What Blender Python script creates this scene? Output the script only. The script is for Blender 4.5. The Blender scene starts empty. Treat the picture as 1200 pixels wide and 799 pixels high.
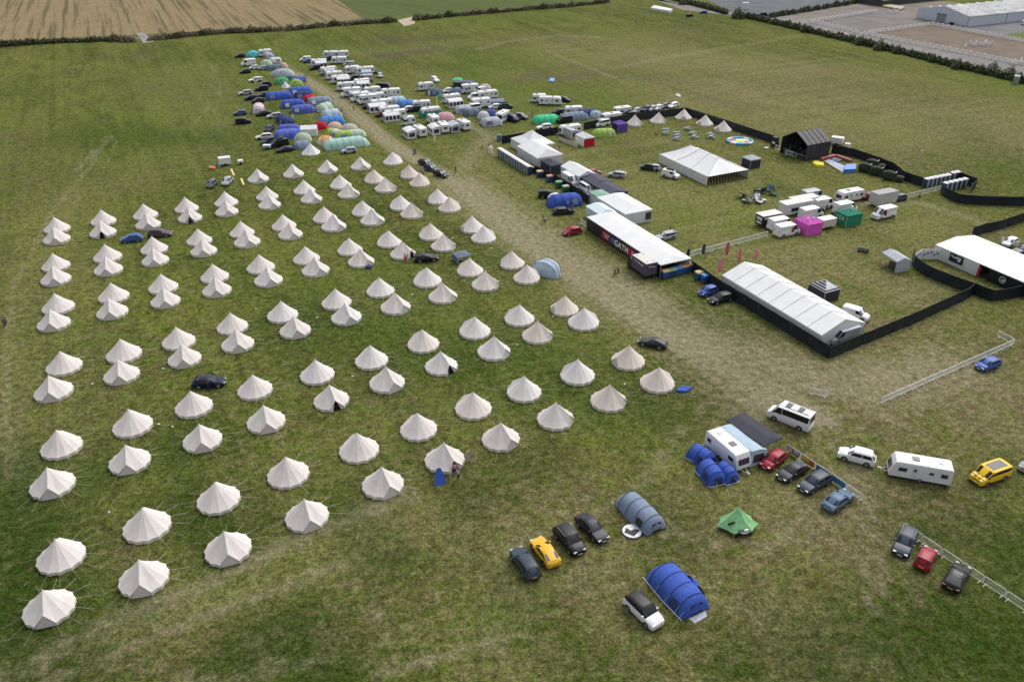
import bpy, math, random
from mathutils import Vector
random.seed(11)
S = bpy.context.scene
C = S.collection
R = math.radians

# ---------------------------------------------------------------- camera (survey drone 63.5 m above the field)
FOC, PITCH, CH = 950.0, R(30.1), 63.5
cp, sp = math.cos(PITCH), math.sin(PITCH)
cam_d = bpy.data.cameras.new('camera')
cam_d.sensor_width = 36
cam_d.lens = 36 * FOC / 1200
cam_d.clip_start = 0.5
cam_d.clip_end = 12000
cam = bpy.data.objects.new('camera', cam_d)
cam.location = (0, 0, CH)
cam.rotation_euler = (math.pi / 2 - PITCH, 0, 0)
C.objects.link(cam)
S.camera = cam

# ---------------------------------------------------------------- sky, sun, exposure (bright overcast)
W = bpy.data.worlds.new('World')
S.world = W
W.use_nodes = True
wn = W.node_tree
for n in list(wn.nodes): wn.nodes.remove(n)
sky = wn.nodes.new('ShaderNodeTexSky')
sky.sky_type = 'NISHITA'
sky.sun_disc = False
SUN_EL, SUN_AZ = 52, 35      # azimuth measured from +Y towards +X
sky.sun_elevation = R(SUN_EL)
sky.sun_rotation = R(SUN_AZ)
sky.air_density = 1.0
sky.dust_density = 4.0
hs = wn.nodes.new('ShaderNodeHueSaturation')
hs.inputs['Saturation'].default_value = 0.28
bg = wn.nodes.new('ShaderNodeBackground')
bg.inputs['Strength'].default_value = 0.15
wo = wn.nodes.new('ShaderNodeOutputWorld')
wn.links.new(sky.outputs[0], hs.inputs['Color'])
wn.links.new(hs.outputs[0], bg.inputs[0])
wn.links.new(bg.outputs[0], wo.inputs[0])
sd = bpy.data.lights.new('sun', 'SUN')
sd.energy = 0.62
sd.angle = R(40)
sd.color = (1.0, 0.965, 0.91)
so = bpy.data.objects.new('sun', sd)
v = Vector((math.sin(R(SUN_AZ)) * math.cos(R(SUN_EL)), math.cos(R(SUN_AZ)) * math.cos(R(SUN_EL)), math.sin(R(SUN_EL))))
so.rotation_euler = v.to_track_quat('Z', 'Y').to_euler()
so.location = (60, 60, 200)
C.objects.link(so)
S.view_settings.view_transform = 'Standard'
S.view_settings.look = 'None'
S.view_settings.exposure = 0.46
S.view_settings.gamma = 1.0

# ---------------------------------------------------------------- plan coordinates
def P(x, y, z=0.0):
    """world point at height z seen at survey picture position x, y"""
    u, w = x - 600, 399.5 - y
    dx, dy, dz = u, FOC * cp + w * sp, -FOC * sp + w * cp
    t = (z - CH) / dz
    return Vector((dx * t, dy * t, z))
SHEET = dict(N=(0, 0, 1), Z2=(240, 40, 5.325), Z3=(340, 40, 5.325), A=(260, 50, 12.29), B=(260, 110, 10.66), Q=(330, 90, 8.41), D=(345, 50, 13.33),
             E=(390, 85, 12.29), F=(460, 80, 8.88), G=(530, 90, 12.29), H=(640, 120, 12), I=(620, 185, 12.29), J=(860, 215, 11.41),
             K=(940, 210, 9.23), L=(950, 165, 9.23), M=(680, 240, 7.987), O=(720, 110, 10.9), V=(600, 70, 12), T5=(560, 80, 5.706), T6=(700, 100, 5.706),
             X=(640, 180, 7.99), Y=(620, 180, 5.33), U=(580, 145, 11.41), NN=(1130, 260, 8.87), T7=(860, 120, 4.439), T8=(1000, 170, 4.995))
def G(s, x, y):
    a, b, k = SHEET[s]
    return a + x / k, b + y / k
def GP(s, x, y, z=0.0):
    return P(*G(s, x, y), z)
ROW = 116.0      # compass of the camp's rows; lanes cross them at 26 degrees
ax = Vector((math.cos(R(-64)), math.sin(R(-64)), 0))
bx_ = Vector((math.cos(R(26)), math.sin(R(26)), 0))

# ---------------------------------------------------------------- materials
MATS = {}
def lin(c):
    return tuple(c[:3]) + (1.0,)
def mat(name, col, rough=0.6, metal=0.0, var=0.12, scale=3.0, bump=0.0, bscale=30.0, coat=0.0, spec=0.5, alpha=1.0, stretch=(1, 1, 1)):
    if name in MATS: return MATS[name]
    m = bpy.data.materials.new(name)
    m.use_nodes = True
    nt = m.node_tree
    b = nt.nodes['Principled BSDF']
    b.inputs['Roughness'].default_value = rough
    b.inputs['Metallic'].default_value = metal
    b.inputs['Specular IOR Level'].default_value = spec
    b.inputs['Coat Weight'].default_value = coat
    b.inputs['Coat Roughness'].default_value = 0.08
    tc = nt.nodes.new('ShaderNodeTexCoord')
    mp = nt.nodes.new('ShaderNodeMapping')
    mp.inputs['Scale'].default_value = stretch
    oi = nt.nodes.new('ShaderNodeObjectInfo')
    ad = nt.nodes.new('ShaderNodeVectorMath'); ad.operation = 'ADD'
    mu = nt.nodes.new('ShaderNodeMath'); mu.operation = 'MULTIPLY'; mu.inputs[1].default_value = 37.0
    nt.links.new(oi.outputs['Random'], mu.inputs[0])
    nt.links.new(tc.outputs['Object'], mp.inputs[0])
    nt.links.new(mp.outputs[0], ad.inputs[0])
    nt.links.new(mu.outputs[0], ad.inputs[1])
    nz = nt.nodes.new('ShaderNodeTexNoise')
    nz.inputs['Scale'].default_value = scale
    nz.inputs['Detail'].default_value = 4
    nt.links.new(ad.outputs[0], nz.inputs['Vector'])
    rp = nt.nodes.new('ShaderNodeMapRange')
    rp.inputs[1].default_value = 0.3; rp.inputs[2].default_value = 0.7
    rp.inputs[3].default_value = 1 - var; rp.inputs[4].default_value = 1 + var * 0.5
    nt.links.new(nz.outputs[0], rp.inputs[0])
    mx = nt.nodes.new('ShaderNodeVectorMath'); mx.operation = 'SCALE'
    mx.inputs[0].default_value = col[:3]
    nt.links.new(rp.outputs[0], mx.inputs['Scale'])
    nt.links.new(mx.outputs[0], b.inputs['Base Color'])
    if bump > 0:
        n2 = nt.nodes.new('ShaderNodeTexNoise')
        n2.inputs['Scale'].default_value = bscale
        n2.inputs['Detail'].default_value = 3
        nt.links.new(ad.outputs[0], n2.inputs['Vector'])
        bp = nt.nodes.new('ShaderNodeBump')
        bp.inputs['Strength'].default_value = bump
        bp.inputs['Distance'].default_value = 0.1
        nt.links.new(n2.outputs[0], bp.inputs['Height'])
        nt.links.new(bp.outputs[0], b.inputs['Normal'])
    MATS[name] = m
    return m
def paint(n, c): return mat('car paint ' + n, c, rough=0.34, var=0.06, scale=1.5, coat=0.12, spec=.22)
def cloth(n, c, rough=0.8, var=0.14): return mat('fabric ' + n, c, rough=rough, var=var, scale=1.6, bump=0.35, bscale=2.2, spec=0.3)
PAINTS = dict(black=(.012, .013, .016), charcoal=(.02, .022, .027), navy=(.008, .013, .04), grey=(.12, .13, .15), silver=(.38, .4, .43), white=(.74, .74, .75),
              red=(.30, .012, .03), maroon=(.13, .012, .025), yellow=(.72, .42, .02), blue=(.03, .09, .36), skyblue=(.065, .125, .21), cream=(.62, .58, .5),
              slate=(.035, .05, .075), bronze=(.09, .07, .07), plum=(.06, .04, .09), amber=(.85, .52, .015))
def PT(n): return paint(n, PAINTS[n])
GLASS = mat('tinted window glass', (.016, .019, .024), rough=0.12, var=0.0, coat=0.0, spec=0.42)
CGLASS = mat('caravan window acrylic', (.05, .045, .06), rough=0.15, var=0.3, scale=4)
TYRE = mat('tyre rubber', (.015, .015, .016), rough=0.85)
RIM = mat('alloy rim', (.35, .36, .38), rough=0.35, metal=0.6)
TRIM = mat('black plastic trim', (.02, .02, .022), rough=0.6)
LAMP = mat('clear headlamp', (.6, .62, .65), rough=0.15, coat=0.5)
TAIL = mat('red tail lamp', (.35, .01, .01), rough=0.25, coat=0.5)
PLATE = mat('yellow number plate', (.6, .45, .05), rough=0.5)
PLATEW = mat('white number plate', (.7, .7, .68), rough=0.5)
SHELL = mat('white caravan shell', (.70, .70, .71), rough=0.38, var=0.08, scale=0.9, coat=0.2)
METAL = mat('galvanised steel', (.55, .56, .58), rough=0.42, metal=0.5)
BARR = mat('white galvanised barrier', (.80, .80, .78), rough=0.5, metal=0.0)
ROPE = mat('pale guy rope', (.40, .39, .31), rough=0.9, var=0)
ROPEY = mat('yellow guy rope', (.50, .52, .10), rough=0.9, var=0)
SCREEN = mat('black screening fabric', (.010, .014, .020), rough=0.6, var=0.4, scale=0.8, bump=0.6, bscale=2.0, spec=0.35)
DARK = mat('dark interior', (.012, .011, .012), rough=0.9)
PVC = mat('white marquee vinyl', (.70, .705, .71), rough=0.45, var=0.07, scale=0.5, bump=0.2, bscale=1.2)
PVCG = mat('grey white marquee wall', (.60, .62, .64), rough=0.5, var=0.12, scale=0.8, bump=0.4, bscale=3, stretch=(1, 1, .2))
def canvas(n, c): return mat('canvas ' + n, c, rough=0.85, var=0.075, scale=1.1, bump=0.3, bscale=1.8, spec=0.2)
CANV = [canvas('white', (.665, .615, .585)), canvas('cool', (.68, .645, .625)), canvas('warm', (.685, .62, .575)), canvas('fawn', (.65, .57, .515))]
CANW = canvas('wall cream', (.64, .60, .53))
CAND = canvas('door', (.60, .55, .53))

# ---------------------------------------------------------------- mesh helpers
class MB:
    def __init__(s): s.v = []; s.f = []; s.mi = []; s.cur = 0
    def add(s, vs, fs):
        o = len(s.v); s.v += [tuple(p) for p in vs]
        for f in fs: s.f.append([i + o for i in f]); s.mi.append(s.cur)
        return s
    def poly(s, *pts): return s.add(pts, [list(range(len(pts)))])
    def box(s, x0, x1, y0, y1, z0, z1):
        return s.add([(x, y, z) for z in (z0, z1) for x, y in ((x0, y0), (x1, y0), (x1, y1), (x0, y1))],
                     [(0, 3, 2, 1), (4, 5, 6, 7), (0, 1, 5, 4), (1, 2, 6, 5), (2, 3, 7, 6), (3, 0, 4, 7)])
    def rings(s, rs, closed=False, cap=True):
        n = len(rs[0]); o = []
        for k in range(len(rs) - 1):
            for i in range(n if closed else n - 1):
                j = (i + 1) % n
                o.append((k * n + i, k * n + j, (k + 1) * n + j, (k + 1) * n + i))
        if cap: o.append(tuple(range(n))[::-1]); o.append(tuple(range((len(rs) - 1) * n, len(rs) * n)))
        return s.add([p for r in rs for p in r], o)
    def tube(s, pts, r, n=5):
        rs = []
        for i, p in enumerate(pts):
            p = Vector(p)
            d = (Vector(pts[min(i + 1, len(pts) - 1)]) - Vector(pts[max(i - 1, 0)])).normalized()
            u = d.cross(Vector((0, 0, 1)) if abs(d.z) < .95 else Vector((1, 0, 0))).normalized(); w = d.cross(u)
            rs.append([p + (u * math.cos(a) + w * math.sin(a)) * r for a in (2 * math.pi * k / n for k in range(n))])
        return s.rings(rs, closed=True)
    def cyl(s, c, axis, r, h, n=12, r2=None):
        c = Vector(c); a = Vector(axis).normalized()
        u = a.cross(Vector((0, 0, 1)) if abs(a.z) < .9 else Vector((1, 0, 0))).normalized(); w = a.cross(u)
        r2 = r if r2 is None else r2
        return s.rings([[c + a * (q * h) + (u * math.cos(t) + w * math.sin(t)) * rr for t in (2 * math.pi * k / n for k in range(n))]
                        for q, rr in ((-.5, r), (.5, r2))], closed=True)
    def mesh(s, name, *mats, smooth=None):
        m = bpy.data.meshes.new(name)
        m.from_pydata(s.v, [], s.f)
        for t in mats: m.materials.append(t)
        if len(mats) > 1: m.polygons.foreach_set('material_index', s.mi)
        m.update()
        if smooth:
            m.polygons.foreach_set('use_smooth', [True] * len(m.polygons))
            m.set_sharp_from_angle(angle=R(smooth))
        return m
def part(name, mesh, parent, label=None, loc=None, rz=None):
    o = bpy.data.objects.new(name, mesh); C.objects.link(o); o.parent = parent
    if loc is not None: o.location = loc
    if rz is not None: o.rotation_euler.z = rz
    if label: o['label'] = label
    return o
def tag(o, label, cat, group=None):
    o['label'] = label; o['category'] = cat
    if group: o['group'] = group
    return o
def thing(name, label, cat, loc=(0, 0, 0), rz=0.0, group=None):
    o = bpy.data.objects.new(name, None); C.objects.link(o)
    o.location = loc; o.rotation_euler = (0, 0, rz)
    o.empty_display_size = 0.3
    return tag(o, label, cat, group)
def struct(name, mesh, kind='structure'):
    o = bpy.data.objects.new(name, mesh); C.objects.link(o); o['kind'] = kind; return o
def copy_tree(o, parent=None):
    c = o.copy(); C.objects.link(c)
    if parent: c.parent = parent
    for ch in o.children: copy_tree(ch, c)
    return c
PROTO = {}
def spawn(key, build, label, cat, loc, rz, group=None, scale=None):
    if key not in PROTO:
        o = PROTO[key] = build()
    else:
        o = copy_tree(PROTO[key])
    o.location = loc; o.rotation_euler = (0, 0, rz)
    if scale: o.scale = (scale, scale, scale)
    else: o.scale = (1, 1, 1)
    tag(o, label, cat)
    if group: o['group'] = group
    elif 'group' in o: del o['group']
    return o
MC = {}
def cached(key, fn):
    if key not in MC: MC[key] = fn()
    return MC[key]
def near_edge(px, py, L_, W_, hd, z=0):
    """ground centre of a footprint whose near side touches the ground at the plan position"""
    h = R(hd)
    e = abs(math.sin(h)) * L_ / 2 + abs(math.cos(h)) * W_ / 2
    p = P(px, py)
    k = (p.y + e) / p.y
    return Vector((p.x * k, p.y + e, z))
def ordinal(n): return ['first', 'second', 'third', 'fourth', 'fifth', 'sixth', 'seventh', 'eighth', 'ninth', 'tenth', 'eleventh', 'twelfth', 'thirteenth', 'fourteenth'][n]
# ---------------------------------------------------------------- ground: one sheet to the horizon
import numpy as np
def seg_d(px, py, pts):
    best = np.full(px.shape, 1e9)
    for a, b in zip(pts, pts[1:]):
        vx, vy = b[0] - a[0], b[1] - a[1]
        t = np.clip(((px - a[0]) * vx + (py - a[1]) * vy) / (vx * vx + vy * vy + 1e-9), 0, 1)
        best = np.minimum(best, np.hypot(px - a[0] - t * vx, py - a[1] - t * vy))
    return best
def PL(*q): return [tuple(P(x, y)[:2]) for x, y in q]
TRK = [  # polyline, half width, strength
    (PL((398, 118), (448, 160), (520, 210), (590, 274), (652, 318), (722, 364), (790, 406), (860, 446)), .6, 1.25), (PL((404, 116), (456, 160), (530, 210), (600, 272), (664, 316), (736, 362), (806, 404), (880, 444)), .6, 1.25),
    (PL((560, 225), (650, 290), (745, 345), (830, 395)), .5, 1.0), (PL((570, 223), (662, 288), (757, 343), (842, 392)), .5, 1.0), (PL((760, 392), (840, 500), (860, 600)), .5, .5), (PL((820, 430), (960, 500), (1020, 600), (1040, 720)), .5, .5), (PL((810, 436), (945, 504), (1004, 604), (1022, 720)), .5, .5),
    (PL((330, 78), (395, 115), (450, 165), (520, 205), (590, 268), (660, 315), (735, 362), (800, 402), (870, 440), (960, 490)), 3.2, 1.0),
    (PL((540, 215), (640, 292), (740, 350), (850, 425), (900, 470)), 7.5, .85),
    (PL((700, 335), (820, 395), (940, 440), (1010, 452), (1100, 430)), 8.0, .7),
    (PL((540, 205), (560, 172), (575, 160), (540, 140)), 4.0, .5),
    (PL((335, 85), (360, 130), (420, 170)), 2.0, .35),
    (PL((560, 58), (600, 48), (655, 42), (700, 44)), 2.8, .42),
    (PL((720, 80), (800, 64), (880, 52), (935, 42)), 4.5, .36),
    (PL((700, 75), (740, 92), (780, 104), (800, 120)), 4.0, .25),
    (PL((1000, 240), (1080, 238), (1130, 252), (1170, 270)), 2.2, .5),
    (PL((640, 60), (680, 75), (740, 100)), 2.0, .4),
    (PL((12, 560), (6, 420), (14, 340), (60, 250), (110, 190), (125, 160)), .8, .5),
    (PL((26, 560), (20, 430), (28, 345), (74, 255), (124, 195), (140, 160)), .6, .35),
    (PL((250, 135), (243, 115), (250, 90), (248, 75)), .8, .34), (PL((262, 180), (252, 135), (258, 105), (254, 75)), .8, .3),
    (PL((235, 160), (222, 150), (250, 120)), .9, .4), (PL((130, 160), (90, 200), (110, 175)), .9, .5),
    (PL((0, 800), (110, 735), (230, 690), (330, 640), (480, 580)), 1.6, .55), (PL((60, 800), (180, 745), (330, 690), (420, 650)), 1.0, .5),
    (PL((430, 700), (445, 720), (460, 770)), .35, .7), (PL((440, 790), (520, 770), (600, 745)), .8, .5), (PL((560, 720), (590, 760), (600, 799)), .5, .4),
    (PL((160, 780), (260, 800), (380, 770)), 1.2, .4), (PL((1000, 610), (1050, 640), (1080, 700)), 1.6, .35), (PL((780, 620), (900, 640), (960, 600), (1020, 540)), 2.2, .35),
    (PL((600, 640), (700, 600), (760, 560), (800, 500)), 1.6, .35),
]
DRY = [(PL((880, 440), (1040, 480), (1200, 470)), 14, .8), (PL((1000, 380), (1150, 400), (1200, 420)), 10, .7), (PL((900, 330), (960, 300), (1060, 350)), 9, .55), (PL((640, 600), (700, 640), (850, 650), (990, 620), (1060, 570)), 11, .75), (PL((480, 600), (560, 620), (640, 560)), 7, .4), (PL((600, 700), (700, 760), (860, 780), (1000, 760)), 8, .45), (PL((300, 790), (420, 720), (560, 760)), 6, .5), (PL((820, 720), (900, 700), (980, 740)), 5, .35),
       (PL((850, 110), (950, 100), (1100, 130), (1200, 170)), 34, .62), (PL((760, 70), (900, 80), (1000, 90)), 26, .6), (PL((600, 88), (650, 92), (690, 90)), 8, .5), (PL((400, 700), (560, 760), (680, 700)), 5, .5),
       (PL((640, 45), (700, 55), (800, 40)), 18, .45), (PL((840, 100), (900, 130), (1050, 190)), 22, .5), (PL((180, 100), (220, 110)), 20, .25), (PL((20, 160), (60, 230)), 14, .3),
       (PL((150, 650), (300, 560), (480, 470)), 6, .22), (PL((40, 780), (220, 760)), 4, .5), (PL((1100, 300), (1180, 270)), 8, .35), (PL((860, 145), (875, 160)), 7, .5)]
SOIL = [(PL((455, 46), (480, 48)), 6, .75), (PL((455, 66), (500, 60), (510, 56)), 6, .75), (PL((500, 45), (520, 42)), 4, .4), (PL((625, 90), (665, 92), (690, 88)), 6, .6), (PL((170, 60), (168, 68)), 3, .5), (PL((738, 168), (752, 175)), 3, .35), (PL((640, 85), (600, 98)), 3, .5), (PL((830, 115), (870, 125)), 5, .35), (PL((640, 75), (790, 95)), 4, .25), (PL((780, 172), (880, 188)), 6, .0)]
LUSH = [(PL((480, 20), (560, 25), (640, 20)), 16, .7), (PL((40, 190), (200, 120), (330, 60)), 40, .35), (PL((600, 700), (590, 730)), 4, .8), (PL((1080, 40), (1180, 105)), 10, .5), (PL((800, 250), (880, 260)), 8, .55), (PL((620, 350), (700, 420)), 6, .3), (PL((560, 70), (640, 130), (700, 110)), 20, .65), (PL((300, 280), (500, 360), (640, 420)), 18, .4), (PL((560, 250), (660, 310)), 5, .5), (PL((1150, 190), (1200, 200)), 12, .5)]
DEEP = [(PL((0, 560), (30, 700), (60, 799)), 8, .8), (PL((210, 590), (260, 640)), 5, .7), (PL((280, 770), (350, 740), (380, 799)), 5, .9), (PL((120, 700), (180, 720)), 4, .5), (PL((980, 770), (1100, 740), (1200, 760)), 8, .85), (PL((1080, 620), (1160, 620), (1200, 660)), 7, .7), (PL((880, 770), (1000, 720)), 5, .6),
        (PL((640, 420), (780, 500), (860, 440)), 8, .35), (PL((760, 590), (800, 640)), 5, .5), (PL((400, 600), (450, 650)), 4, .6), (PL((100, 560), (220, 520)), 6, .45), (PL((350, 370), (520, 430)), 9, .4), (PL((640, 540), (560, 580)), 5, .5), (PL((700, 780), (600, 700)), 4, .4), (PL((890, 390), (800, 370)), 5, .4), (PL((100, 160), (250, 160)), 14, .4), (PL((1130, 150), (1200, 200)), 12, .4)]
PALE = [(PL((620, 180), (760, 230), (900, 290), (1010, 330)), 26, .75), (PL((780, 170), (900, 230), (1060, 260)), 20, .6), (PL((860, 110), (1020, 140), (1200, 150)), 36, .9), (PL((700, 60), (900, 80)), 34, .8), (PL((1000, 420), (1200, 480)), 16, .7), (PL((860, 560), (1010, 600)), 9, .5), (PL((500, 90), (620, 130)), 16, .45), (PL((420, 60), (560, 50)), 14, .4),
        (PL((60, 250), (40, 420), (20, 560)), 10, .4), (PL((230, 180), (120, 220)), 12, .35), (PL((150, 740), (330, 660), (480, 600)), 5, .7), (PL((620, 640), (560, 770)), 6, .4), (PL((700, 680), (900, 700)), 7, .4), (PL((530, 210), (760, 380)), 12, .6), (PL((220, 80), (260, 150)), 14, .35)]
def amount(x, y, lst):
    r = np.zeros(x.shape)
    for pts, w, s in lst: r = np.maximum(r, s * np.exp(-(seg_d(x, y, pts) / w) ** 2 * 1.2))
    return r
def axis(lo, hi, step, far):
    a = [lo + i * step for i in range(int((hi - lo) / step) + 1)]
    q, s, up, dn = a[-1], step, [], []
    while q < far: s *= 1.5; q += s; up.append(q)
    q, s = a[0], step
    while q > -far: s *= 1.5; q -= s; dn.append(q)
    return dn[::-1] + a + up
def build_ground():
    xs = axis(-150, 230, 1.0, 7000)
    ys = []; y = 30.0; st = .8
    while y < 7000: ys.append(y); st = .8 if y < 180 else (st * 1.003 if y < 560 else st * 1.4); y += st
    xs = np.array(xs); ys = np.array([-7000, -1000, -100] + ys)
    X, Y = np.meshgrid(xs, ys); X = X.ravel(); Y = Y.ravel()
    n = len(xs); k = len(ys)
    co = np.stack([X, Y, np.zeros_like(X)], 1)
    j, i = np.meshgrid(np.arange(k - 1), np.arange(n - 1), indexing='ij'); q = (j * n + i).ravel()
    fs = np.stack([q, q + 1, q + n + 1, q + n], 1)
    m = bpy.data.meshes.new('ground')
    m.vertices.add(len(co)); m.vertices.foreach_set('co', co.ravel().astype('f'))
    m.loops.add(fs.size); m.loops.foreach_set('vertex_index', fs.ravel().astype('i'))
    m.polygons.add(len(fs)); m.polygons.foreach_set('loop_start', np.arange(0, fs.size, 4).astype('i'))
    m.update(calc_edges=True)
    at = m.attributes.new('wear', 'FLOAT_COLOR', 'POINT')
    col = np.stack([amount(X, Y, t) for t in (TRK, DRY, SOIL, LUSH)], 1)
    at.data.foreach_set('color', col.ravel().astype('f'))
    a2 = m.attributes.new('tone', 'FLOAT_COLOR', 'POINT'); z = np.zeros_like(X)
    a2.data.foreach_set('color', np.stack([amount(X, Y, DEEP), amount(X, Y, PALE), z, z], 1).ravel().astype('f'))
    m.materials.append(ground_mat())
    return struct('ground', m)
def ground_mat():
    m = bpy.data.materials.new('meadow turf'); m.use_nodes = True
    nt = m.node_tree; L = nt.links.new
    b = nt.nodes['Principled BSDF']; b.inputs['Roughness'].default_value = 0.95; b.inputs['Specular IOR Level'].default_value = 0.02
    geo = nt.nodes.new('ShaderNodeNewGeometry')
    att = nt.nodes.new('ShaderNodeAttribute'); att.attribute_name = 'wear'
    sep = nt.nodes.new('ShaderNodeSeparateColor'); L(att.outputs['Color'], sep.inputs[0])
    def noise(scale, det=5, rough=.6, rot=0, sc=(1, 1, 1), dist=0.0):
        mp = nt.nodes.new('ShaderNodeMapping'); mp.vector_type = 'TEXTURE'; mp.inputs['Rotation'].default_value = (0, 0, R(rot)); mp.inputs['Scale'].default_value = tuple(1 / q for q in sc)
        L(geo.outputs['Position'], mp.inputs[0])
        t = nt.nodes.new('ShaderNodeTexNoise'); t.inputs['Scale'].default_value = scale; t.inputs['Detail'].default_value = det
        t.inputs['Roughness'].default_value = rough; t.inputs['Distortion'].default_value = dist
        L(mp.outputs[0], t.inputs['Vector']); return t.outputs[0]
    def mr(x, a, b_, c=0, d=1):
        t = nt.nodes.new('ShaderNodeMapRange'); t.inputs[1].default_value = a; t.inputs[2].default_value = b_; t.inputs[3].default_value = c; t.inputs[4].default_value = d
        L(x, t.inputs[0]); return t.outputs[0]
    def op(o, x, y):
        t = nt.nodes.new('ShaderNodeMath'); t.operation = o
        for i, q in ((0, x), (1, y)):
            if isinstance(q, (int, float)): t.inputs[i].default_value = q
            else: L(q, t.inputs[i])
        return t.outputs[0]
    def mix(fac, c1, c2):
        t = nt.nodes.new('ShaderNodeMix'); t.data_type = 'RGBA'; t.clamp_factor = True
        if isinstance(fac, (int, float)): t.inputs[0].default_value = fac
        else: L(fac, t.inputs[0])
        for i, q in ((6, c1), (7, c2)):
            if isinstance(q, tuple): t.inputs[i].default_value = lin(q)
            else: L(q, t.inputs[i])
        return t.outputs[2]
    big = noise(.022, 5, .6, 26, (1, .5, 1), .4); mid = noise(.14, 6, .65, 26, (1, .55, 1), .6); sm = noise(.75, 6, .72, 116, (1, .6, 1), .3); fine = noise(3.2, 5, .8); vf = noise(11, 3, .7)
    stripe = noise(.16, 4, .7, 26, (1, .035, 1))   # mowing passes along the rows
    stripe2 = noise(.5, 3, .6, 26, (1, .03, 1)); stripe3 = noise(.35, 4, .65, 116, (1, .03, 1))
    c = mix(mr(big, .40, .60), (.054, .080, .013), (.112, .136, .025))
    c = mix(op('MULTIPLY', mr(mid, .47, .60), .75), c, (.038, .060, .010))
    c = mix(op('MULTIPLY', mr(noise(.06, 6, .7, 26, (1, .35, 1), .8), .50, .62), .65), c, (.132, .135, .034))
    c = mix(op('MULTIPLY', mr(stripe, .46, .62), .45), c, (.135, .150, .034))
    c = mix(op('MULTIPLY', mr(stripe3, .5, .66), .42), c, (.130, .135, .040))
    c = mix(op('MULTIPLY', mr(sm, .48, .62), .8), c, (.150, .140, .056))
    c = mix(op('MULTIPLY', mr(noise(.32, 6, .75, 70, (1, .7, 1), .5), .52, .64), .7), c, (.098, .072, .034))
    c = mix(op('MULTIPLY', mr(noise(.55, 6, .75, 10, (1, .8, 1), .8), .52, .64), .6), c, (.022, .034, .008))
    c = mix(op('MULTIPLY', mr(stripe2, .5, .68), .35), c, (.030, .044, .010))
    at2 = nt.nodes.new('ShaderNodeAttribute'); at2.attribute_name = 'tone'; sp2 = nt.nodes.new('ShaderNodeSeparateColor'); L(at2.outputs['Color'], sp2.inputs[0])
    c = mix(op('MULTIPLY', sp2.outputs[0], mr(mid, .3, .6, 1.0, .7)), c, (.024, .046, .006))
    c = mix(op('MULTIPLY', sp2.outputs[1], mr(op('ADD', op('MULTIPLY', mid, .5), op('MULTIPLY', stripe3, .5)), .38, .58, .1, .95)), c, (.185, .175, .075))
    lush = op('MULTIPLY', att.outputs['Alpha'], mr(mid, .3, .6, 1, .35))
    c = mix(lush, c, (.080, .122, .018))
    dry = op('MULTIPLY', sep.outputs[1], mr(op('ADD', op('MULTIPLY', mid, .4), op('MULTIPLY', sm, .6)), .40, .55))
    c = mix(dry, c, mix(mr(noise(.45, 5, .7), .4, .6), (.120, .090, .046), (.195, .165, .092)))
    soil = op('MULTIPLY', sep.outputs[2], mr(sm, .3, .55))
    c = mix(soil, c, (.095, .075, .058))
    trn = op('ADD', op('MULTIPLY', noise(.8, 5, .7, 26, (1, .05, 1), .2), .62), op('MULTIPLY', sm, .38))
    trk = op('MULTIPLY', mr(op('ADD', sep.outputs[0], mr(trn, .3, .7, -.42, .32)), .1, .85), .85)
    c = mix(trk, c, mix(mr(noise(.9, 5, .75), .38, .62), (.185, .16, .095), (.32, .28, .19)))
    spk = mr(fine, .35, .65, .42, 1.84)
    spk = op('MULTIPLY', spk, mr(vf, .32, .68, .5, 1.5))
    spk = op('MULTIPLY', spk, mr(noise(1.1, 6, .8), .34, .66, .42, 1.55))
    tm = nt.nodes.new('ShaderNodeMix'); L(op('MULTIPLY', trk, .5), tm.inputs[0]); L(spk, tm.inputs[2]); tm.inputs[3].default_value = 1.0; spk = tm.outputs[0]
    c = mix(op('MULTIPLY', sp2.outputs[0], mr(sm, .35, .65, .75, .25)), c, (.026, .050, .007))
    sc = nt.nodes.new('ShaderNodeVectorMath'); sc.operation = 'SCALE'; L(c, sc.inputs[0]); L(spk, sc.inputs['Scale'])
    L(sc.outputs[0], b.inputs['Base Color'])
    bp = nt.nodes.new('ShaderNodeBump'); bp.inputs['Strength'].default_value = .9; bp.inputs['Distance'].default_value = .25
    L(op('ADD', op('MULTIPLY', fine, .6), op('ADD', op('MULTIPLY', sm, .6), op('MULTIPLY', vf, .3))), bp.inputs['Height']); L(bp.outputs[0], b.inputs['Normal'])
    return m
build_ground()

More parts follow.
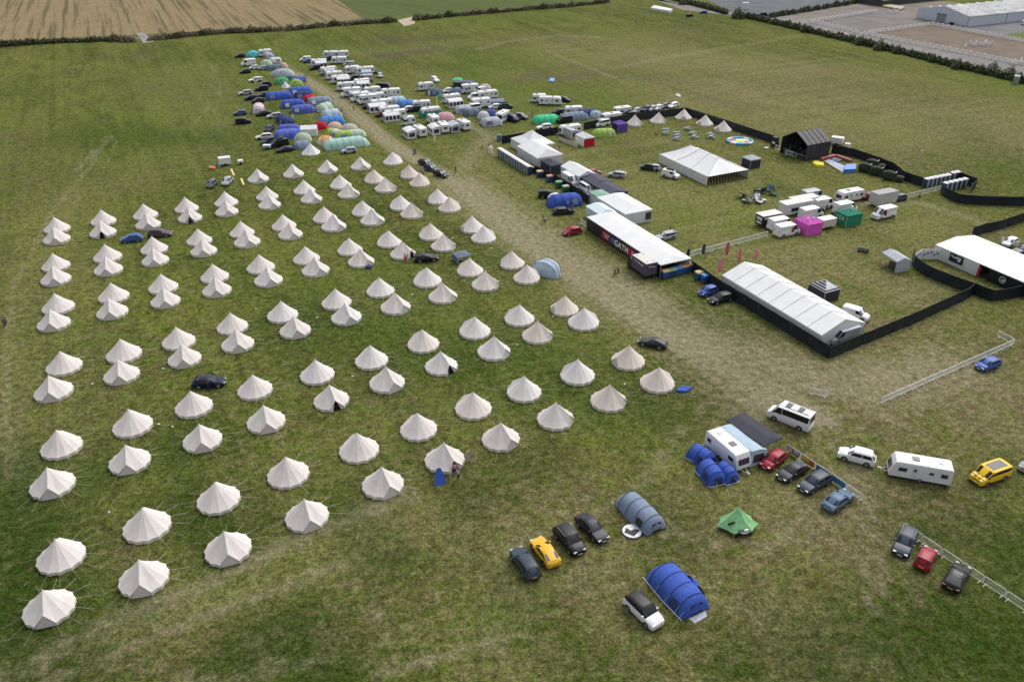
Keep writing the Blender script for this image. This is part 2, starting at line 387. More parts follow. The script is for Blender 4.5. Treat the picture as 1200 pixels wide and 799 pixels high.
def flat(name, pts, m, z=0.006, kind='structure'):
    mb = MB(); mb.poly(*[Vector((p[0], p[1], z)) for p in pts])
    return struct(name, mb.mesh(name, m), kind)
def field_mat(name, c1, c2, c3, rot, sc=.25, wave=.35, fac=.7):
    m = bpy.data.materials.new(name); m.use_nodes = True; nt = m.node_tree; L = nt.links.new
    b = nt.nodes['Principled BSDF']; b.inputs['Roughness'].default_value = .95; b.inputs['Specular IOR Level'].default_value = .1
    geo = nt.nodes.new('ShaderNodeNewGeometry')
    def noise(scale, s=(1, 1, 1), det=5):
        mp = nt.nodes.new('ShaderNodeMapping'); mp.vector_type = 'TEXTURE'; mp.inputs['Rotation'].default_value = (0, 0, R(rot)); mp.inputs['Scale'].default_value = tuple(1 / q for q in s)
        L(geo.outputs['Position'], mp.inputs[0]); t = nt.nodes.new('ShaderNodeTexNoise'); t.inputs['Scale'].default_value = scale; t.inputs['Detail'].default_value = det; t.inputs['Roughness'].default_value = .7
        L(mp.outputs[0], t.inputs['Vector']); return t.outputs[0]
    def ramp(x, a, b_, k=1):
        t = nt.nodes.new('ShaderNodeMapRange'); t.inputs[1].default_value = a; t.inputs[2].default_value = b_; t.inputs[4].default_value = k; L(x, t.inputs[0]); return t.outputs[0]
    def mix(f, a, b_):
        t = nt.nodes.new('ShaderNodeMix'); t.data_type = 'RGBA'; L(f, t.inputs[0])
        for i, q in ((6, a), (7, b_)):
            if isinstance(q, tuple): t.inputs[i].default_value = lin(q)
            else: L(q, t.inputs[i])
        return t.outputs[2]
    c = mix(ramp(noise(sc), .35, .65), c1, c2)
    c = mix(ramp(noise(wave, (1, .02, 1), 3), .5, .62, fac), c, c3)
    c = mix(ramp(noise(sc * 5), .4, .75, .5), c, c3)
    L(c, b.inputs['Base Color'])
    return m
hedgeline = PL((-340, 62), (0, 54), (150, 47), (345, 36), (430, 26), (480, 20), (700, 4), (790, -2))
far = [(-900, 560), (-900, 1500), (250, 1500), (250, 560)]
flat('stubble_field', [(-1200, 330)] + [(x, y + 2) for x, y in hedgeline[:5]] + PL((395, 0), (330, -25)) + [(-300, 1400), (-1200, 1400)],
     field_mat('wheat stubble', (.22, .165, .085), (.285, .215, .115), (.085, .08, .036), 25, .14, .42, .85))
flat('far_field', PL((432, 24), (395, 0), (330, -25)) + [(-300, 1400), (400, 1400)] + PL((700, -14), (690, 3), (600, 11), (480, 18)),
     field_mat('green pasture', (.07, .10, .022), (.10, .12, .032), (.05, .07, .018), 40))
hl2 = hedgeline[:5]
flat('field_margin', [(x, y + 3.2) for x, y in hl2] + [(x, y + 13) for x, y in hl2[::-1]], field_mat('margin grass', (.085, .085, .036), (.13, .115, .055), (.05, .06, .02), 116), .009)
flat('verge', [(x, y + 2.6) for x, y in hl2] + [(x, y + 4.4) for x, y in hl2[::-1]], mat('dry verge', (.27, .215, .13), rough=.95, var=.45, scale=.3), .024)
GRAV = mat('gravel', (.26, .24, .225), rough=.95, var=.35, scale=.35)
flat('gravel_track', PL((160, 39), (168, 38), (181, 49), (168, 51)), GRAV, .03)
flat('gravel_track', PL((466, 24), (487, 19), (486, 28), (474, 31)), mat('pale sand', (.42, .35, .26), rough=.95, var=.2, scale=.3), .012)
ROADM = mat('farm road', (.19, .175, .165), rough=.95, var=.25, scale=.2)
flat('road', PL((728, -6), (750, -6), (800, 12), (860, 19), (912, 23), (960, 36), (1010, 48), (1100, 68), (1200, 90), (1290, 110), (1290, 92), (1200, 74), (1100, 52), (1010, 36), (925, 19), (870, 16), (800, 6), (770, -3)), ROADM, .012)
flat('field_yard', PL((905, 21), (1030, -8), (1330, 30), (1290, 100), (1200, 78), (1010, 40)), mat('yard grit', (.175, .145, .122), rough=.95, var=.3, scale=.12), .009)
flat('dark_field', PL((868, 17), (905, 20), (1060, -9), (1060, -30), (780, -26), (840, 6)), mat('plastic mulch field', (.085, .088, .105), rough=.9, var=.35, scale=.15), .012)
flat('riding_arena', PL((1021, 40), (1092, 29), (1225, 54), (1210, 77)), mat('arena sand', (.15, .108, .075), rough=.95, var=.25, scale=.12), .02)
flat('riding_arena', PL((952, 26), (1030, 13), (1088, 26), (1010, 38)), mat('pale arena sand', (.15, .135, .13), rough=.95, var=.3, scale=.1), .02)
flat('concrete_apron', PL((1092, 25), (1135, 33), (1215, 19), (1260, 40), (1230, 52), (1095, 28)), mat('apron', (.13, .125, .13), rough=.9, var=.25, scale=.1), .016)
flat('lawn', PL((1170, 42), (1215, 36), (1235, 50), (1200, 47)), field_mat('lawn grass', (.10, .15, .04), (.13, .17, .05), (.08, .11, .03), 10), .024)

# ---------------------------------------------------------------- bell tents
def bell_tent(kind, tone, ropes, seed=0):
    """kind: shut | open | back ; door faces +x"""
    root = thing('bell_tent', 'x', 'tent')
    RAD, ZE, ZT, N = 2.52, .44, 2.95, 13
    rnd = random.Random(len(kind) * 7 + tone + seed * 31)
    de = R(23)
    seams = [de + (2 * math.pi - 2 * de) * i / (N - 1) for i in range(N)]
    def zof(t): return ZE + (ZT - ZE) * (1 - t) ** 1.17
    T = [.035, .2, .42, .66, .86, 1.0]
    cols = []
    for i, a in enumerate(seams):
        cols.append([(RAD * t * math.cos(a), RAD * t * math.sin(a), zof(t)) for t in T])
        if i < N - 1:
            m_ = (a + seams[i + 1]) / 2; q = math.cos((seams[i + 1] - a) / 2) * 1.012; sg = rnd.uniform(.015, .05)
            cols.append([(RAD * t * (q - (.045 if k == len(T) - 1 else .012) * t) * math.cos(m_), RAD * t * (q - (.045 if k == len(T) - 1 else .012) * t) * math.sin(m_),
                          zof(t) - sg * math.sin(math.pi * min(1, t * .9)) + (.03 if k == len(T) - 1 else 0)) for k, t in enumerate(T)])
    mb = MB(); mb.rings(cols, cap=False)
    D = (2.02, 0, 1.46)
    ridge = [(RAD * .035, 0, ZT)] + [(D[0] * t, 0, ZT + (D[2] - ZT) * t - .03 * math.sin(math.pi * t)) for t in (.25, .5, .75)] + [(D[0] * .98, 0, D[2] + .02), D]
    mb.rings([ridge, cols[0]], cap=False); mb.rings([cols[-1], ridge], cap=False)
    mb.poly(*[c[0] for c in cols], (RAD * .035, 0, ZT + .03))
    mb.cyl((0, 0, ZT + .04), (0, 0, 1), .09, .12, 8, .03)
    part('canopy', mb.mesh('canopy', CANV[tone], smooth=17), root)
    w = MB(); lo = []; hi = []
    for c in cols:
        x, y, z = c[-1]; k = .975 if z < ZE + .01 else .985
        hi.append((x * k, y * k, z + .03)); lo.append((x * .985, y * .985, 0.0))
    w.rings([hi, lo], cap=False)
    part('wall', w.mesh('wall', CANW, smooth=14), root)
    yb = RAD * math.sin(de) * .97; xb = RAD * math.cos(de) * .965
    d = MB()
    if kind != 'open':
        d.poly((D[0] - .03, .02, D[2] - .04), (D[0] - .03, -.02, D[2] - .04), (xb - .02, -yb * .95, ZE - .02), (xb, -yb, 0), (xb + .03, 0, 0), (xb, yb, 0), (xb - .02, yb * .95, ZE - .02))
        part('door_panel', d.mesh('door', CAND), root)
        z = MB(); z.tube([(xb + .045, 0, .02), (D[0] - .01, 0, D[2] - .1)], .012, 4)
        part('zip', z.mesh('zip', CANW), root)
    else:
        for s in (-1, 1):
            d = MB(); d.poly((D[0] - .03, s * .02, D[2] - .04), (xb - .02, s * yb * .95, ZE - .02), (xb, s * yb, 0), (xb + .05, s * yb * .62, 0), (D[0] - .05, s * .26, .9))
            part('door_panel', d.mesh('door', CAND), root)
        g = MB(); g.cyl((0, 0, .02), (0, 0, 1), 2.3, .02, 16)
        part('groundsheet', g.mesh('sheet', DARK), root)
        g = MB(); g.box(.4, 1.5, -.7, .1, .04, .4); g.box(.9, 1.6, .2, .7, .04, .55)
        part('luggage', g.mesh('luggage', cloth('brown', (.10, .05, .04))), root)
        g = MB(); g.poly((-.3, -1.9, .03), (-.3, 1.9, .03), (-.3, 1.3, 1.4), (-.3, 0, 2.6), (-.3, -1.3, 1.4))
        part('shade_backing', g.mesh('shade_back', DARK), root)  # dark upright sheet standing in for the shade inside the open tent
    if ropes:
        def rope():
            m2 = MB(); m2.tube([(RAD * .99, 0, ZE), (RAD + 1.8, 0, .02)], .016, 3); m2.box(RAD + 1.76, RAD + 1.84, -.015, .015, 0, .12)
            return m2.mesh('rope', ROPE)
        rm = cached('rope', rope)
        for a in seams: part('guy_rope', rm, root, rz=a)
    return root

# (row, column) : upper tent as sheet,x,y of its tip ; lower tent likewise or (sheet, mid x, foot y, 'foot')
Z_ = dict(a=(0, 220, 4.44), b=(180, 180, 4.995), c=(380, 170, 4.995), d=(180, 320, 4.995), e=(380, 260, 4.995), f=(580, 260, 3.633), g=(0, 380, 3.632), h=(0, 560, 3.343), i=(200, 420, 3.073), j=(380, 380, 3.633), k=(700, 100, 5.706))
TENTS = [
 [('a', 278, 150, 306, 303), ('a', 522, 112, 545, 268), ('a', 743, 82, 779, 225), ('b', 180, 254, 221, 413), ('b', 413, 220, 435, 376), ('b', 655, 187, 685, 334), ('b', 875, 152, 928, 299), ('c', 90, 172, 147, 319), ('c', 290, 140, 362, 285), ('c', 495, 112, 560, 253)],
 [('a', 270, 338, 304, 518), ('a', 542, 293, 575, 466), ('a', 787, 253, 818, 417), ('b', 253, 436, 303, 612), ('b', 505, 392, 555, 558), ('b', 753, 353, 807, 512), ('b', 995, 310, 1060, 464), ('c', 222, 322, 286, 478), ('c', 445, 290, 515, 438), ('c', 662, 255, 735, 403)],
 [('a', 280, 548, 296, 756), ('a', 572, 493, 598, 694), ('a', 833, 447, 872, 635), ('b', 343, 643, 381, 849), ('b', 615, 590, 680, 788), ('b', 885, 540, 955, 728), ('c', 143, 540, 221, 725), ('c', 375, 497, 463, 678), ('c', 622, 455, 700, 632), ('c', 865, 415, 933, 583)],
 [('g', 252, 113, 246, 337), ('g', 510, 62, 532, 264), ('d', 127, 313, 197, 565), ('d', 445, 228, 505, 475), ('d', 742, 162, 838, 392), ('e', 62, 390, 136, 612), ('e', 322, 323, 422, 550), ('e', 600, 266, 697, 486), ('e', 852, 208, 945, 413), ('f', 72, 120, 135, 271)],
 [('g', 237, 448, 249, 752), ('g', 545, 360, 572, 647), ('i', 70, 115, 127, 345), ('i', 293, 55, 353, 275), ('i', 520, 2, 585, 195), ('j', 195, 88, 272, 298), ('j', 418, 20, 501, 224), ('e', 880, 553, 994, 819), ('f', 105, 350, 181, 525), ('f', 298, 310, 375, 468)],
 [('h', 212, 236, 229, 597), ('h', 555, 118, 590, 475), ('i', 158, 443, 224, 755), ('i', 413, 354, 502, 632), ('j', 140, 462, 257, 750), ('j', 397, 375, 516, 640), ('j', 633, 288, 752, 547), ('f', 125, 655, 256, 893), ('f', 355, 585, 480, 814), ('f', 572, 525, 685, 735)],
]
OPEN = {(0, 1, 1): 'with clutter in its open doorway', (0, 3, 1): 'with a person and rugs at its open door', (2, 7, 1): 'open-doored beside a loaded black car', (4, 4, 1): 'with its dark doorway wide open', (4, 6, 1): 'with its door unzipped a little', (5, 5, 1): 'open, a blue sheet leaning on it and people outside'}
ROWN = ['back row', 'second row from the back', 'third row from the back', 'fourth row from the back', 'second row from the front', 'front row']
def by_tip(z, x, y, h=3.02):
    a, b, k = Z_[z]; p = P(a + x / k, b + y / k, h); p.z = 0; return p
def by_foot(z, x, y, r=2.46):
    a, b, k = Z_[z]; return near_edge(a + x / k, b + y / k, 2 * r, 2 * r, 90)
TPOS = {}
for r_, row in enumerate(TENTS):
    for c_, (z, xa, ya, xb, yb) in enumerate(row):
        for u in (0, 1):
            p = by_tip(z, xa, ya) if u == 0 else by_foot(z, xb, yb)
            TPOS[(r_, c_, u)] = p
            base = (288, 289, 290, 292, 299, 305, 315, 325, 335, 340)[c_] + random.uniform(-5, 5)      # door bearing
            if c_ >= 9: base = 20 + random.uniform(-12, 12)
            if u == 0: base += 180
            if (r_, c_) == (4, 8) and u == 1: base = 335
            if (r_, c_) == (5, 8) and u == 1: base = 335
            if (r_, c_) == (5, 7) and u == 1: base = 335
            kind = 'open' if (r_, c_, u) in OPEN else 'shut'
            tone = 0 if c_ < 4 else random.choice([0, 1]) if c_ < 6 else random.choice([1, 2, 0]) if c_ < 8 else random.choice([2, 2, 3, 1])
            if (r_, c_) == (5, 9): tone = 3
            if (r_, c_, u) in ((5, 8, 0), (4, 7, 0), (3, 7, 0)): tone = 1
            ropes = r_ >= 3
            lab = '%s %s bell tent of the %s pair from the left, %s' % (['white', 'white', 'cream', 'fawn'][tone], 'rear' if u == 0 else 'front', ordinal(c_), ROWN[r_])
            if (r_, c_, u) in OPEN: lab = '%s bell tent %s' % (['white', 'white', 'cream', 'fawn'][tone], OPEN[(r_, c_, u)])
            sd_ = random.randrange(4)
            o = spawn(('bell', kind, tone, ropes, sd_), lambda k=kind, t=tone, q=ropes, s_=sd_: bell_tent(k, t, q, s_), lab, 'bell tent', p, R(base), 'bell tents pitched in pairs on the camp field', random.uniform(.97, 1.03))
            o.rotation_euler.x = R(random.uniform(-.7, .7)); o.rotation_euler.y = R(random.uniform(-.7, .7))
for i, (z, x, y) in enumerate([('b', 603, 86), ('b', 810, 58), ('b', 1012, 33), ('c', 208, 65), ('c', 397, 38)]):
    spawn(('bell', 'shut', 1, False), lambda: bell_tent('shut', 1, False), 'single white bell tent, %s from the left in the short line behind the pairs' % ordinal(i), 'bell tent', by_tip(z, x, y), R(300 if i < 4 else 30), 'single bell tents behind the camp rows')
for i, (x, y, a, t) in enumerate([(253, 195, 320, 'beside the purple gazebo'), (412, 178, 320, 'second from the purple gazebo, door ajar'), (582, 155, 262, 'in the corner of the black fence'), (725, 195, 215, 'behind the white pole marquee'), (848, 233, 215, 'beside the inflatable')]):
    spawn(('bell', 'shut', 2, False), lambda: bell_tent('shut', 2, False), 'cream bell tent by the arena fence, ' + t, 'bell tent', by_tip('k', x, y), R(a), 'bell tents along the arena fence')

# ---------------------------------------------------------------- camping tents
def fab(n): return cloth(n, FAB[n])
FAB = dict(blue=(.04, .085, .38), royal=(.045, .10, .42), navy=(.03, .04, .13), darkblue=(.03, .05, .16), greyblue=(.20, .25, .34), palegrey=(.42, .45, .50), grey=(.20, .21, .24), green=(.10, .36, .16), bright=(.06, .55, .26),
           mint=(.36, .56, .50), lime=(.32, .48, .10), cream=(.58, .56, .45), orange=(.72, .36, .12), peach=(.62, .45, .34), beige=(.48, .45, .41), red=(.50, .01, .03), turq=(.10, .55, .62), white=(.68, .68, .70),
           pinkwhite=(.62, .52, .55), palegreen=(.44, .54, .40), sky=(.07, .22, .56), purple=(.11, .06, .30), indigo=(.09, .12, .40), pink=(.60, .34, .38), charcoal=(.035, .035, .04), darkgreen=(.02, .10, .07), magenta=(.62, .10, .48),
           emerald=(.02, .21, .13), slate=(.12, .15, .20), paleblue=(.40, .50, .60), periwinkle=(.10, .14, .52), teal=(.08, .30, .30))
def tunnel_tent(L_, W_, H_, col, col2, hoops, win='greyblue', porch=True, guys=False):
    root = thing('tunnel_tent', 'x', 'tent')
    def arc(x, k, kh, n=9):
        return [(x, -W_ / 2 * k * math.cos(math.pi * i / (n - 1)) * (1 if 0 < i < n - 1 else 1.04), H_ * kh * math.sin(math.pi * i / (n - 1)) ** .72 if 0 < i < n - 1 else 0.0) for i in range(n)]
    xs = [-L_ / 2 + L_ * .16 + (L_ * .72) * i / (hoops - 1) for i in range(hoops)]
    st = [(-L_ / 2, .72, .22), (-L_ / 2 + L_ * .06, .85, .62)]
    for i, x in enumerate(xs):
        e = 1.0 if 0 < i < hoops - 1 else .95
        st.append((x, e, e))
        if i < hoops - 1: st.append(((x + xs[i + 1]) / 2, .965, .955))
    st += [(L_ / 2 - L_ * .03, .9, .72 if porch else .5), (L_ / 2, .84, .3)]
    mb = MB(); rs = [arc(*s) for s in st]
    cut = len(st) // 2 if col2 else len(st)
    mb.rings(rs[:cut + 1] if col2 else rs)
    if col2: mb.cur = 1; mb.rings(rs[cut:])
    part('flysheet', mb.mesh('fly', fab(col), fab(col2 or col), smooth=50), root)
    sm = cloth('pole sleeve ' + col, tuple(c * .35 for c in FAB[col]))
    for i, x in enumerate(xs):
        e = (1.0 if 0 < i < hoops - 1 else .95) + .012
        m2 = MB(); m2.tube(arc(x, e, e), .035, 4)
        part('pole_sleeve', m2.mesh('sleeve', sm), root)
    def side_pt(x, an, s): return (x, s * W_ / 2 * 1.02 * math.cos(an), H_ * 1.02 * math.sin(an) ** .72)
    x0, x1 = (xs[-2] + .25, xs[-1] - .25)
    for s in (-1, 1):
        m2 = MB(); m2.rings([[side_pt(x, R(d), s) for x in (x0, (x0 + x1) / 2, x1)] for d in (7, 16, 26, 34)], cap=False)
        part('window', m2.mesh('win', fab(win), smooth=60), root)
    m2 = MB(); m2.poly(*[(L_ / 2 - L_ * .03 + dx, y, z) for dx, y, z in ((.06 + L_ * .03, -W_ * .22, .03), (.06 + L_ * .03, W_ * .22, .03), (.05, W_ * .2, H_ * .62), (.05, -W_ * .2, H_ * .62))])
    part('door', m2.mesh('door', DARK if porch == 'open' else fab(win)), root)
    m2 = MB(); m2.rings([[(x, y * 1.03, .0) for x, y in ((-L_ / 2 * 1.01, -W_ / 2 * .75), (-L_ / 2 + L_ * .16, -W_ / 2), (L_ / 2 * .9, -W_ / 2 * .96), (L_ / 2 * 1.01, -W_ / 2 * .84), (L_ / 2 * 1.01, W_ / 2 * .84), (L_ / 2 * .9, W_ / 2 * .96), (-L_ / 2 + L_ * .16, W_ / 2), (-L_ / 2 * 1.01, W_ / 2 * .75))],
                         [(x, y * 1.0, .09) for x, y in ((-L_ / 2 * 1.0, -W_ / 2 * .75), (-L_ / 2 + L_ * .16, -W_ / 2), (L_ / 2 * .9, -W_ / 2 * .96), (L_ / 2, -W_ / 2 * .84), (L_ / 2, W_ / 2 * .84), (L_ / 2 * .9, W_ / 2 * .96), (-L_ / 2 + L_ * .16, W_ / 2), (-L_ / 2 * 1.0, W_ / 2 * .75))]], closed=True)
    part('skirt', m2.mesh('skirt', DARK), root)
    if guys:
        for x in xs + [-L_ / 2, L_ / 2]:
            for s in (-1, 1):
                m2 = MB(); m2.tube([(x, s * W_ / 2 * .9, H_ * .6), (x * 1.06, s * (W_ / 2 + 1.3), .02)], .014, 3)
                part('guy_rope', m2.mesh('guy', ROPEY), root)
    return root
def dome_tent(L_, W_, H_, col, col2='palegrey', sides=6):
    root = thing('dome_tent', 'x', 'tent')
    N = sides * 4; rs = []
    for t, kz in ((1.0, 0), (.99, .10), (.93, .34), (.80, .58), (.60, .80), (.34, .94), (.12, 1.0)):
        ring = []
        for i in range(N):
            a = 2 * math.pi * i / N; q = .93 + .07 * abs(math.cos(a * sides / 2))
            ring.append((L_ / 2 * t * q * math.cos(a), W_ / 2 * t * q * math.sin(a), H_ * kz))
        rs.append(ring)
    mb = MB(); mb.rings(rs, closed=True)
    mb.mi = [1 if (abs(sum(mb.v[i][0] for i in f) / len(f)) > L_ * .26) else 0 for f in mb.f]
    part('flysheet', mb.mesh('fly', fab(col), fab(col2) if random.random() < .5 else fab(col), smooth=40), root)
    sm = cloth('pole sleeve ' + col, tuple(c * .4 for c in FAB[col]))
    for k in range(2):
        i0 = sides * k + sides // 2
        pts = [Vector(r[i0]) * 1.015 for r in rs[1:]] + [Vector(r[(i0 + N // 2) % N]) * 1.015 for r in rs[1:][::-1]]
        m2 = MB(); m2.tube(pts, .035, 4); part('pole_sleeve', m2.mesh('sleeve', sm), root)
    j = 0; a0 = -N // 4 - 1
    m2 = MB(); m2.poly(*[Vector(rs[k][(a0 + d) % N]) * 1.02 for k, d in ((1, -1), (1, 3), (3, 2), (4, 1), (3, 0))]); part('door', m2.mesh('door', DARK if random.random() < .5 else fab(col2)), root)
    return root
def tipi(Rr, H_, col, n=7):
    root = thing('tipi_tent', 'x', 'tent')
    mb = MB(); rs = []
    for t in (1, .6, .3, .03):
        rs.append([(Rr * t * (1 if i % 2 == 0 else .9) * math.cos(math.pi * i / n), Rr * t * (1 if i % 2 == 0 else .9) * math.sin(math.pi * i / n), H_ * (1 - t) ** 1.15) for i in range(2 * n)])
    mb.rings(rs, closed=True); part('canopy', mb.mesh('can', fab(col), smooth=20), root)
    m2 = MB(); m2.cyl((0, 0, H_), (0, 0, 1), .05, .25, 6); part('pole_tip', m2.mesh('tip', METAL), root)
    return root
def frame_shelter(L_, W_, H_, top, side, ridge=.8, hip=True, walls='nsew', window=None, legs=True, roofmat=None, sidemat=None, ribs=0, name='gazebo', bulge=0.0, valance=.25):
    """straight-legged shelter: L along x, W along y, ridge along x; walls: n=+y s=-y e=+x w=-x"""
    root = thing(name, 'x', 'shelter')
    rm = roofmat or fab(top); sm = sidemat or fab(side)
    x, y = L_ / 2, W_ / 2; hx = min(x, y) if hip is True else (hip or 0)
    rx = max(x - hx, .02)
    mb = MB(); z0, z1 = H_, H_ + ridge; e = .06
    A, B, C_, D_ = (-x - e, -y - e, z0), (x + e, -y - e, z0), (x + e, y + e, z0), (-x - e, y + e, z0)
    n = max(2, int((2 * rx) / 3) + 1)
    top_ = [(-rx + 2 * rx * i / n, 0, z1 - (.05 if i not in (0, n) else 0)) for i in range(n + 1)]
    lo1 = [(-x - e + (2 * x + 2 * e) * i / n, -y - e, z0) for i in range(n + 1)]; lo2 = [(p[0], y + e, z0) for p in lo1]
    md1 = [((a[0] + b[0]) / 2, -y * .5, z0 + ridge * (.5 - bulge)) for a, b in zip(top_, lo1)]; md2 = [(p[0], y * .5, p[2]) for p in md1]
    mb.rings([lo1, md1, top_, md2, lo2], cap=False)
    mb.poly(lo1[-1], lo2[-1], md2[-1], top_[-1], md1[-1]) if hip is False or hip == 0 else (mb.poly(lo1[-1], lo2[-1], md2[-1], md1[-1]), mb.poly(md1[-1], md2[-1], top_[-1]))
    mb.poly(lo2[0], lo1[0], md1[0], top_[0], md2[0]) if hip is False or hip == 0 else (mb.poly(lo2[0], lo1[0], md1[0], md2[0]), mb.poly(md2[0], md1[0], top_[0]))
    part('roof', mb.mesh('roof', rm, smooth=12), root)
    if valance:
        v_ = MB(); v_.rings([[A, B, C_, D_], [(p[0], p[1], z0 - valance) for p in (A, B, C_, D_)]], closed=True, cap=False); part('valance', v_.mesh('val', rm), root)
    for w_, (p, q) in dict(s=((-x, -y), (x, -y)), e=((x, -y), (x, y)), n=((x, y), (-x, y)), w=((-x, y), (-x, -y))).items():
        if w_ in walls:
            m2 = MB(); seg = max(1, int(round(math.hypot(p[0] - q[0], p[1] - q[1]) / 2.6)))
            nn = [-q[1] + p[1], q[0] - p[0]]; l = math.hypot(*nn)
            lo = []; hi = []
            for i in range(seg * 4 + 1):
                t = i / (seg * 4); o_ = (.03 if i % 4 else 0) * (1 if i % 2 else .5) + (.012 if i % 4 == 0 else 0)
                lo.append((p[0] + (q[0] - p[0]) * t - nn[0] / l * o_, p[1] + (q[1] - p[1]) * t - nn[1] / l * o_, 0.0)); hi.append((p[0] + (q[0] - p[0]) * t, p[1] + (q[1] - p[1]) * t, z0 - .01))
            m2.rings([lo, hi], cap=False); part('side_wall', m2.mesh('wall', sm), root)
            if window and w_ in window:
                for i in range(seg):
                    t0, t1 = (i + .2) / seg, (i + .8) / seg; f_ = lambda t, z: (p[0] + (q[0] - p[0]) * t - nn[0] / l * -.05, p[1] + (q[1] - p[1]) * t - nn[1] / l * -.05, z)
                    m3 = MB(); m3.poly(f_(t0, H_ * .38), f_(t1, H_ * .38), f_(t1, H_ * .85), f_(t0, H_ * .85)); part('window', m3.mesh('win', CGLASS), root)
    if legs:
        for sx, sy in ((-1, -1), (1, -1), (1, 1), (-1, 1)):
            m2 = MB(); m2.box(sx * x - .035, sx * x + .035, sy * y - .035, sy * y + .035, 0, z0); part('leg', m2.mesh('leg', METAL), root)
    if ribs:
        for i in range(1, ribs):
            xx = -x + 2 * x * i / ribs; m2 = MB()
            k = (1 if abs(xx) <= rx else (x - abs(xx)) / max(hx, .01)); m2.tube([(xx, -y - e, z0 + .02), (xx, -y * .5, z0 + ridge * (.5 - bulge) * 1 + .035), (xx, 0, z1 + .02), (xx, y * .5, z0 + ridge * (.5 - bulge) + .035), (xx, y + e, z0 + .02)], .04, 4); part('roof_rib', m2.mesh('rib', mat('seam grey', (.52, .53, .55))), root)
    return root

# ---------------------------------------------------------------- vehicles (front faces +x)
#        L    W    H    hoodz hoodx roof_f roof_r rear_b deck  nose tail  wr
CARS = dict(
 hatch=(4.05, 1.76, 1.48, .93, 1.02, .28, -1.38, -1.86, .98, .70, .80, .60),
 mini=(3.6, 1.64, 1.50, .95, 1.02, .35, -1.30, -1.66, .96, .72, .80, .60),
 suv=(4.45, 1.86, 1.68, 1.05, 1.08, .38, -1.62, -2.08, 1.06, .80, .90, .66),
 estate=(4.70, 1.82, 1.49, .92, 1.02, .25, -1.72, -2.20, .97, .68, .82, .62),
 saloon=(4.65, 1.80, 1.43, .91, .98, .20, -1.00, -1.70, .99, .66, .86, .60),
 coupe=(4.5, 1.82, 1.36, .88, .90, .10, -.95, -1.95, .97, .62, .84, .56),
 smallvan=(4.4, 1.80, 1.84, 1.10, 1.25, .62, -2.05, -2.14, 1.12, .85, 1.0, .76),
 camper=(4.95, 1.92, 1.98, 1.18, 1.72, .98, -2.20, -2.38, 1.20, .98, 1.1, .80),
 van=(5.5, 2.02, 2.45, 1.28, 2.08, 1.25, -2.62, -2.70, 1.30, 1.06, 1.2, .86),
 minibus=(5.9, 2.02, 2.50, 1.28, 2.32, 1.45, -2.80, -2.90, 1.30, 1.08, 1.2, .86))
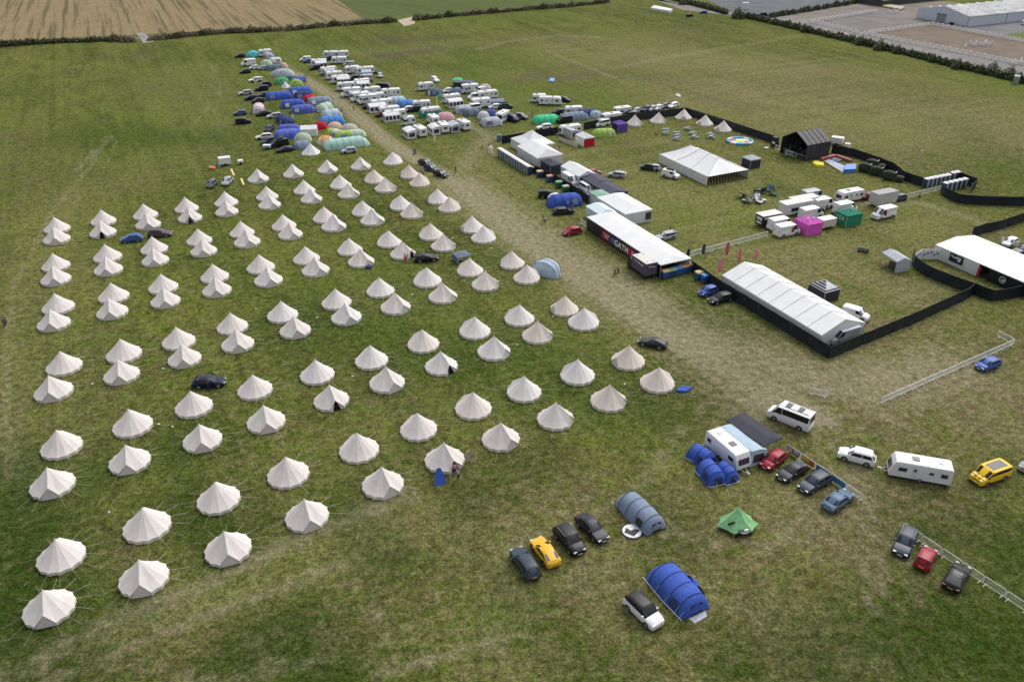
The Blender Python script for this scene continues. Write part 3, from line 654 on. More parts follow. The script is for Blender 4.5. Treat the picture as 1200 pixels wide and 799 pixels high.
def car(kind, col, lod, roofc=None, extra=''):
    L_, W_, H_, hz, hx, rf, rr, rb, dz, nz, tz, wr = CARS[kind]
    w = W_ / 2; big = kind in ('van', 'minibus', 'camper', 'smallvan')
    root = thing('parked_' + ('van' if big else 'car'), 'x', 'car')
    pm = PT(col)
    st = [(L_ / 2 - .02, nz - .16, .72, .34), (L_ / 2 - .10, nz - .02, .86, .26), (L_ / 2 - .32, nz + .07, .95, .22), ((L_ / 2 + hx) / 2, nz + (hz - nz) * .72, .99, .21), (hx, hz, 1.0, .21),
          (rf, hz + .03, 1.0, .21), ((rf + rr) / 2, (hz + dz) / 2 + .03, 1.0, .21), (rr, dz + .02, 1.0, .21), (rb, dz, .985, .22), (-L_ / 2 + .22, (dz + tz) / 2, .96, .24), (-L_ / 2 + .08, tz, .90, .28), (-L_ / 2, tz - .14, .80, .36)]
    def ring(x, zt, k, zb):
        q = w * k
        h = [(x, -q * .90, zb), (x, -q * .985, zb + .16), (x, -q, zb + (zt - zb) * .55), (x, -q * .965, zt - .09), (x, -q * .86, zt), (x, -q * .4, zt + .025)]
        return h + [(a, -b, c) for a, b, c in h[::-1]]
    if big: st = [(x, z, min(1, k + (1 - k) * .62), zb) for x, z, k, zb in st]
    b = MB(); b.rings([ring(*s) for s in st])
    wb = w * .905; wr_ = w * (wr + .20)
    cr = .035
    def gr(x, z, yb, yt, bz): 
        h = [(x, -yb, bz - .03), (x, -yt, z - .05), (x, -yt * .86, z), (x, -yt * .4, z + cr)]
        return h + [(a, -c, d) for a, c, d in h[::-1]]
    def wtop(z): return wb - (wb - wr_) * max(0, (z - hz)) / (H_ - hz)
    dx = rf - .25
    b.cur = 1 if roofc else 0
    g = [gr(hx + .03, hz + .03, wb, wb * .97, hz), gr(rf, H_ - .05, wb, wr_, hz), gr(rf - .35, H_ - .015, wb, wr_, hz), gr((rf + rr) / 2, H_, wb, wr_, (hz + dz) / 2), gr(rr + .3, H_ - .02, wb, wr_ * .98, dz), gr(rr, H_ - .055, wb, wr_ * .96, dz), gr(rb - .02, dz + .02, wb * .97, wb * .92, dz)]
    b.rings(g)
    part('body', b.mesh('body', pm, PT(roofc) if roofc else pm, smooth=38), root)
    def skin(p0, p1, p2, p3, n_, name, off=.012, m=GLASS, lab=None):
        q = MB(); a_, b_, c_, d_ = map(Vector, (p0, p1, p2, p3)); nn = (b_ - a_).cross(d_ - a_).normalized()
        if nn.dot(Vector(n_)) < 0: nn = -nn
        q.poly(*[p + nn * off for p in (a_, b_, c_, d_)]); q.poly(*[p - nn * .02 for p in (a_, b_, c_, d_)])
        k = len(q.v) - 8; q.f += [[k + i, k + (i + 1) % 4, k + 4 + (i + 1) % 4, k + 4 + i] for i in range(4)]; q.mi += [0] * 4
        part(name, q.mesh(name, m), root, lab)
    def lp(a, b_, t): return tuple(a[i] + (b_[i] - a[i]) * t for i in range(3))
    def facade(x0, z0, y0, x1, z1, y1, t0, t1, k, nm, n_, m=GLASS):
        A, B = (x0, -y0 * k, z0), (x0, y0 * k, z0); C1, D1 = (x1, y1 * k, z1), (x1, -y1 * k, z1)
        skin(lp(A, D1, t0), lp(B, C1, t0), lp(B, C1, t1), lp(A, D1, t1), n_, nm, m=m)
    facade(hx + .03, hz + .045, wb * .93, rf, H_ - .035, wr_ * .90, .06, .93, .99, 'windscreen', (1, 0, 1))
    if kind != 'van': facade(rb - .02, dz + .04, wb * .90, rr, H_ - .05, wr_ * .86, .12, .90, .96, 'rear_window', (-1, 0, .5))
    for s in (-1, 1):
        def sp_(x, z): return (x, s * (wb - (wb - wr_) * (z - hz) / (H_ - .05 - hz)), z)
        zb_, zt_ = hz + .045, H_ - .14
        pil = (rf + rr) / 2 + .05 if kind not in ('van', 'smallvan', 'camper', 'minibus') else rf - .55
        skin(sp_(hx - .22, zb_), sp_(pil + .04, zb_), sp_(pil + .04, zt_), sp_(rf + .02, zt_), (0, s, 0), 'side_window', off=.016)
        if kind in ('van', 'smallvan'): continue
        zb2 = hz + (.045 if kind not in ('minibus',) else .15)
        skin(sp_(pil - .04, zb2), sp_(rb + .30, zb2 + .02), sp_(rr + .06, zt_), sp_(pil - .04, zt_), (0, s, 0), 'side_window', off=.016)
    # wheels, arches
    wrd = .33 if not big else .35; fx, rx = L_ * .30, -L_ * .285
    def wheel():
        q = MB(); q.cyl((0, 0, 0), (0, 1, 0), wrd, .22, 14); return q.mesh('wheel', TYRE, smooth=30)
    def rim():
        q = MB(); q.cyl((0, 0, 0), (0, 1, 0), wrd * .66, .235, 10); return q.mesh('rim', RIM, smooth=30)
    for x in (fx, rx):
        for s in (-1, 1):
            wo_ = part('wheel', cached(('wh', wrd), wheel), root, loc=(x, s * (w - .095), wrd))
            if lod: part('rim', cached(('rm', wrd), rim), wo_)
    def arch():
        q = MB(); q.cyl((0, 0, 0), (0, 1, 0), wrd + .075, .262, 14); return q.mesh('arch', TRIM)
    if lod:
        for x in (fx, rx):
            for s in (-1, 1): part('wheel_arch', cached(('ar', wrd), arch), root, loc=(x, s * (w - .12), wrd + .02))
    else:
        q = MB()
        for x in (fx, rx):
            for s in (-1, 1): q.cyl((x, s * (w - .12), wrd + .02), (0, 1, 0), wrd + .075, .262, 10)
        part('wheel_arches', q.mesh('arch', TRIM), root)['kind'] = 'stuff'
    if lod:
        for s in (-1, 1):
            q = MB(); q.box(L_ / 2 - .30, L_ / 2 - .055, s * w * .62 - .17, s * w * .62 + .17, nz - .14, nz + .02); part('headlight', q.mesh('hl', LAMP, smooth=40), root)
            q = MB(); q.box(-L_ / 2 + .035, -L_ / 2 + .26, s * w * .70 - .15, s * w * .70 + .15, tz - .16, tz + (.0 if not big else .3)); part('tail_light', q.mesh('tl', TAIL), root)
            q = MB(); q.box(hx - .32, hx - .16, s * (w + .03) - .09, s * (w + .03) + .09, hz + .02, hz + .17); part('wing_mirror', q.mesh('mi', pm if not big else TRIM), root)
        q = MB(); q.box(L_ / 2 - .05, L_ / 2 + .01, -.26, .26, .36, .47); part('number_plate', q.mesh('pl', PLATEW), root)
        q = MB(); q.box(-L_ / 2 - .015, -L_ / 2 + .05, -.26, .26, .60, .71); part('number_plate', q.mesh('pl', PLATE), root)
        q = MB(); q.box(L_ / 2 - .09, L_ / 2 - .02, -w * .45, w * .45, nz - .32, nz - .16); part('grille', q.mesh('gr', TRIM), root)
        if 'r' in extra or kind in ('suv', 'estate'):
            for s in (-1, 1):
                q = MB(); q.tube([(rf - .1, s * wr_ * .93, H_ - .02), (rf - .3, s * wr_ * .93, H_ + .04), (rr + .3, s * wr_ * .93, H_ + .04), (rr + .1, s * wr_ * .93, H_ - .02)], .022, 4); part('roof_rail', q.mesh('rl', METAL if 'r' in extra else TRIM), root)
    if 'g' in extra:
        q = MB(); q.box(rr + .5, rf - .3, -wr_ * .62, wr_ * .62, H_ - .01, H_ + cr + .014); part('glass_roof', q.mesh('gr', GLASS), root)
    if 'k' in extra:  # black cladding along the sills
        for s in (-1, 1):
            q = MB(); q.box(-L_ / 2 + .1, L_ / 2 - .15, min(s * w * .98, s * (w + .012)), max(s * w * .98, s * (w + .012)), .2, .42); part('sill_cladding', q.mesh('cl', TRIM), root)
    if 't' in extra:  # open tailgate
        q = MB(); q.rings([[(rb + .0, -wb * .85, H_ - .02), (rb, wb * .85, H_ - .02)], [(rb - .75, wb * .8, H_ + .28), (rb - .75, -wb * .8, H_ + .28)][::-1]], cap=False)
        q = MB(); q.box(-.02, .02, -wb * .85, wb * .85, 0, .95); o_ = part('tailgate', q.mesh('tg', pm), root, loc=(rr - .02, 0, H_)); o_.rotation_euler.y = R(-108)
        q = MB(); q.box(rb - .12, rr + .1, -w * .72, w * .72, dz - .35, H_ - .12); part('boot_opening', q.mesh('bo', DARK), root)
    if 'd' in extra:  # open doors
        for s in (-1, 1):
            q = MB(); q.box(-.95, 0, -.03, .03, .35, 1.30); o_ = part('open_door', q.mesh('dr', pm), root, loc=(hx - .35, s * w, 0)); o_.rotation_euler.z = s * R(-58)
    if 's' in extra:  # bonnet stripes
        for s in (-1, 1):
            q = MB(); q.poly(*[(x, s * .28 + y, z) for x, y, z in ((L_ / 2 - .14, -.14, nz + .05), (L_ / 2 - .14, .14, nz + .05), (hx + .06, .14, hz + .045), (hx + .06, -.14, hz + .045))]); part('bonnet_stripe', q.mesh('bs', TRIM), root)
    if 'b' in extra:  # roof box / rack load
        q = MB(); q.rings([[(x, y * k, H_ + z) for y, z in ((-.38, .06), (-.40, .2), (-.28, .38), (.28, .38), (.40, .2), (.38, .06))] for x, k in ((-1.2, .7), (-1.0, 1), (.3, 1), (.7, .6))]); part('roof_box', q.mesh('rb', TRIM, smooth=40), root)
    if 'p' in extra:  # solar panels and roof rack on camper
        for i in range(4):
            q = MB(); q.box(rr + .4 + i * .82, rr + 1.1 + i * .82, -w * .55, w * .55, H_ + .05, H_ + .09); part('solar_panel', q.mesh('sp', GLASS if i % 2 else SHELL), root)
        for s in (-1, 1):
            q = MB(); q.tube([(rr + .2, s * w * .72, H_ + .1), (rf - .5, s * w * .72, H_ + .1)], .03, 4); part('roof_rail', q.mesh('rl', TRIM), root)
    if 'l' in extra:  # printed logo panel
        for s in (-1, 1):
            q = MB(); q.box(.3, .95, min(s * w, s * (w + .014)), max(s * w, s * (w + .014)), .9, 1.9); part('logo_panel', q.mesh('lg', mat('maroon print', (.2, .02, .05))), root)
    return root
def caravan(L_, W_=2.25, H_=2.55, variant=0, shell=None):
    root = thing('caravan', 'x', 'caravan'); sh = shell or SHELL
    prof = [(L_ / 2 - .12, .42), (L_ / 2, .75), (L_ / 2 - .05, 1.05), (L_ / 2 - .32, 1.95), (L_ / 2 - .62, H_ - .12), (L_ / 2 - .95, H_), (0, H_ + .04), (-L_ / 2 + .35, H_), (-L_ / 2 + .10, H_ - .14), (-L_ / 2, 1.3), (-L_ / 2 + .02, .42)]
    def sl(y, k, dz): return [(x * k, y, min(z, H_ - dz) if z > 1 else z) for x, z in prof]
    b = MB(); b.rings([sl(-W_ / 2, .992, .13), sl(-W_ / 2 + .07, 1, .03), sl(-W_ / 2 + .3, 1, -.03), sl(W_ / 2 - .3, 1, -.03), sl(W_ / 2 - .07, 1, .03), sl(W_ / 2, .992, .13)])
    part('body', b.mesh('body', sh, smooth=35), root)
    for yy in ((-.72, -.30), (-.27, .27), (.30, .72)):
        q = MB(); k = W_ / 2 / .98
        pts = [(L_ / 2 - .05 - .0 + .012, yy[0] * k, 1.12), (L_ / 2 - .05 + .012, yy[1] * k, 1.12), (L_ / 2 - .28 + .012, yy[1] * k, 1.86), (L_ / 2 - .28 + .012, yy[0] * k, 1.86)]
        q.poly(*[(x + .01, y, z + .01) for x, y, z in pts]); part('front_window', q.mesh('fw', CGLASS), root)
    q = MB(); q.box(-L_ / 2 - .012, -L_ / 2 + .1, -.5, .5, 1.3, 1.85); part('rear_window', q.mesh('rw', CGLASS), root)
    for s in (-1, 1):
        for x0, x1, z0, z1 in ((L_ * .22, L_ * .22 + .95, 1.25, 1.8), (-L_ * .42, -L_ * .42 + .75, 1.25, 1.8)) + (((-L_ * .20, -L_ * .20 + .5, 1.4, 1.75),) if variant else ()):
            q = MB(); q.box(x0, x1, min(s * W_ / 2 * .98, s * (W_ / 2 + .014)), max(s * W_ / 2 * .98, s * (W_ / 2 + .014)), z0, z1); part('side_window', q.mesh('sw', CGLASS), root)
        q = MB(); q.cyl((-.1, s * (W_ / 2 - .10), .32), (0, 1, 0), .32, .2, 12); wo_ = part('wheel', q.mesh('wh', TYRE), root)
        q = MB(); q.cyl((-.1, s * (W_ / 2 - .10), .32), (0, 1, 0), .18, .22, 10); part('rim', q.mesh('rm', RIM), wo_)
    dy = W_ / 2 if variant != 2 else -W_ / 2
    for dy in (W_ / 2, -W_ / 2) if variant == 1 else (W_ / 2,):
        q = MB(); s = 1 if dy > 0 else -1; q.box(.35, .95, min(dy, dy + s * .012), max(dy, dy + s * .012), .5, 2.25); dr = part('door', q.mesh('dr', mat('caravan door', (.62, .62, .63), rough=.4)), root)
        q = MB(); q.box(.48, .82, min(dy, dy + s * .02), max(dy, dy + s * .02), 1.5, 1.85); part('door_window', q.mesh('dw', CGLASS), dr)
    q = MB(); q.box(.25, 1.05, -.38, .38, H_, H_ + .11); part('roof_light', q.mesh('rl', CGLASS), root)
    q = MB(); q.box(-L_ * .33, -L_ * .33 + .42, -.2, .2, H_, H_ + .1); part('roof_vent', q.mesh('rv', sh), root)
    q = MB(); q.tube([(L_ / 2 - .3, -.5, .42), (L_ / 2 + .85, 0, .42)], .045, 4); q.tube([(L_ / 2 - .3, .5, .42), (L_ / 2 + .85, 0, .42)], .045, 4); q.box(L_ / 2 + .7, L_ / 2 + 1.05, -.07, .07, .38, .55); q.cyl((L_ / 2 + .6, .0, .25), (0, 0, 1), .04, .5, 6)
    part('tow_hitch', q.mesh('th', SHELL), root)
    q = MB(); q.box(-L_ / 2 + .02, L_ / 2 - .1, -W_ / 2 + .05, W_ / 2 - .05, .3, .43); part('chassis', q.mesh('ch', TRIM), root)
    return root
def motorhome(L_=6.4, variant=0):
    root = thing('motorhome', 'x', 'motorhome')
    W_, H_ = 2.2, 2.85; x = L_ / 2
    prof = [(x - .05, .40), (x, .85), (x - .75, 1.2), (x - 1.35, 1.95), (x - .75, 2.15), (x - .55, 2.5), (x - 1.0, H_), (-x + .2, H_), (-x, H_ - .15), (-x, .42)]
    b = MB(); b.rings([[(a, -W_ / 2, min(c, H_ - .1) if c > 1 else c) for a, c in prof], [(a, -W_ / 2 + .09, c) for a, c in prof], [(a, W_ / 2 - .09, c) for a, c in prof], [(a, W_ / 2, min(c, H_ - .1) if c > 1 else c) for a, c in prof]])
    part('body', b.mesh('body', SHELL, smooth=30), root)
    q = MB(); q.poly((x - .74, -.9, 1.24), (x - .74, .9, 1.24), (x - 1.28, .85, 1.92), (x - 1.28, -.85, 1.92)); part('windscreen', q.mesh('ws', GLASS), root)
    q = MB(); q.box(x - .7, x - .585, -.55, .55, 2.2, 2.42); part('front_window', q.mesh('fw', CGLASS), root)
    for s in (-1, 1):
        y0, y1 = (W_ / 2 * .98, W_ / 2 + .014)
        for nm, x0, x1, z0, z1, m_ in (('cab_window', x - 2.05, x - 1.35, 1.28, 1.82, GLASS), ('side_window', -.1, .75, 1.45, 2.0, CGLASS), ('side_window', -x + .4, -x + 1.15, 1.45, 1.95, CGLASS)):
            q = MB(); q.box(x0, x1, min(s * y0, s * y1), max(s * y0, s * y1), z0, z1); part(nm, q.mesh(nm, m_), root)
        for xx in (x - 1.1, -x + 1.6):
            q = MB(); q.cyl((xx, s * (W_ / 2 - .1), .35), (0, 1, 0), .35, .24, 12); part('wheel', q.mesh('wh', TYRE), root)
        q = MB(); q.box(x - .25, x - .02, s * .75 - .16, s * .75 + .16, .72, .88); part('headlight', q.mesh('hl', LAMP), root)
    q = MB(); q.box(-.6, .1, -.35, .35, H_, H_ + .1); part('roof_light', q.mesh('rl', CGLASS), root)
    q = MB(); q.box(-x - .012, -x + .1, -.5, .5, 1.5, 2.05); part('rear_window', q.mesh('rw', CGLASS), root)
    q = MB(); q.box(x - .1, x + .02, -.6, .6, .45, .68); part('grille', q.mesh('gr', TRIM), root)
    return root
def awning(L_, D_, H_=2.35, col='grey', win=True):
    """porch awning: back (high) edge along -y side, slopes to +y ; L along x"""
    root = thing('caravan_awning', 'x', 'awning'); m_ = fab(col); x = L_ / 2
    b = MB(); r = [[(-x, -D_ / 2, 0), (-x, -D_ / 2, H_), (-x, 0, H_ - .05), (-x, D_ / 2 - .15, H_ - .45), (-x, D_ / 2, H_ - .6), (-x, D_ / 2 + .02, 0)]]
    for t in (.25, .5, .75, 1): r.append([(-x + L_ * t, y, z - (.04 if t == .5 and z > 0 else 0)) for _, y, z in r[0]])
    b.rings(r, cap=True); part('canopy', b.mesh('can', m_, smooth=25), root)
    n = max(2, int(L_ / 1.1))
    for i in range(n):
        x0 = -x + L_ * (i + .14) / n; x1 = -x + L_ * (i + .86) / n
        q = MB(); q.poly((x0, D_ / 2 + .035, .55), (x1, D_ / 2 + .035, .55), (x1, D_ / 2 + .015, H_ - .72), (x0, D_ / 2 + .015, H_ - .72)); part('window_panel', q.mesh('wp', CGLASS), root)
    for s in (-1, 1):
        q = MB(); q.poly(*[(s * (x + .015), y, z) for y, z in ((-D_ * .32, .5), (D_ * .32, .5), (D_ * .32, H_ - .85), (-D_ * .32, H_ - .7))]); part('window_panel', q.mesh('wp', CGLASS), root)
    return root
def box_trailer(L_, W_, H_, side, roof=None, zb=.45, doors=True, name='box_trailer'):
    root = thing(name, 'x', 'trailer'); x, y = L_ / 2, W_ / 2
    b = MB(); b.box(-x, x, -y, y, zb, H_ - .05); part('body', b.mesh('body', side), root)
    b = MB(); b.box(-x - .03, x + .03, -y - .03, y + .03, H_ - .05, H_ + .03); part('roof', b.mesh('rf', roof or SHELL), root)
    for s in (-1, 1):
        for xx in (-.45, .45):
            q = MB(); q.cyl((xx * (1 if L_ > 3.4 else .0) - (.1 if L_ > 3.4 else 0), s * (y - .1), .33), (0, 1, 0), .33, .22, 12); part('wheel', q.mesh('wh', TYRE), root)
            if L_ <= 3.4: break
    q = MB(); q.tube([(x - .1, -.45, zb), (x + .9, 0, zb)], .04, 4); q.tube([(x - .1, .45, zb), (x + .9, 0, zb)], .04, 4); part('drawbar', q.mesh('db', TRIM), root)
    if doors:
        for s in (-1, 1):
            q = MB(); q.box(-x - .02, -x + .02, min(0, s * (y - .1)) + .03, max(0, s * (y - .1)) - .03, zb + .1, H_ - .2); part('rear_door', q.mesh('rd', side), root)
    return root
def place_v(kind, build, L_, W_, s, cx, by, hd, label, cat, grp=None, key=None, scale=None):
    px, py = G(s, cx, by)
    loc = near_edge(px, py, L_, W_, hd)
    return spawn(key, build, label, cat, loc, R(hd), grp, scale)
def A_car(kind, col, s, cx, by, hd, label, extra='', lod=0, roofc=None, grp=None):
    L_, W_ = CARS[kind][:2]
    cat = 'van' if kind in ('van', 'minibus', 'smallvan', 'camper') else 'car'
    return place_v(kind, lambda: car(kind, col, lod, roofc, extra), L_, W_, s, cx, by, hd, label, cat, grp, ('car', kind, col, lod, roofc, extra))
def A_cv(L_, s, cx, by, hd, label, variant=0, grp='touring caravans in the far camping rows'):
    if grp: hd += (len(label) * 37 % 17) - 8
    return place_v('cv', lambda: caravan(L_, variant=variant), L_, 2.25, s, cx, by, hd, label, 'caravan', grp, ('cv', L_, variant))
def A_mh(s, cx, by, hd, label, L_=6.4, grp=None):
    return place_v('mh', lambda: motorhome(L_), L_, 2.2, s, cx, by, hd, label, 'motorhome', grp, ('mh', L_))
def A_aw(L_, D_, col, s, cx, by, hd, label, H_=2.35):
    return place_v('aw', lambda: awning(L_, D_, H_, col), L_, D_, s, cx, by, hd, label, 'awning', None, ('aw', L_, D_, col, H_))
def A_tt(L_, W_, H_, col, s, cx, by, hd, label, col2=None, hoops=4, win='greyblue', porch=True, guys=False):
    return place_v('tt', lambda: tunnel_tent(L_, W_, H_, col, col2, hoops, win, porch, guys), L_, W_, s, cx, by, hd, label, 'tent', None, ('tt', L_, W_, col, col2, hoops, win, guys))
def A_dt(L_, W_, H_, col, s, cx, by, hd, label, col2='palegrey'):
    return place_v('dt', lambda: dome_tent(L_, W_, H_, col, col2), L_, W_, s, cx, by, hd, label, 'tent', None, ('dt', L_, W_, col, col2))

# ---------------------------------------------------------------- far camping field, west block: cars and tents
A_car('hatch', 'black', 'A', 265, 228, 206, 'black hatchback parked left of the turquoise tent')
A_dt(5.6, 4.2, 2.1, 'turq', 'A', 460, 218, 26, 'turquoise dome tent at the far end of the west rows', 'turq')
A_cv(5.2, 'A', 630, 212, 200, 'white caravan right behind the turquoise tent')
A_tt(5.6, 3.6, 2.0, 'palegrey', 'A', 685, 245, 300, 'pale grey tunnel tent in front of the furthest west caravan', hoops=3)
A_dt(4.8, 3.8, 2.4, 'palegreen', 'A', 645, 362, 26, 'pale green dome tent below the grey tunnel tent', 'cream')
A_tt(4.6, 3.0, 1.8, 'white', 'A', 772, 300, 26, 'small white tunnel tent right of the pale green dome', hoops=3)
A_tt(6.0, 3.4, 1.9, 'slate', 'A', 755, 412, 20, 'dark grey tunnel tent left of the big grey dome', hoops=3)
A_car('van', 'white', 'A', 392, 352, 206, 'white panel van fourth vehicle up the west row')
A_car('hatch', 'charcoal', 'A', 340, 458, 206, 'dark grey hatchback below the white panel van')
A_car('mini', 'white', 'A', 470, 400, 206, 'small white car beside the dark grey hatchback')
A_car('mini', 'silver', 'A', 592, 408, 206, 'small silver car in front of the pale green dome')
A_dt(3.4, 3.0, 1.9, 'peach', 'A', 888, 372, 0, 'small beige dome tent above the big grey dome', 'peach')
A_dt(8.6, 5.0, 2.5, 'palegrey', 'A', 885, 505, 10, 'big grey and white dome tent with dark wings', 'greyblue')
A_dt(5.6, 4.4, 2.3, 'green', 'A', 868, 620, 20, 'green dome tent behind the small white pyramid', 'green')
A_tt(4.6, 3.4, 2.0, 'darkgreen', 'A', 985, 585, 10, 'dark green tunnel tent right of the green dome', hoops=3)
A_tt(4.2, 3.2, 1.9, 'blue', 'A', 1085, 600, 10, 'small blue tunnel tent behind the lime tent', hoops=3)
spawn(('tipi', 1.6), lambda: tipi(1.7, 2.0, 'white', 5), 'small white pyramid tent beside the green dome', 'tent', near_edge(*G('A', 922, 655), 3, 3, 0), 0)
A_car('estate', 'white', 'A', 490, 580, 206, 'white estate car with its tailgate raised', 't')
A_car('suv', 'navy', 'A', 575, 712, 206, 'navy off-roader with its tailgate raised', 't')
A_car('suv', 'black', 'A', 625, 655, 206, 'black off-roader behind the navy one')
A_car('estate', 'silver', 'A', 345, 770, 206, 'silver estate car above the two dark saloons')
A_car('saloon', 'slate', 'A', 610, 800, 206, 'slate grey saloon nosing the long blue tunnel tent')
A_car('hatch', 'navy', 'B', 365, 92, 206, 'navy hatchback second above the pink tent')
A_car('hatch', 'charcoal', 'B', 455, 128, 206, 'charcoal hatchback just above the pink tent')
A_tt(8.4, 4.2, 2.3, 'royal', 'Z2', 468, 418, 200, 'long royal blue tunnel tent behind the dark saloons', hoops=4)
A_tt(6.8, 3.8, 2.3, 'pinkwhite', 'B', 470, 262, 285, 'pinkish white tunnel tent pointing towards the black car', hoops=3)
A_car('saloon', 'black', 'B', 525, 292, 206, 'black saloon at the foot of the pinkish tent')
A_car('estate', 'silver', 'B', 662, 322, 206, 'silver estate right of the black saloon')
A_car('hatch', 'skyblue', 'B', 235, 282, 200, 'blue hatchback standing alone in the grass, westmost')
A_car('suv', 'black', 'B', 275, 392, 20, 'black car with its doors and boot open in the grass', 'td')
A_car('hatch', 'slate', 'B', 598, 492, 262, 'dark hatchback facing the camp with its boot raised', 't')
A_car('estate', 'cream', 'B', 535, 585, 202, 'cream estate car above the black camper')
A_car('suv', 'slate', 'B', 590, 655, 225, 'slate off-roader beside the black camper')
A_car('camper', 'black', 'B', 725, 690, 215, 'black camper van with dark raised roof', 'b')
A_car('coupe', 'charcoal', 'B', 792, 748, 206, 'charcoal coupe nearest in the west block')
o = spawn(('ctr', 1), lambda: box_trailer(2.0, 1.3, 1.1, mat('pale blue tarp', (.22, .35, .46))), 'small pale blue covered trailer beside the black camper', 'trailer', near_edge(*G('B', 570, 700), 2, 1.3, 0), 0)
A_tt(7.6, 4.0, 2.2, 'darkblue', 'B', 800, 415, 302, 'dark blue tunnel tent slanting towards the grey saloon', hoops=4)
A_tt(6.4, 3.4, 2.0, 'indigo', 'B', 835, 495, 10, 'indigo tunnel tent under the dark blue slanting one', hoops=3)
A_tt(7.6, 4.2, 2.3, 'periwinkle', 'B', 842, 582, 196, 'periwinkle tunnel tent left of the white frame tent', hoops=4)
A_tt(7.8, 4.2, 2.3, 'royal', 'Z2', 600, 388, 200, 'royal blue tunnel tent under the lime tent', hoops=4, win='white')
A_tt(6.0, 3.6, 2.1, 'navy', 'Z2', 618, 412, 200, 'navy tunnel tent beside the red windbreak', hoops=3)
A_dt(4.8, 3.6, 2.2, 'lime', 'Z2', 572, 332, 20, 'lime dome tent peeping over the royal blue tunnel', 'lime')
A_tt(4.2, 3.2, 1.9, 'blue', 'Z2', 596, 308, 20, 'deep blue tunnel tent right of the dark green one', hoops=3)
A_tt(7.4, 4.4, 2.3, 'blue', 'Z2', 555, 470, 200, 'blue tunnel tent behind the shorter blue one', hoops=4, win='cream')
A_tt(7.2, 4.0, 2.2, 'indigo', 'Z2', 617, 502, 196, 'indigo tunnel tent with pale windows by the open grass', hoops=4, win='palegrey')
A_tt(7.6, 4.4, 2.3, 'greyblue', 'Z2', 722, 452, 196, 'grey blue tunnel tent beside the lane', hoops=4, win='white')
A_tt(4.4, 3.2, 1.9, 'red', 'Z2', 662, 428, 210, 'red tunnel tent half hidden behind the grey blue one', hoops=3)
A_tt(5.8, 3.8, 2.2, 'palegreen', 'Z2', 752, 492, 240, 'pale green tunnel tent by the lane', hoops=3, win='white')
A_tt(5.8, 4.0, 2.2, 'paleblue', 'Z2', 795, 532, 210, 'pale blue tunnel tent above the bright blue one', hoops=3, win='white')
A_tt(7.4, 4.2, 2.3, 'sky', 'Z2', 797, 578, 200, 'bright blue tunnel tent beside the lane', hoops=4)
A_dt(4.4, 3.4, 2.0, 'red', 'Z2', 720, 603, 20, 'bright red dome tent', 'red')
o = place_v('fs', lambda: frame_shelter(4.4, 3.6, 2.0, 'white', 'white', ridge=.7, hip=False, window='s', legs=False, name='frame_tent'), 4.4, 3.6, 'Z2', 655, 642, 10, 'white frame tent left of the red dome', 'tent', None, ('fs1',))
A_dt(4.6, 4.0, 2.2, 'orange', 'Q', 437, 685, 20, 'orange and white dome tent in the front line', 'white')
A_dt(4.6, 4.0, 2.2, 'peach', 'Q', 528, 545, 20, 'peach dome tent behind the lime one', 'peach')
A_dt(5.2, 4.2, 2.2, 'beige', 'Q', 672, 565, 20, 'beige dome tent right of the peach one', 'beige')
A_tt(4.8, 3.4, 2.1, 'lime', 'Q', 525, 612, 330, 'lime tunnel tent between the orange and beige domes', col2='cream', hoops=3)
A_tt(8.2, 3.6, 1.9, 'palegreen', 'Q', 690, 622, 200, 'long pale green tunnel tent behind the mint one', col2='lime', hoops=4)
A_tt(12.0, 4.4, 2.4, 'mint', 'Q', 648, 735, 204, 'long mint tunnel tent in the front line', hoops=6, win='mint')
A_car('hatch', 'silver', 'Q', 668, 768, 202, 'silver hatchback in front of the mint tunnel tent')
A_dt(5.0, 4.2, 2.4, 'palegreen', 'Q', 215, 665, 20, 'pale green dome tent behind the grey lilac one', 'palegreen')
A_tt(4.8, 3.6, 1.9, 'greyblue', 'Q', 213, 728, 210, 'grey blue tunnel tent left of the white pyramid', hoops=3)
spawn(('tipi', 2.6), lambda: tipi(2.7, 2.5, 'white', 4), 'white pyramid tent in the front line of the west block', 'tent', near_edge(*G('Q', 293, 778), 5, 5, 0), R(45))
def camp_chair():
    root = thing('camping_chair', 'x', 'chair'); m_ = fab('slate')
    q = MB(); q.box(-.28, .28, -.28, .28, .42, .47); part('seat', q.mesh('s', m_), root)
    q = MB(); q.box(-.32, -.27, -.28, .28, .45, .98); part('backrest', q.mesh('b', m_), root)
    for a in (-.26, .26):
        for b_ in (-.26, .26):
            q = MB(); q.box(a - .02, a + .02, b_ - .02, b_ + .02, 0, .42); part('leg', q.mesh('l', METAL), root)
    return root
spawn(('chair',), camp_chair, 'grey camping chair alone on the grass between blue tents', 'chair', near_edge(*G('Q', 340, 415), .6, .6, 0), 1)
spawn(('chair',), camp_chair, 'grey camping chair closest to the blue tents', 'chair', near_edge(*G('Q', 362, 412), .6, .6, 0), 2.5)
def feather_flag(h, col, key):
    root = thing('feather_flag', 'x', 'flag')
    q = MB(); q.tube([(0, 0, 0), (0, 0, h * .75), (.08, 0, h * .93), (.35, 0, h)], .03, 5); part('pole', q.mesh('p', METAL), root)
    q = MB(); q.rings([[(.03, 0, h * .22), (.55, .05, h * .18)], [(.03, 0, h * .5), (.62, -.04, h * .48)], [(.04, 0, h * .78), (.66, .05, h * .8)], [(.1, 0, h * .93), (.6, .02, h * .93)], [(.36, 0, h), (.42, 0, h)]], cap=False); part('banner', q.mesh('b', mat(key, col, rough=.7)), root)
    return root
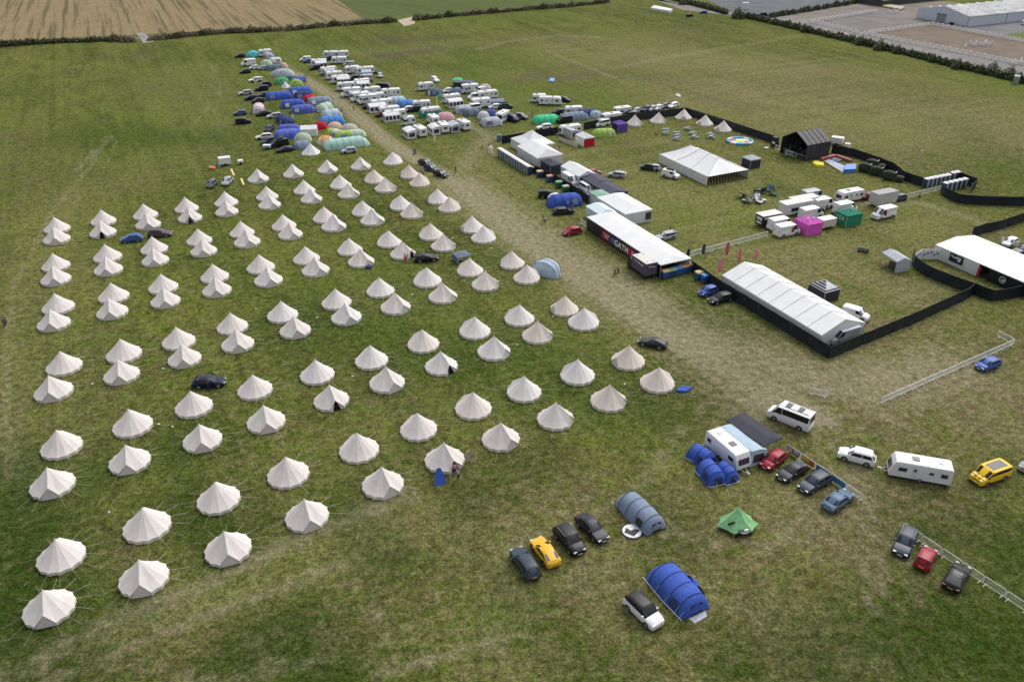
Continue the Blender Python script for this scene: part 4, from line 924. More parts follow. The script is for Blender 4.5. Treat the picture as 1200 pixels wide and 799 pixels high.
for i, (s, x, y, c, k, h, t) in enumerate([('Q', 108, 465, (.55, .6, .6), 'flag pale', 3, 'pale feather flag between the dark blue tents'), ('Q', 240, 85, (.6, .35, .35), 'flag red white', 4, 'red and white flag beside the lime dome'), ('Q', 530, 305, (.7, .7, .66), 'flag white', 3, 'white feather flag by the lane, beside the pale green tunnel'),
                                     ('Q', 735, 485, (.7, .7, .66), 'flag white', 2.2, 'white flag at the lane end of the west block'), ('F', 455, 440, (.65, .62, .12), 'flag yellow', 4.5, 'yellow flag over the green awning'), ('F', 430, 790, (.65, .66, .45), 'flag pale yellow', 2.6, 'pale yellow flag in front of the nearest caravans'), ('F', 372, 300, (.65, .66, .45), 'flag pale yellow', 2.0, 'small pale yellow flag by the grey tent'), ('A', 480, 620, (.6, .7, .2), 'flag lime', 2.2, 'small lime flag between two parked cars')]):
    spawn(('flag', k, h), lambda h=h, c=c, k=k: feather_flag(h, c, k), t, 'flag', P(*G(s, x, y)), R(random.uniform(-30, 30)))

# ---------------------------------------------------------------- far camping field, caravan rows
A_car('smallvan', 'white', 'D', 178, 306, 200, 'small white camper at the far left of the caravan row')
A_car('hatch', 'skyblue', 'D', 214, 330, 200, 'pale blue hatchback behind the small white camper')
A_cv(6.2, 'D', 385, 385, 200, 'white caravan right of the pale blue hatchback', 1)
A_car('suv', 'black', 'D', 325, 445, 215, 'black off-roader at the first caravan in the lane')
A_cv(6.6, 'D', 582, 250, 186, 'furthest white caravan, back to the hedge', 1)
A_car('hatch', 'charcoal', 'D', 560, 285, 200, 'charcoal hatchback tucked between the furthest caravans')
A_cv(5.8, 'D', 735, 250, 186, 'white caravan second along the furthest line')
A_cv(6.0, 'D', 700, 345, 190, 'white caravan with blank side in the second line', 2)
A_car('smallvan', 'silver', 'D', 855, 385, 196, 'silver van behind the blank-sided caravan')
A_cv(6.0, 'D', 535, 515, 200, 'white caravan second along the lane row', 1)
A_cv(6.0, 'D', 625, 590, 200, 'white caravan third along the lane row')
A_cv(6.4, 'D', 720, 655, 200, 'white caravan fourth along the lane row, pink flag on it', 1)
A_cv(5.6, 'D', 905, 500, 200, 'white caravan behind the fourth lane caravan')
A_cv(7.0, 'Z3', 468, 258, 192, 'long white caravan beside the dark parked car', 2)
A_car('van', 'silver', 'Z3', 472, 305, 196, 'silver grey van below the long white caravan')
A_car('camper', 'charcoal', 'Z3', 410, 300, 200, 'charcoal camper left of the silver grey van')
A_car('hatch', 'black', 'Z3', 530, 250, 280, 'black hatchback at the end of the long caravan')
A_car('hatch', 'silver', 'Z3', 563, 278, 280, 'silver hatchback right of the black one')
A_cv(6.2, 'E', 190, 275, 200, 'white caravan with rounded front, fifth along the lane row')
A_cv(5.6, 'E', 420, 225, 196, 'cream white caravan behind the lane row', 2)
A_mh('E', 270, 370, 200, 'white motorhome sixth along the lane row')
A_mh('E', 400, 440, 205, 'white motorhome seventh along the lane row', 6.0)
A_mh('E', 500, 475, 205, 'white motorhome eighth along the lane row', 5.8)
A_cv(5.6, 'E', 570, 345, 196, 'white caravan behind the two close motorhomes')
A_cv(5.6, 'E', 625, 440, 200, 'white caravan above the panelled awning')
A_cv(7.0, 'E', 700, 540, 204, 'long white caravan with a dark gap under it', 2)
A_aw(5.4, 2.5, 'white', 'E', 650, 590, 206, 'white panelled awning leaning on the long lane caravan')
A_cv(6.4, 'E', 815, 640, 206, 'white caravan above the nearest in the lane row', 1)
A_aw(4.2, 2.4, 'white', 'D', 420, 410, 206, 'white awning of the first lane caravan')
A_aw(4.0, 2.4, 'palegrey', 'D', 560, 535, 200, 'pale grey awning of the second lane caravan')
A_aw(4.4, 2.4, 'white', 'D', 770, 665, 200, 'white awning of the fourth lane caravan')
A_aw(3.6, 2.4, 'paleblue', 'Z3', 480, 275, 192, 'pale blue awning below the long caravan')
A_aw(4.2, 2.4, 'white', 'E', 440, 250, 196, 'white awning behind the lane motorhomes')
A_aw(3.8, 2.2, 'palegrey', 'E', 330, 395, 206, 'pale grey awning between two lane motorhomes')
A_car('hatch', 'charcoal', 'E', 470, 395, 206, 'charcoal hatchback hidden between lane motorhomes')
A_car('hatch', 'slate', 'D', 470, 470, 206, 'slate hatchback hidden between lane caravans')
A_car('suv', 'black', 'E', 530, 540, 206, 'black car under the panelled lane awning')
A_car('hatch', 'maroon', 'E', 705, 655, 215, 'maroon hatchback squeezed between two caravans')
A_cv(6.6, 'E', 895, 700, 206, 'nearest white caravan of the lane row')
A_aw(4.6, 2.4, 'white', 'E', 850, 722, 206, 'white awning of the nearest lane caravan')
A_car('van', 'black', 'E', 755, 275, 350, 'large black van behind the caravans')
A_cv(6.4, 'E', 835, 370, 196, 'pale grey caravan below the black van', 2)
A_tt(6.6, 4.2, 2.3, 'paleblue', 'E', 920, 480, 196, 'pale blue tunnel tent below the black van', hoops=4, win='slate')
A_tt(6.0, 3.8, 2.1, 'sky', 'E', 1070, 520, 200, 'sky blue tunnel tent in the caravan rows', hoops=3)
A_car('hatch', 'white', 'F', 158, 462, 206, 'white hatchback below the sky blue tent')
A_cv(5.8, 'F', 300, 440, 200, 'pale grey caravan right of the white hatchback', 2)
A_car('suv', 'charcoal', 'F', 235, 465, 200, 'charcoal off-roader hitched at the pale grey caravan')
A_cv(5.4, 'F', 345, 245, 196, 'white caravan alone at the top of the middle block', 1)
A_car('suv', 'white', 'F', 442, 158, 300, 'white off-roader parked behind the top caravan')
A_tt(5.6, 3.8, 2.2, 'slate', 'F', 440, 298, 330, 'slate tunnel tent in front of the top caravan', hoops=3)
A_dt(2.8, 2.6, 1.6, 'green', 'F', 507, 330, 0, 'small green dome tent below the slate tunnel', 'green')
A_cv(6.2, 'F', 395, 520, 206, 'white caravan behind the green awning')
A_tt(7.6, 3.6, 2.2, 'emerald', 'F', 405, 525, 204, 'dark green long awning tent in the middle block', hoops=4, win='emerald')
A_dt(6.2, 4.8, 2.3, 'pink', 'F', 545, 568, 20, 'pink dome tent between caravans', 'pink')
A_cv(3.4, 'F', 172, 608, 206, 'tiny white teardrop caravan left of the front caravans')
A_cv(5.2, 'F', 425, 605, 116, 'white caravan behind the front three', 1)
A_cv(5.6, 'F', 285, 728, 116, 'front left caravan of the middle block')
A_aw(4.6, 2.6, 'white', 'F', 178, 742, 116, 'white awning of the front left caravan')
A_cv(5.4, 'F', 530, 688, 116, 'front centre caravan of the middle block')
A_aw(4.2, 2.4, 'white', 'F', 432, 702, 116, 'white awning of the front centre caravan')
A_cv(5.4, 'F', 735, 660, 116, 'front right caravan of the middle block')
A_aw(4.2, 2.6, 'palegrey', 'F', 630, 678, 116, 'pale grey awning of the front right caravan')
A_car('mini', 'white', 'F', 572, 268, 215, 'small white car by the blue dome')
A_dt(4.2, 3.4, 2.0, 'greyblue', 'F', 672, 280, 20, 'grey blue dome tent behind the panelled awning', 'sky')
A_cv(5.8, 'F', 615, 375, 206, 'white caravan with panelled awning across the gap', 1)
A_aw(4.6, 2.6, 'white', 'F', 650, 418, 206, 'white panelled awning facing the grass gap')
A_tt(5.6, 3.8, 2.2, 'palegrey', 'F', 745, 482, 200, 'pale grey tunnel tent by the right block', hoops=3)
# right block
o = place_v('fs', lambda: frame_shelter(3.0, 3.0, 2.1, 'bright', 'darkgreen', ridge=.7, walls='nw'), 3, 3, 'G', 85, 150, 10, 'bright green gazebo at the top of the right block', 'gazebo', None, ('gz', 'bright'))
o = place_v('fs', lambda: frame_shelter(6.6, 3.2, 2.3, 'slate', 'charcoal', ridge=.5, hip=False, name='frame_tent', walls='sew', legs=False), 6.6, 3.2, 'G', 180, 190, 350, 'long slate frame tent beside the green gazebo', 'tent', None, ('fs2',))
A_mh('G', 245, 255, 200, 'white motorhome in front of the slate frame tent', 6.0)
A_car('hatch', 'black', 'G', 265, 310, 270, 'black hatchback below the upper motorhome')
A_car('smallvan', 'white', 'G', 390, 248, 206, 'small white van right of the upper motorhome')
A_dt(4.4, 3.2, 1.9, 'pinkwhite', 'G', 470, 205, 10, 'dusty pink dome tent at the edge of the right block', 'pink')
A_cv(7.2, 'G', 500, 345, 200, 'big white caravan in the middle of the right block', 1)
A_car('camper', 'white', 'G', 330, 345, 206, 'white camper left of the big white caravan')
A_aw(6.2, 2.2, 'greyblue', 'G', 605, 420, 186, 'grey blue awning beside the big white caravan', 1.6)
A_mh('G', 400, 470, 200, 'white motorhome in the middle of the right block')
A_car('camper', 'white', 'G', 300, 505, 206, 'white camper beside the middle motorhome')
A_tt(5.2, 3.6, 1.9, 'slate', 'G', 300, 582, 200, 'plum grey tunnel tent below the motorhomes', hoops=3)
A_dt(3.8, 3.2, 2.1, 'white', 'G', 450, 622, 20, 'small white dome tent beside the navy one', 'white')
A_dt(3.6, 3.2, 2.1, 'indigo', 'G', 555, 590, 20, 'navy dome tent between two white ones', 'indigo')
A_mh('G', 720, 685, 245, 'white motorhome nearest in the right block', 5.8)
A_tt(6.0, 4.0, 2.2, 'palegrey', 'G', 565, 728, 200, 'grey awning tent nearest in the right block', hoops=3, win='slate')
A_car('camper', 'navy', 'G', 860, 672, 310, 'navy camper van right of the nearest motorhome')
A_car('suv', 'grey', 'G', 990, 632, 330, 'grey off-roader at the right end of the block')
A_car('suv', 'slate', 'G', 770, 480, 20, 'slate off-roader behind the navy camper', 'b')
A_car('hatch', 'white', 'G', 610, 480, 200, 'white hatchback between the blue dome and the awning')
# ---- block along the arena's back fence
A_car('hatch', 'black', 'H', 175, 182, 200, 'black hatchback behind the green tunnel tent')
A_cv(5.6, 'H', 375, 195, 190, 'cream caravan behind the long grey awnings')
A_tt(9.0, 3.8, 2.3, 'greyblue', 'H', 390, 290, 203, 'long grey blue tunnel tent along the back fence', hoops=5)
A_tt(6.0, 3.6, 2.2, 'darkblue', 'H', 560, 235, 203, 'dark blue tunnel tent right of the long grey blue one', hoops=4)
A_car('camper', 'charcoal', 'H', 250, 310, 206, 'charcoal camper below the long grey blue tent')
A_dt(4.6, 3.6, 2.0, 'paleblue', 'H', 690, 235, 10, 'pale blue dome tent at the right of the dark tents', 'paleblue')
A_tt(8.0, 4.2, 2.2, 'bright', 'T5', 460, 380, 196, 'bright green tunnel tent on the open grass', hoops=4, win='bright')
A_car('estate', 'white', 'T5', 445, 418, 200, 'white estate parked behind the black fence')
A_cv(4.6, 'V', 375, 612, 186, 'short white caravan alone on the far grass')
A_cv(7.2, 'V', 540, 652, 358, 'long white caravan alone on the far grass', 1)
A_car('suv', 'black', 'V', 728, 612, 340, 'black off-roader at the end of the lone long caravan')
A_mh('H', 900, 320, 206, 'white motorhome behind the purple gazebo')
A_car('camper', 'white', 'H', 780, 365, 215, 'white camper between the lime tent and the fence')
A_mh('H', 1050, 225, 206, 'white motorhome beyond the purple gazebo', 5.8)
A_car('suv', 'black', 'H', 1150, 235, 206, 'black off-roader behind the first bell tent')
A_car('hatch', 'charcoal', 'H', 800, 225, 206, 'charcoal hatchback left of the far motorhome')
for s, x, y, k, c, t in (('O', 50, 300, 'smallvan', 'white', 'white van'), ('O', 160, 285, 'hatch', 'navy', 'navy hatchback'), ('O', 275, 268, 'hatch', 'silver', 'silver hatchback'), ('O', 400, 250, 'suv', 'slate', 'slate off-roader'), ('O', 478, 240, 'hatch', 'silver', 'silver hatchback beside the slate off-roader'), ('O', 555, 228, 'hatch', 'white', 'white hatchback'), ('O', 630, 205, 'hatch', 'grey', 'grey hatchback'), ('O', 748, 200, 'estate', 'white', 'white estate')):
    A_car(k, c, s, x, y, 230, t + ' in the line behind the black arena fence', grp='cars parked behind the arena fence')

# ---------------------------------------------------------------- marquees: corner on plan, running along the camp lanes
def mq(key, corner, L_, W_, H_, label, cat='marquee', name='marquee', rz=-64, **kw):
    """corner = far-left ground corner; L runs towards the camera-right, W away to the right"""
    a = Vector((math.cos(R(rz)), math.sin(R(rz)), 0)); b = Vector((-a.y, a.x, 0))
    c = corner + a * (L_ / 2) + b * (W_ / 2)
    o = frame_shelter(L_, W_, H_, 'white', 'white', name=name, **kw)
    o.location = (c.x, c.y, 0); o.rotation_euler = (0, 0, R(rz)); tag(o, label, cat)
    return o, a, b
BLACKV = mat('black banner vinyl', (.014, .014, .020), rough=.5, var=.3, scale=1)
DKTOP = mat('charcoal canopy', (.026, .030, .058), rough=.75, var=.2, scale=.8, bump=.3, bscale=2)
swing, sa, sb = mq('sw', P(687.3, 268.8), 25.8, 6.6, 2.7, 'long low white marquee with black banner wall and big coloured letters', ridge=.75, hip=1.2, roofmat=PVC, sidemat=BLACKV, walls='sw', valance=.12, legs=True)
q = MB(); q.box(-12.9, 12.9, 3.1, 3.2, 0, 2.5); part('rear_wall', q.mesh('rw', PVCG), swing)
def letter_object(cu, parent):
    t_ = bpy.data.objects.new('letter_outline', cu); C.objects.link(t_)
    m_ = bpy.data.meshes.new_from_object(t_.evaluated_get(bpy.context.evaluated_depsgraph_get()))
    bpy.data.objects.remove(t_); return part('letter', m_, parent)
# lettering along the wall (local -y face)
c0 = P(687.3, 268.8)
def wall_t(px):   # distance along the wall whose foot appears at picture column px
    lo, hi = 0, 26
    for _ in range(40):
        m_ = (lo + hi) / 2; p = c0 + sa * m_; zc = p.y * cp + (CH - 1.3) * sp
        if 600 + FOC * p.x / zc < px: lo = m_
        else: hi = m_
    return lo
cols_ = dict(r=(.62, .04, .10), p=(.80, .42, .48), n=(.05, .09, .28), b=(.12, .22, .50), w=(.75, .78, .80), y=(.80, .78, .60))
t0, t1 = wall_t(705.5), wall_t(744.5)
for i, (ch, k) in enumerate(zip('SWINGATHON', 'rpnbwyyyrp')):
    cu = bpy.data.curves.new('letter', 'FONT'); cu.body = ch; cu.size = 1.62; cu.extrude = .03; cu.align_x = 'CENTER'; cu.offset = .03
    cu.materials.append(mat('letter ' + k, cols_[k], rough=.5, var=.05))
    o = letter_object(cu, swing)
    t = t0 + (t1 - t0) * (i + .5) / 10
    o.location = (-12.9 + t, -3.35, .72); o.rotation_euler = (math.pi / 2, 0, 0)
q = MB(); q.box(-12.9 + t0 - .4, -12.9 + t0 + 3.2, -3.325, -3.30, .15, 2.35); part('banner', q.mesh('bn', mat('banner maroon', (.13, .012, .03))), swing)
q = MB(); q.box(-12.9 + t0 + 3.25, -12.9 + t1 - 3.4, -3.325, -3.30, .15, 2.35); part('banner', q.mesh('bn', mat('banner ink', (.012, .02, .05))), swing)
q = MB(); q.box(-12.9 + t1 - 3.35, -12.9 + t1 + .5, -3.325, -3.30, .15, 2.35); part('banner', q.mesh('bn', MATS['banner maroon']), swing)

cat_m, ca, cb = mq('cat', P(842, 323.5, 2.3) + bx_ * .9, 23.6, 9.0, 2.3, 'large white ribbed catering marquee inside the black fence', ridge=1.7, hip=0, roofmat=PVC, sidemat=PVC, walls='news', valance=.3, ribs=8)
cat_m.location.z = 0
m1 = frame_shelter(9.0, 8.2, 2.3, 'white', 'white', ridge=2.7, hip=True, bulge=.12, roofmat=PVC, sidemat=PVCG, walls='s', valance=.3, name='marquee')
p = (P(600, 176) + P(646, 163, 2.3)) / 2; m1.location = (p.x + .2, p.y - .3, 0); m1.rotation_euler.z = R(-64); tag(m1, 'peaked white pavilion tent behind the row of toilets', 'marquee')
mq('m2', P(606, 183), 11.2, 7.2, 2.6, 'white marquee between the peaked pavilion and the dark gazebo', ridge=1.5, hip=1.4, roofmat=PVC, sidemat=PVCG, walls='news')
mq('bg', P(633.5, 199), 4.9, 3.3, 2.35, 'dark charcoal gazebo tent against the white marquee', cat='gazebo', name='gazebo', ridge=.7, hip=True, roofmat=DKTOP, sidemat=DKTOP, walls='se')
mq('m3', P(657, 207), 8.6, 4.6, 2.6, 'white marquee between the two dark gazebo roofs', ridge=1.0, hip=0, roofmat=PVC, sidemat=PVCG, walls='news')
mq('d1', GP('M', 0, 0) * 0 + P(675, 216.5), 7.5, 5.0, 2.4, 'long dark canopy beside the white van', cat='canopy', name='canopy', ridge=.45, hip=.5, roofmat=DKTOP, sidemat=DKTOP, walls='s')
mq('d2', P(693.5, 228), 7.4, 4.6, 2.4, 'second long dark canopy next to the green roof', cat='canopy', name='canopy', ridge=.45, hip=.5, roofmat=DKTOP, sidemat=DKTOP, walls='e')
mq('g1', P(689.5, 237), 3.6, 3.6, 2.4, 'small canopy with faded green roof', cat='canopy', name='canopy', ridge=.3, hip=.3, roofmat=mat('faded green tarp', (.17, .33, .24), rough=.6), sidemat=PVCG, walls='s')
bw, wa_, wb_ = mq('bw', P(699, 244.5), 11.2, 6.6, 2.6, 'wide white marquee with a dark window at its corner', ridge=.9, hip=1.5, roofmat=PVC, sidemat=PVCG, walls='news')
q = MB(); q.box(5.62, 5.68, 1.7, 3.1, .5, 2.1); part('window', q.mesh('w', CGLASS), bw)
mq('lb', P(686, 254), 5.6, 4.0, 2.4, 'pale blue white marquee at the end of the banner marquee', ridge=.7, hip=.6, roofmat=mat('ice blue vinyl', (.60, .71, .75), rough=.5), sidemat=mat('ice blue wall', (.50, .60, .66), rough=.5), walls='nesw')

# pole marquee with laced walls and leaning side poles
def pole_marquee():
    root = thing('pole_marquee', 'large white pole marquee with one end propped open on slanting poles', 'marquee')
    L_, W_, He, Hr = 19.4, 12.0, 2.1, 4.7; x, y = L_ / 2, W_ / 2
    mb = MB(); n = 12; top = []; l1 = []; l2 = []; m1_ = []; m2_ = []
    rx = x - 4.2
    for i in range(n + 1):
        t = i / n; xx = -rx + 2 * rx * t; sag = .22 * math.sin(math.pi * ((t * 3) % 1))
        top.append((xx, 0, Hr - sag)); e = -x + L_ * t
        l1.append((e, -y, He)); l2.append((e, y, He)); m1_.append(((xx * .55 + e * .45), -y * .5, He + (Hr - He) * .44 - sag * .5)); m2_.append((m1_[-1][0], y * .5, m1_[-1][2]))
    mb.rings([l1, m1_, top, m2_, l2], cap=False)
    for k in (0, -1):
        s = -1 if k == 0 else 1; e = [(s * x, -y + W_ * i / 6, He) for i in range(7)]; r = [m1_[k], m1_[k], top[k], top[k], top[k], m2_[k], m2_[k]]
        mb.rings([e, r], cap=False)
    part('roof', mb.mesh('roof', PVC, smooth=30), root)
    for i in (0, 4, 8, 12):
        q = MB(); q.tube([Vector(l1[i]) + Vector((0, 0, .03)), Vector(m1_[i]) + Vector((0, 0, .04)), Vector(top[i]) + Vector((0, 0, .04)), Vector(m2_[i]) + Vector((0, 0, .04)), Vector(l2[i])], .05, 4); part('seam', q.mesh('s', mat('seam grey', (.52, .53, .55))), root)
    wm = mat('marquee canvas wall', (.60, .60, .58), rough=.7, var=.12, bump=.4, bscale=3)
    def wall(p, q_, n_):
        lo = []; hi = []
        for i in range(n_ * 2 + 1):
            t = i / (n_ * 2); o_ = .09 * (1 if i % 2 else -1)
            d = (Vector(q_) - Vector(p)); nn = Vector((d.y, -d.x, 0)).normalized()
            a = Vector(p) + d * t; lo.append(tuple((a + nn * (o_ + .15))[:2]) + (0.0,)); hi.append(tuple((a + nn * o_ * .3)[:2]) + (He - .02,))
        w_ = MB(); w_.rings([lo, hi], cap=False); part('side_wall', w_.mesh('w', wm), root)
    wall((-x, -y, 0), (x, -y, 0), 24); wall((-x, y, 0), (-x, -y, 0), 14); wall((x, y, 0), (-x, y, 0), 24)
    for i in range(14):
        yy = -y + W_ * (i + .3) / 14; q = MB(); q.tube([(x, yy, He), (x + .95, yy - .1, 0)], .035, 4); part('side_pole', q.mesh('p', mat('ash pole', (.42, .36, .26))), root)
    for i in range(10):
        xx = -x + L_ * (i + .5) / 10; q = MB(); q.tube([(xx, -y, He), (xx, -y - 2.0, 0)], .02, 3); part('guy_rope', q.mesh('g', ROPE), root)
    for xx in (-rx, 0, rx):
        q = MB(); q.cyl((xx, 0, Hr / 2 + .2), (0, 0, 1), .06, Hr + .4, 6); part('king_pole', q.mesh('k', METAL), root)
    return root
pm = pole_marquee(); c = P(771.9, 190.3) + ax * 9.7 + bx_ * 6.0; pm.location = (c.x, c.y, 0); pm.rotation_euler.z = R(-64)

# right-hand marquee, cut by the frame edge
rm_, ra, rb_ = mq('rm', P(1093, 301), 24, 10.5, 2.5, 'long white marquee at the right edge with a black picture banner', ridge=.7, hip=0, roofmat=PVC, sidemat=PVCG, walls='nw', valance=.15)
q = MB(); q.box(-12, -2.6, -5.3, -5.22, 0, 2.4); part('side_wall', q.mesh('sw', PVCG), rm_, 'white wall with scrubbed hem')
q = MB(); q.box(-12, -2.6, -5.33, -5.30, .02, .2); part('hem', q.mesh('hm', SHELL), rm_)
q = MB(); q.box(-.6, 12, -5.25, -5.18, 0, 2.35); part('side_wall', q.mesh('sw', SCREEN), rm_, 'black wall with a round white emblem')
q = MB(); q.box(-8.6, -5.8, -5.40, -5.34, .75, 2.25); bn = part('banner', q.mesh('bn', BLACKV), rm_)
q = MB(); q.poly((-8.4, -5.42, 1.75), (-7.4, -5.42, 1.5), (-6.9, -5.42, 1.75), (-6.2, -5.42, 1.65), (-6.2, -5.42, 1.95), (-7.1, -5.42, 2.0), (-7.5, -5.42, 1.75), (-8.3, -5.42, 2.0)); part('emblem', q.mesh('em', SHELL), bn)
q = MB(); q.cyl((-6.6, -5.42, 1.45), (0, 1, 0), .35, .02, 14); part('emblem', q.mesh('em', mat('pale lilac print', (.6, .58, .72))), bn)
em = MB()
for k in range(20):
    a0, a1 = 2 * math.pi * k / 20, 2 * math.pi * (k + .7) / 20
    em.poly(*[(2.2 + r * math.cos(a), -5.30, 1.3 + r * math.sin(a)) for r, a in ((.62, a0), (.62, a1), (.45, a1), (.45, a0))])
em.poly((1.9, -5.30, 1.2), (2.3, -5.30, 1.0), (2.6, -5.30, 1.25), (2.45, -5.30, 1.5), (2.15, -5.30, 1.35)); part('emblem', em.mesh('em', SHELL), rm_)
q = MB(); q.box(-2.5, -2.1, -5.6, -5.2, .1, 1.9); part('balloon_arch', q.mesh('bl', mat('red balloons', (.4, .02, .05), var=.5, scale=8)), rm_)
gf = frame_shelter(4.3, 3.0, 2.2, 'palegrey', 'palegrey', ridge=.6, hip=0, walls='ne', window='', valance=.2, name='frame_tent')
c = (P(1046, 319) + P(1066, 319)) / 2; gf.location = (c.x - .4, c.y + 2.2, 0); gf.rotation_euler.z = R(-76); tag(gf, 'grey open-sided frame tent at the tip of the black fence', 'tent')
q = MB(); q.box(.2, 1.6, -1.53, -1.5, .3, 1.7); part('window', q.mesh('w', CGLASS), gf)
q = MB()
for k in range(3): q.cyl((0, .7 * k, .5), (0, 1, 0), .5, .55, 14)
o = struct('cable_drum', q.mesh('cable_drum', mat('drum grey green', (.10, .12, .11), var=.4, scale=3))); del o['kind']; o.location = GP('T8', 78, 628); o.rotation_euler.z = R(70); tag(o, 'grey green ribbed drum lying beside the grey frame tent', 'drum')

# stage
def stage():
    root = thing('stage', 'black covered music stage with open front', 'stage')
    L_, W_, H_ = 8.2, 8.6, 4.7   # x = depth (front at -x), y = width
    sm = mat('black stage skin', (.035, .036, .045), rough=.55, var=.25, scale=.6, bump=.3, bscale=1.5)
    x, y = L_ / 2, W_ / 2
    def arch(xx, k=1.0): return [(xx, -y * k, 0), (xx, -y * k, 2.0), (xx, -y * k, 4.1), (xx, -y * .5 * k, 5.35), (xx, 0, 6.5), (xx, y * .5 * k, 5.35), (xx, y * k, 4.1), (xx, y * k, 2.0), (xx, y * k, 0)]
    n = 5
    for i in range(n):
        a, b = -x + L_ * i / n + .02, -x + L_ * (i + 1) / n - .02
        q = MB(); q.rings([arch(a), arch((a + b) / 2, .985), arch(b)], cap=False); part('roof_panel', q.mesh('rp', sm, smooth=20), root)
        q = MB(); q.tube([Vector(p) * 1.004 for p in arch(a)[1:-1]], .06, 4); part('truss_arch', q.mesh('ta', TRIM), root)
    q = MB(); q.tube(arch(-x - .03), .09, 5); part('front_arch', q.mesh('fa', TRIM), root)
    q = MB(); q.poly(*[(x - .02,) + p[1:] for p in arch(0)]); part('back_wall', q.mesh('bw', DARK), root)
    q = MB(); q.box(-x + .4, x - .1, -y + .5, y - .5, .0, 1.2); part('platform', q.mesh('pf', TRIM), root)
    q = MB(); q.box(-x + .36, -x + .40, -y + .5, y - .5, 1.14, 1.22); part('platform_edge', q.mesh('pe', METAL), root)
    for yy in (-1.6, .2, 1.9):
        q = MB(); q.box(-1.0, .2, yy, yy + .9, 1.2, 2.0); part('amplifier', q.mesh('am', TRIM), root)
    for k in (-1, 1):
        q = MB(); q.tube([(-x + .5, k * 2.2, 1.25), (-x + 1.2, k * 2.2, 1.9), (-x + 2.4, k * 2.0, 1.9)], .04, 4); part('rail', q.mesh('rl', METAL), root)
    q = MB(); q.rings([[(x - .2, -.5, 3.2), (x - .2, .5, 3.2)], [(x - .2, -.5, 4.6), (x - .2, .5, 4.6)]], cap=False); part('backdrop_cloth', q.mesh('bc', mat('dull red cloth', (.10, .03, .03))), root)
    return root
st_ = stage(); c = (P(912, 181) + P(946, 188)) / 2 + bx_ * 4.0; st_.location = (c.x, c.y + .4, 0); st_.rotation_euler.z = R(28)
def speaker_tower(): 
    root = thing('speaker_stack', 'x', 'speaker'); q = MB(); q.box(-.6, .6, -.9, .9, 0, 1.5); q.box(-.5, .5, -.7, .7, 1.5, 2.7); part('cabinet', q.mesh('cb', TRIM), root)
    q = MB(); q.box(-.62, -.60, -.5, .5, 1.0, 1.5); part('badge', q.mesh('bg', SHELL), root); return root
spawn(('spk',), speaker_tower, 'black speaker stack left of the stage', 'speaker', P(907.5, 172.5), R(28))
spawn(('spk',), speaker_tower, 'black speaker stack right of the stage', 'speaker', P(953, 184.5), R(28))

# gazebos and play things around the arena
def gaz(L_, W_, H_, top, side, walls, s, cx, by, rz, label, ridge=.8, **kw):
    return place_v('g', lambda: frame_shelter(L_, W_, H_, top, side, ridge=ridge, walls=walls, **kw), L_, W_, s, cx, by, rz, label, 'gazebo', None, ('gz', label))
gaz(3.2, 3.2, 2.3, 'palegrey', 'charcoal', 'nesw', 'N', 879, 198.5, 26, 'small gazebo with grey roof and black sides by the pole marquee', legs=True)
gaz(3.2, 3.2, 2.3, 'purple', 'purple', 'ns', 'H', 1030, 432, 26, 'purple gazebo beside the first bell tent')
wr_ = gaz(4.4, 3.4, 2.3, 'white', 'red', 'e', 'H', 540, 632, -62, 'white-roofed gazebo with red end wall', ridge=.9, hip=1.0)
q = MB(); q.box(-2.2, 2.2, -1.73, -1.70, 0, 2.3); part('side_wall', q.mesh('sw', PVC), wr_)
q = MB(); q.rings([[(0.2, -.75, 2.78), (1.0, -.75, 2.78), (1.0, -.35, 2.99), (.2, -.35, 2.99)]] + [[(0.2, -.75, 2.80), (1.0, -.75, 2.80), (1.0, -.35, 3.01), (.2, -.35, 3.01)]], closed=True); part('emblem', q.mesh('em', mat('violet print', (.12, .06, .35))), wr_)
A_cv(6.4, 'H', 330, 478, 202, 'white caravan behind the red-ended gazebo', 2, None)
A_aw(5.0, 2.8, 'palegrey', 'H', 345, 520, -62, 'grey awning between the caravan and the red-ended gazebo')
q = MB()
pp = [GP('H', 178, 540), GP('H', 250, 575), GP('H', 300, 590), GP('H', 440, 645)]
o0 = pp[0]; wbk = thing('windbreak', 'low cream windbreak in front of the caravan', 'windbreak', o0)
for i in range(3):
    a, b = pp[i] - o0, pp[i + 1] - o0; m_ = (a + b) / 2 + Vector((.1, -.1, 0)); q = MB(); q.rings([[a, m_, b], [p + Vector((0, 0, 1.2)) for p in (a, m_, b)]], cap=False); part('windbreak_panel', q.mesh('wp', fab('cream')), wbk)
    q = MB(); q.cyl(a + Vector((0, 0, .65)), (0, 0, 1), .04, 1.3, 6); part('pole', q.mesh('pl', METAL), wbk)
A_tt(6.4, 3.6, 2.1, 'lime', 'H', 800, 505, 8, 'lime and cream tunnel tent left of the purple gazebo', col2='lime', hoops=4, win='cream')
gz = gaz(3.9, 3.9, 2.4, 'magenta', 'magenta', 'nesw', 'J', 965, 708, 24, 'bright pink gazebo stall', ridge=1.1)
q = MB()
for sx, sy in ((-.9, -.5), (.35, -.8)): q.cyl((sx, sy, 3.05), (0, 0, 1), .38, .5, 10, .25)
part('pom_pom', q.mesh('pp', cloth('pale pink', (.7, .5, .65))), gz)
gg = gaz(4.2, 3.4, 2.4, 'emerald', 'emerald', 'nesw', 'K', 475, 520, 24, 'dark green gazebo stall with white letters on it', ridge=.8)
q = MB(); q.cyl((.2, -.3, 3.0), (0, 0, 1), .35, .5, 8, .1); q.box(.0, .4, -.5, -.1, 3.2, 3.8); part('topper', q.mesh('tp', SHELL), gg)
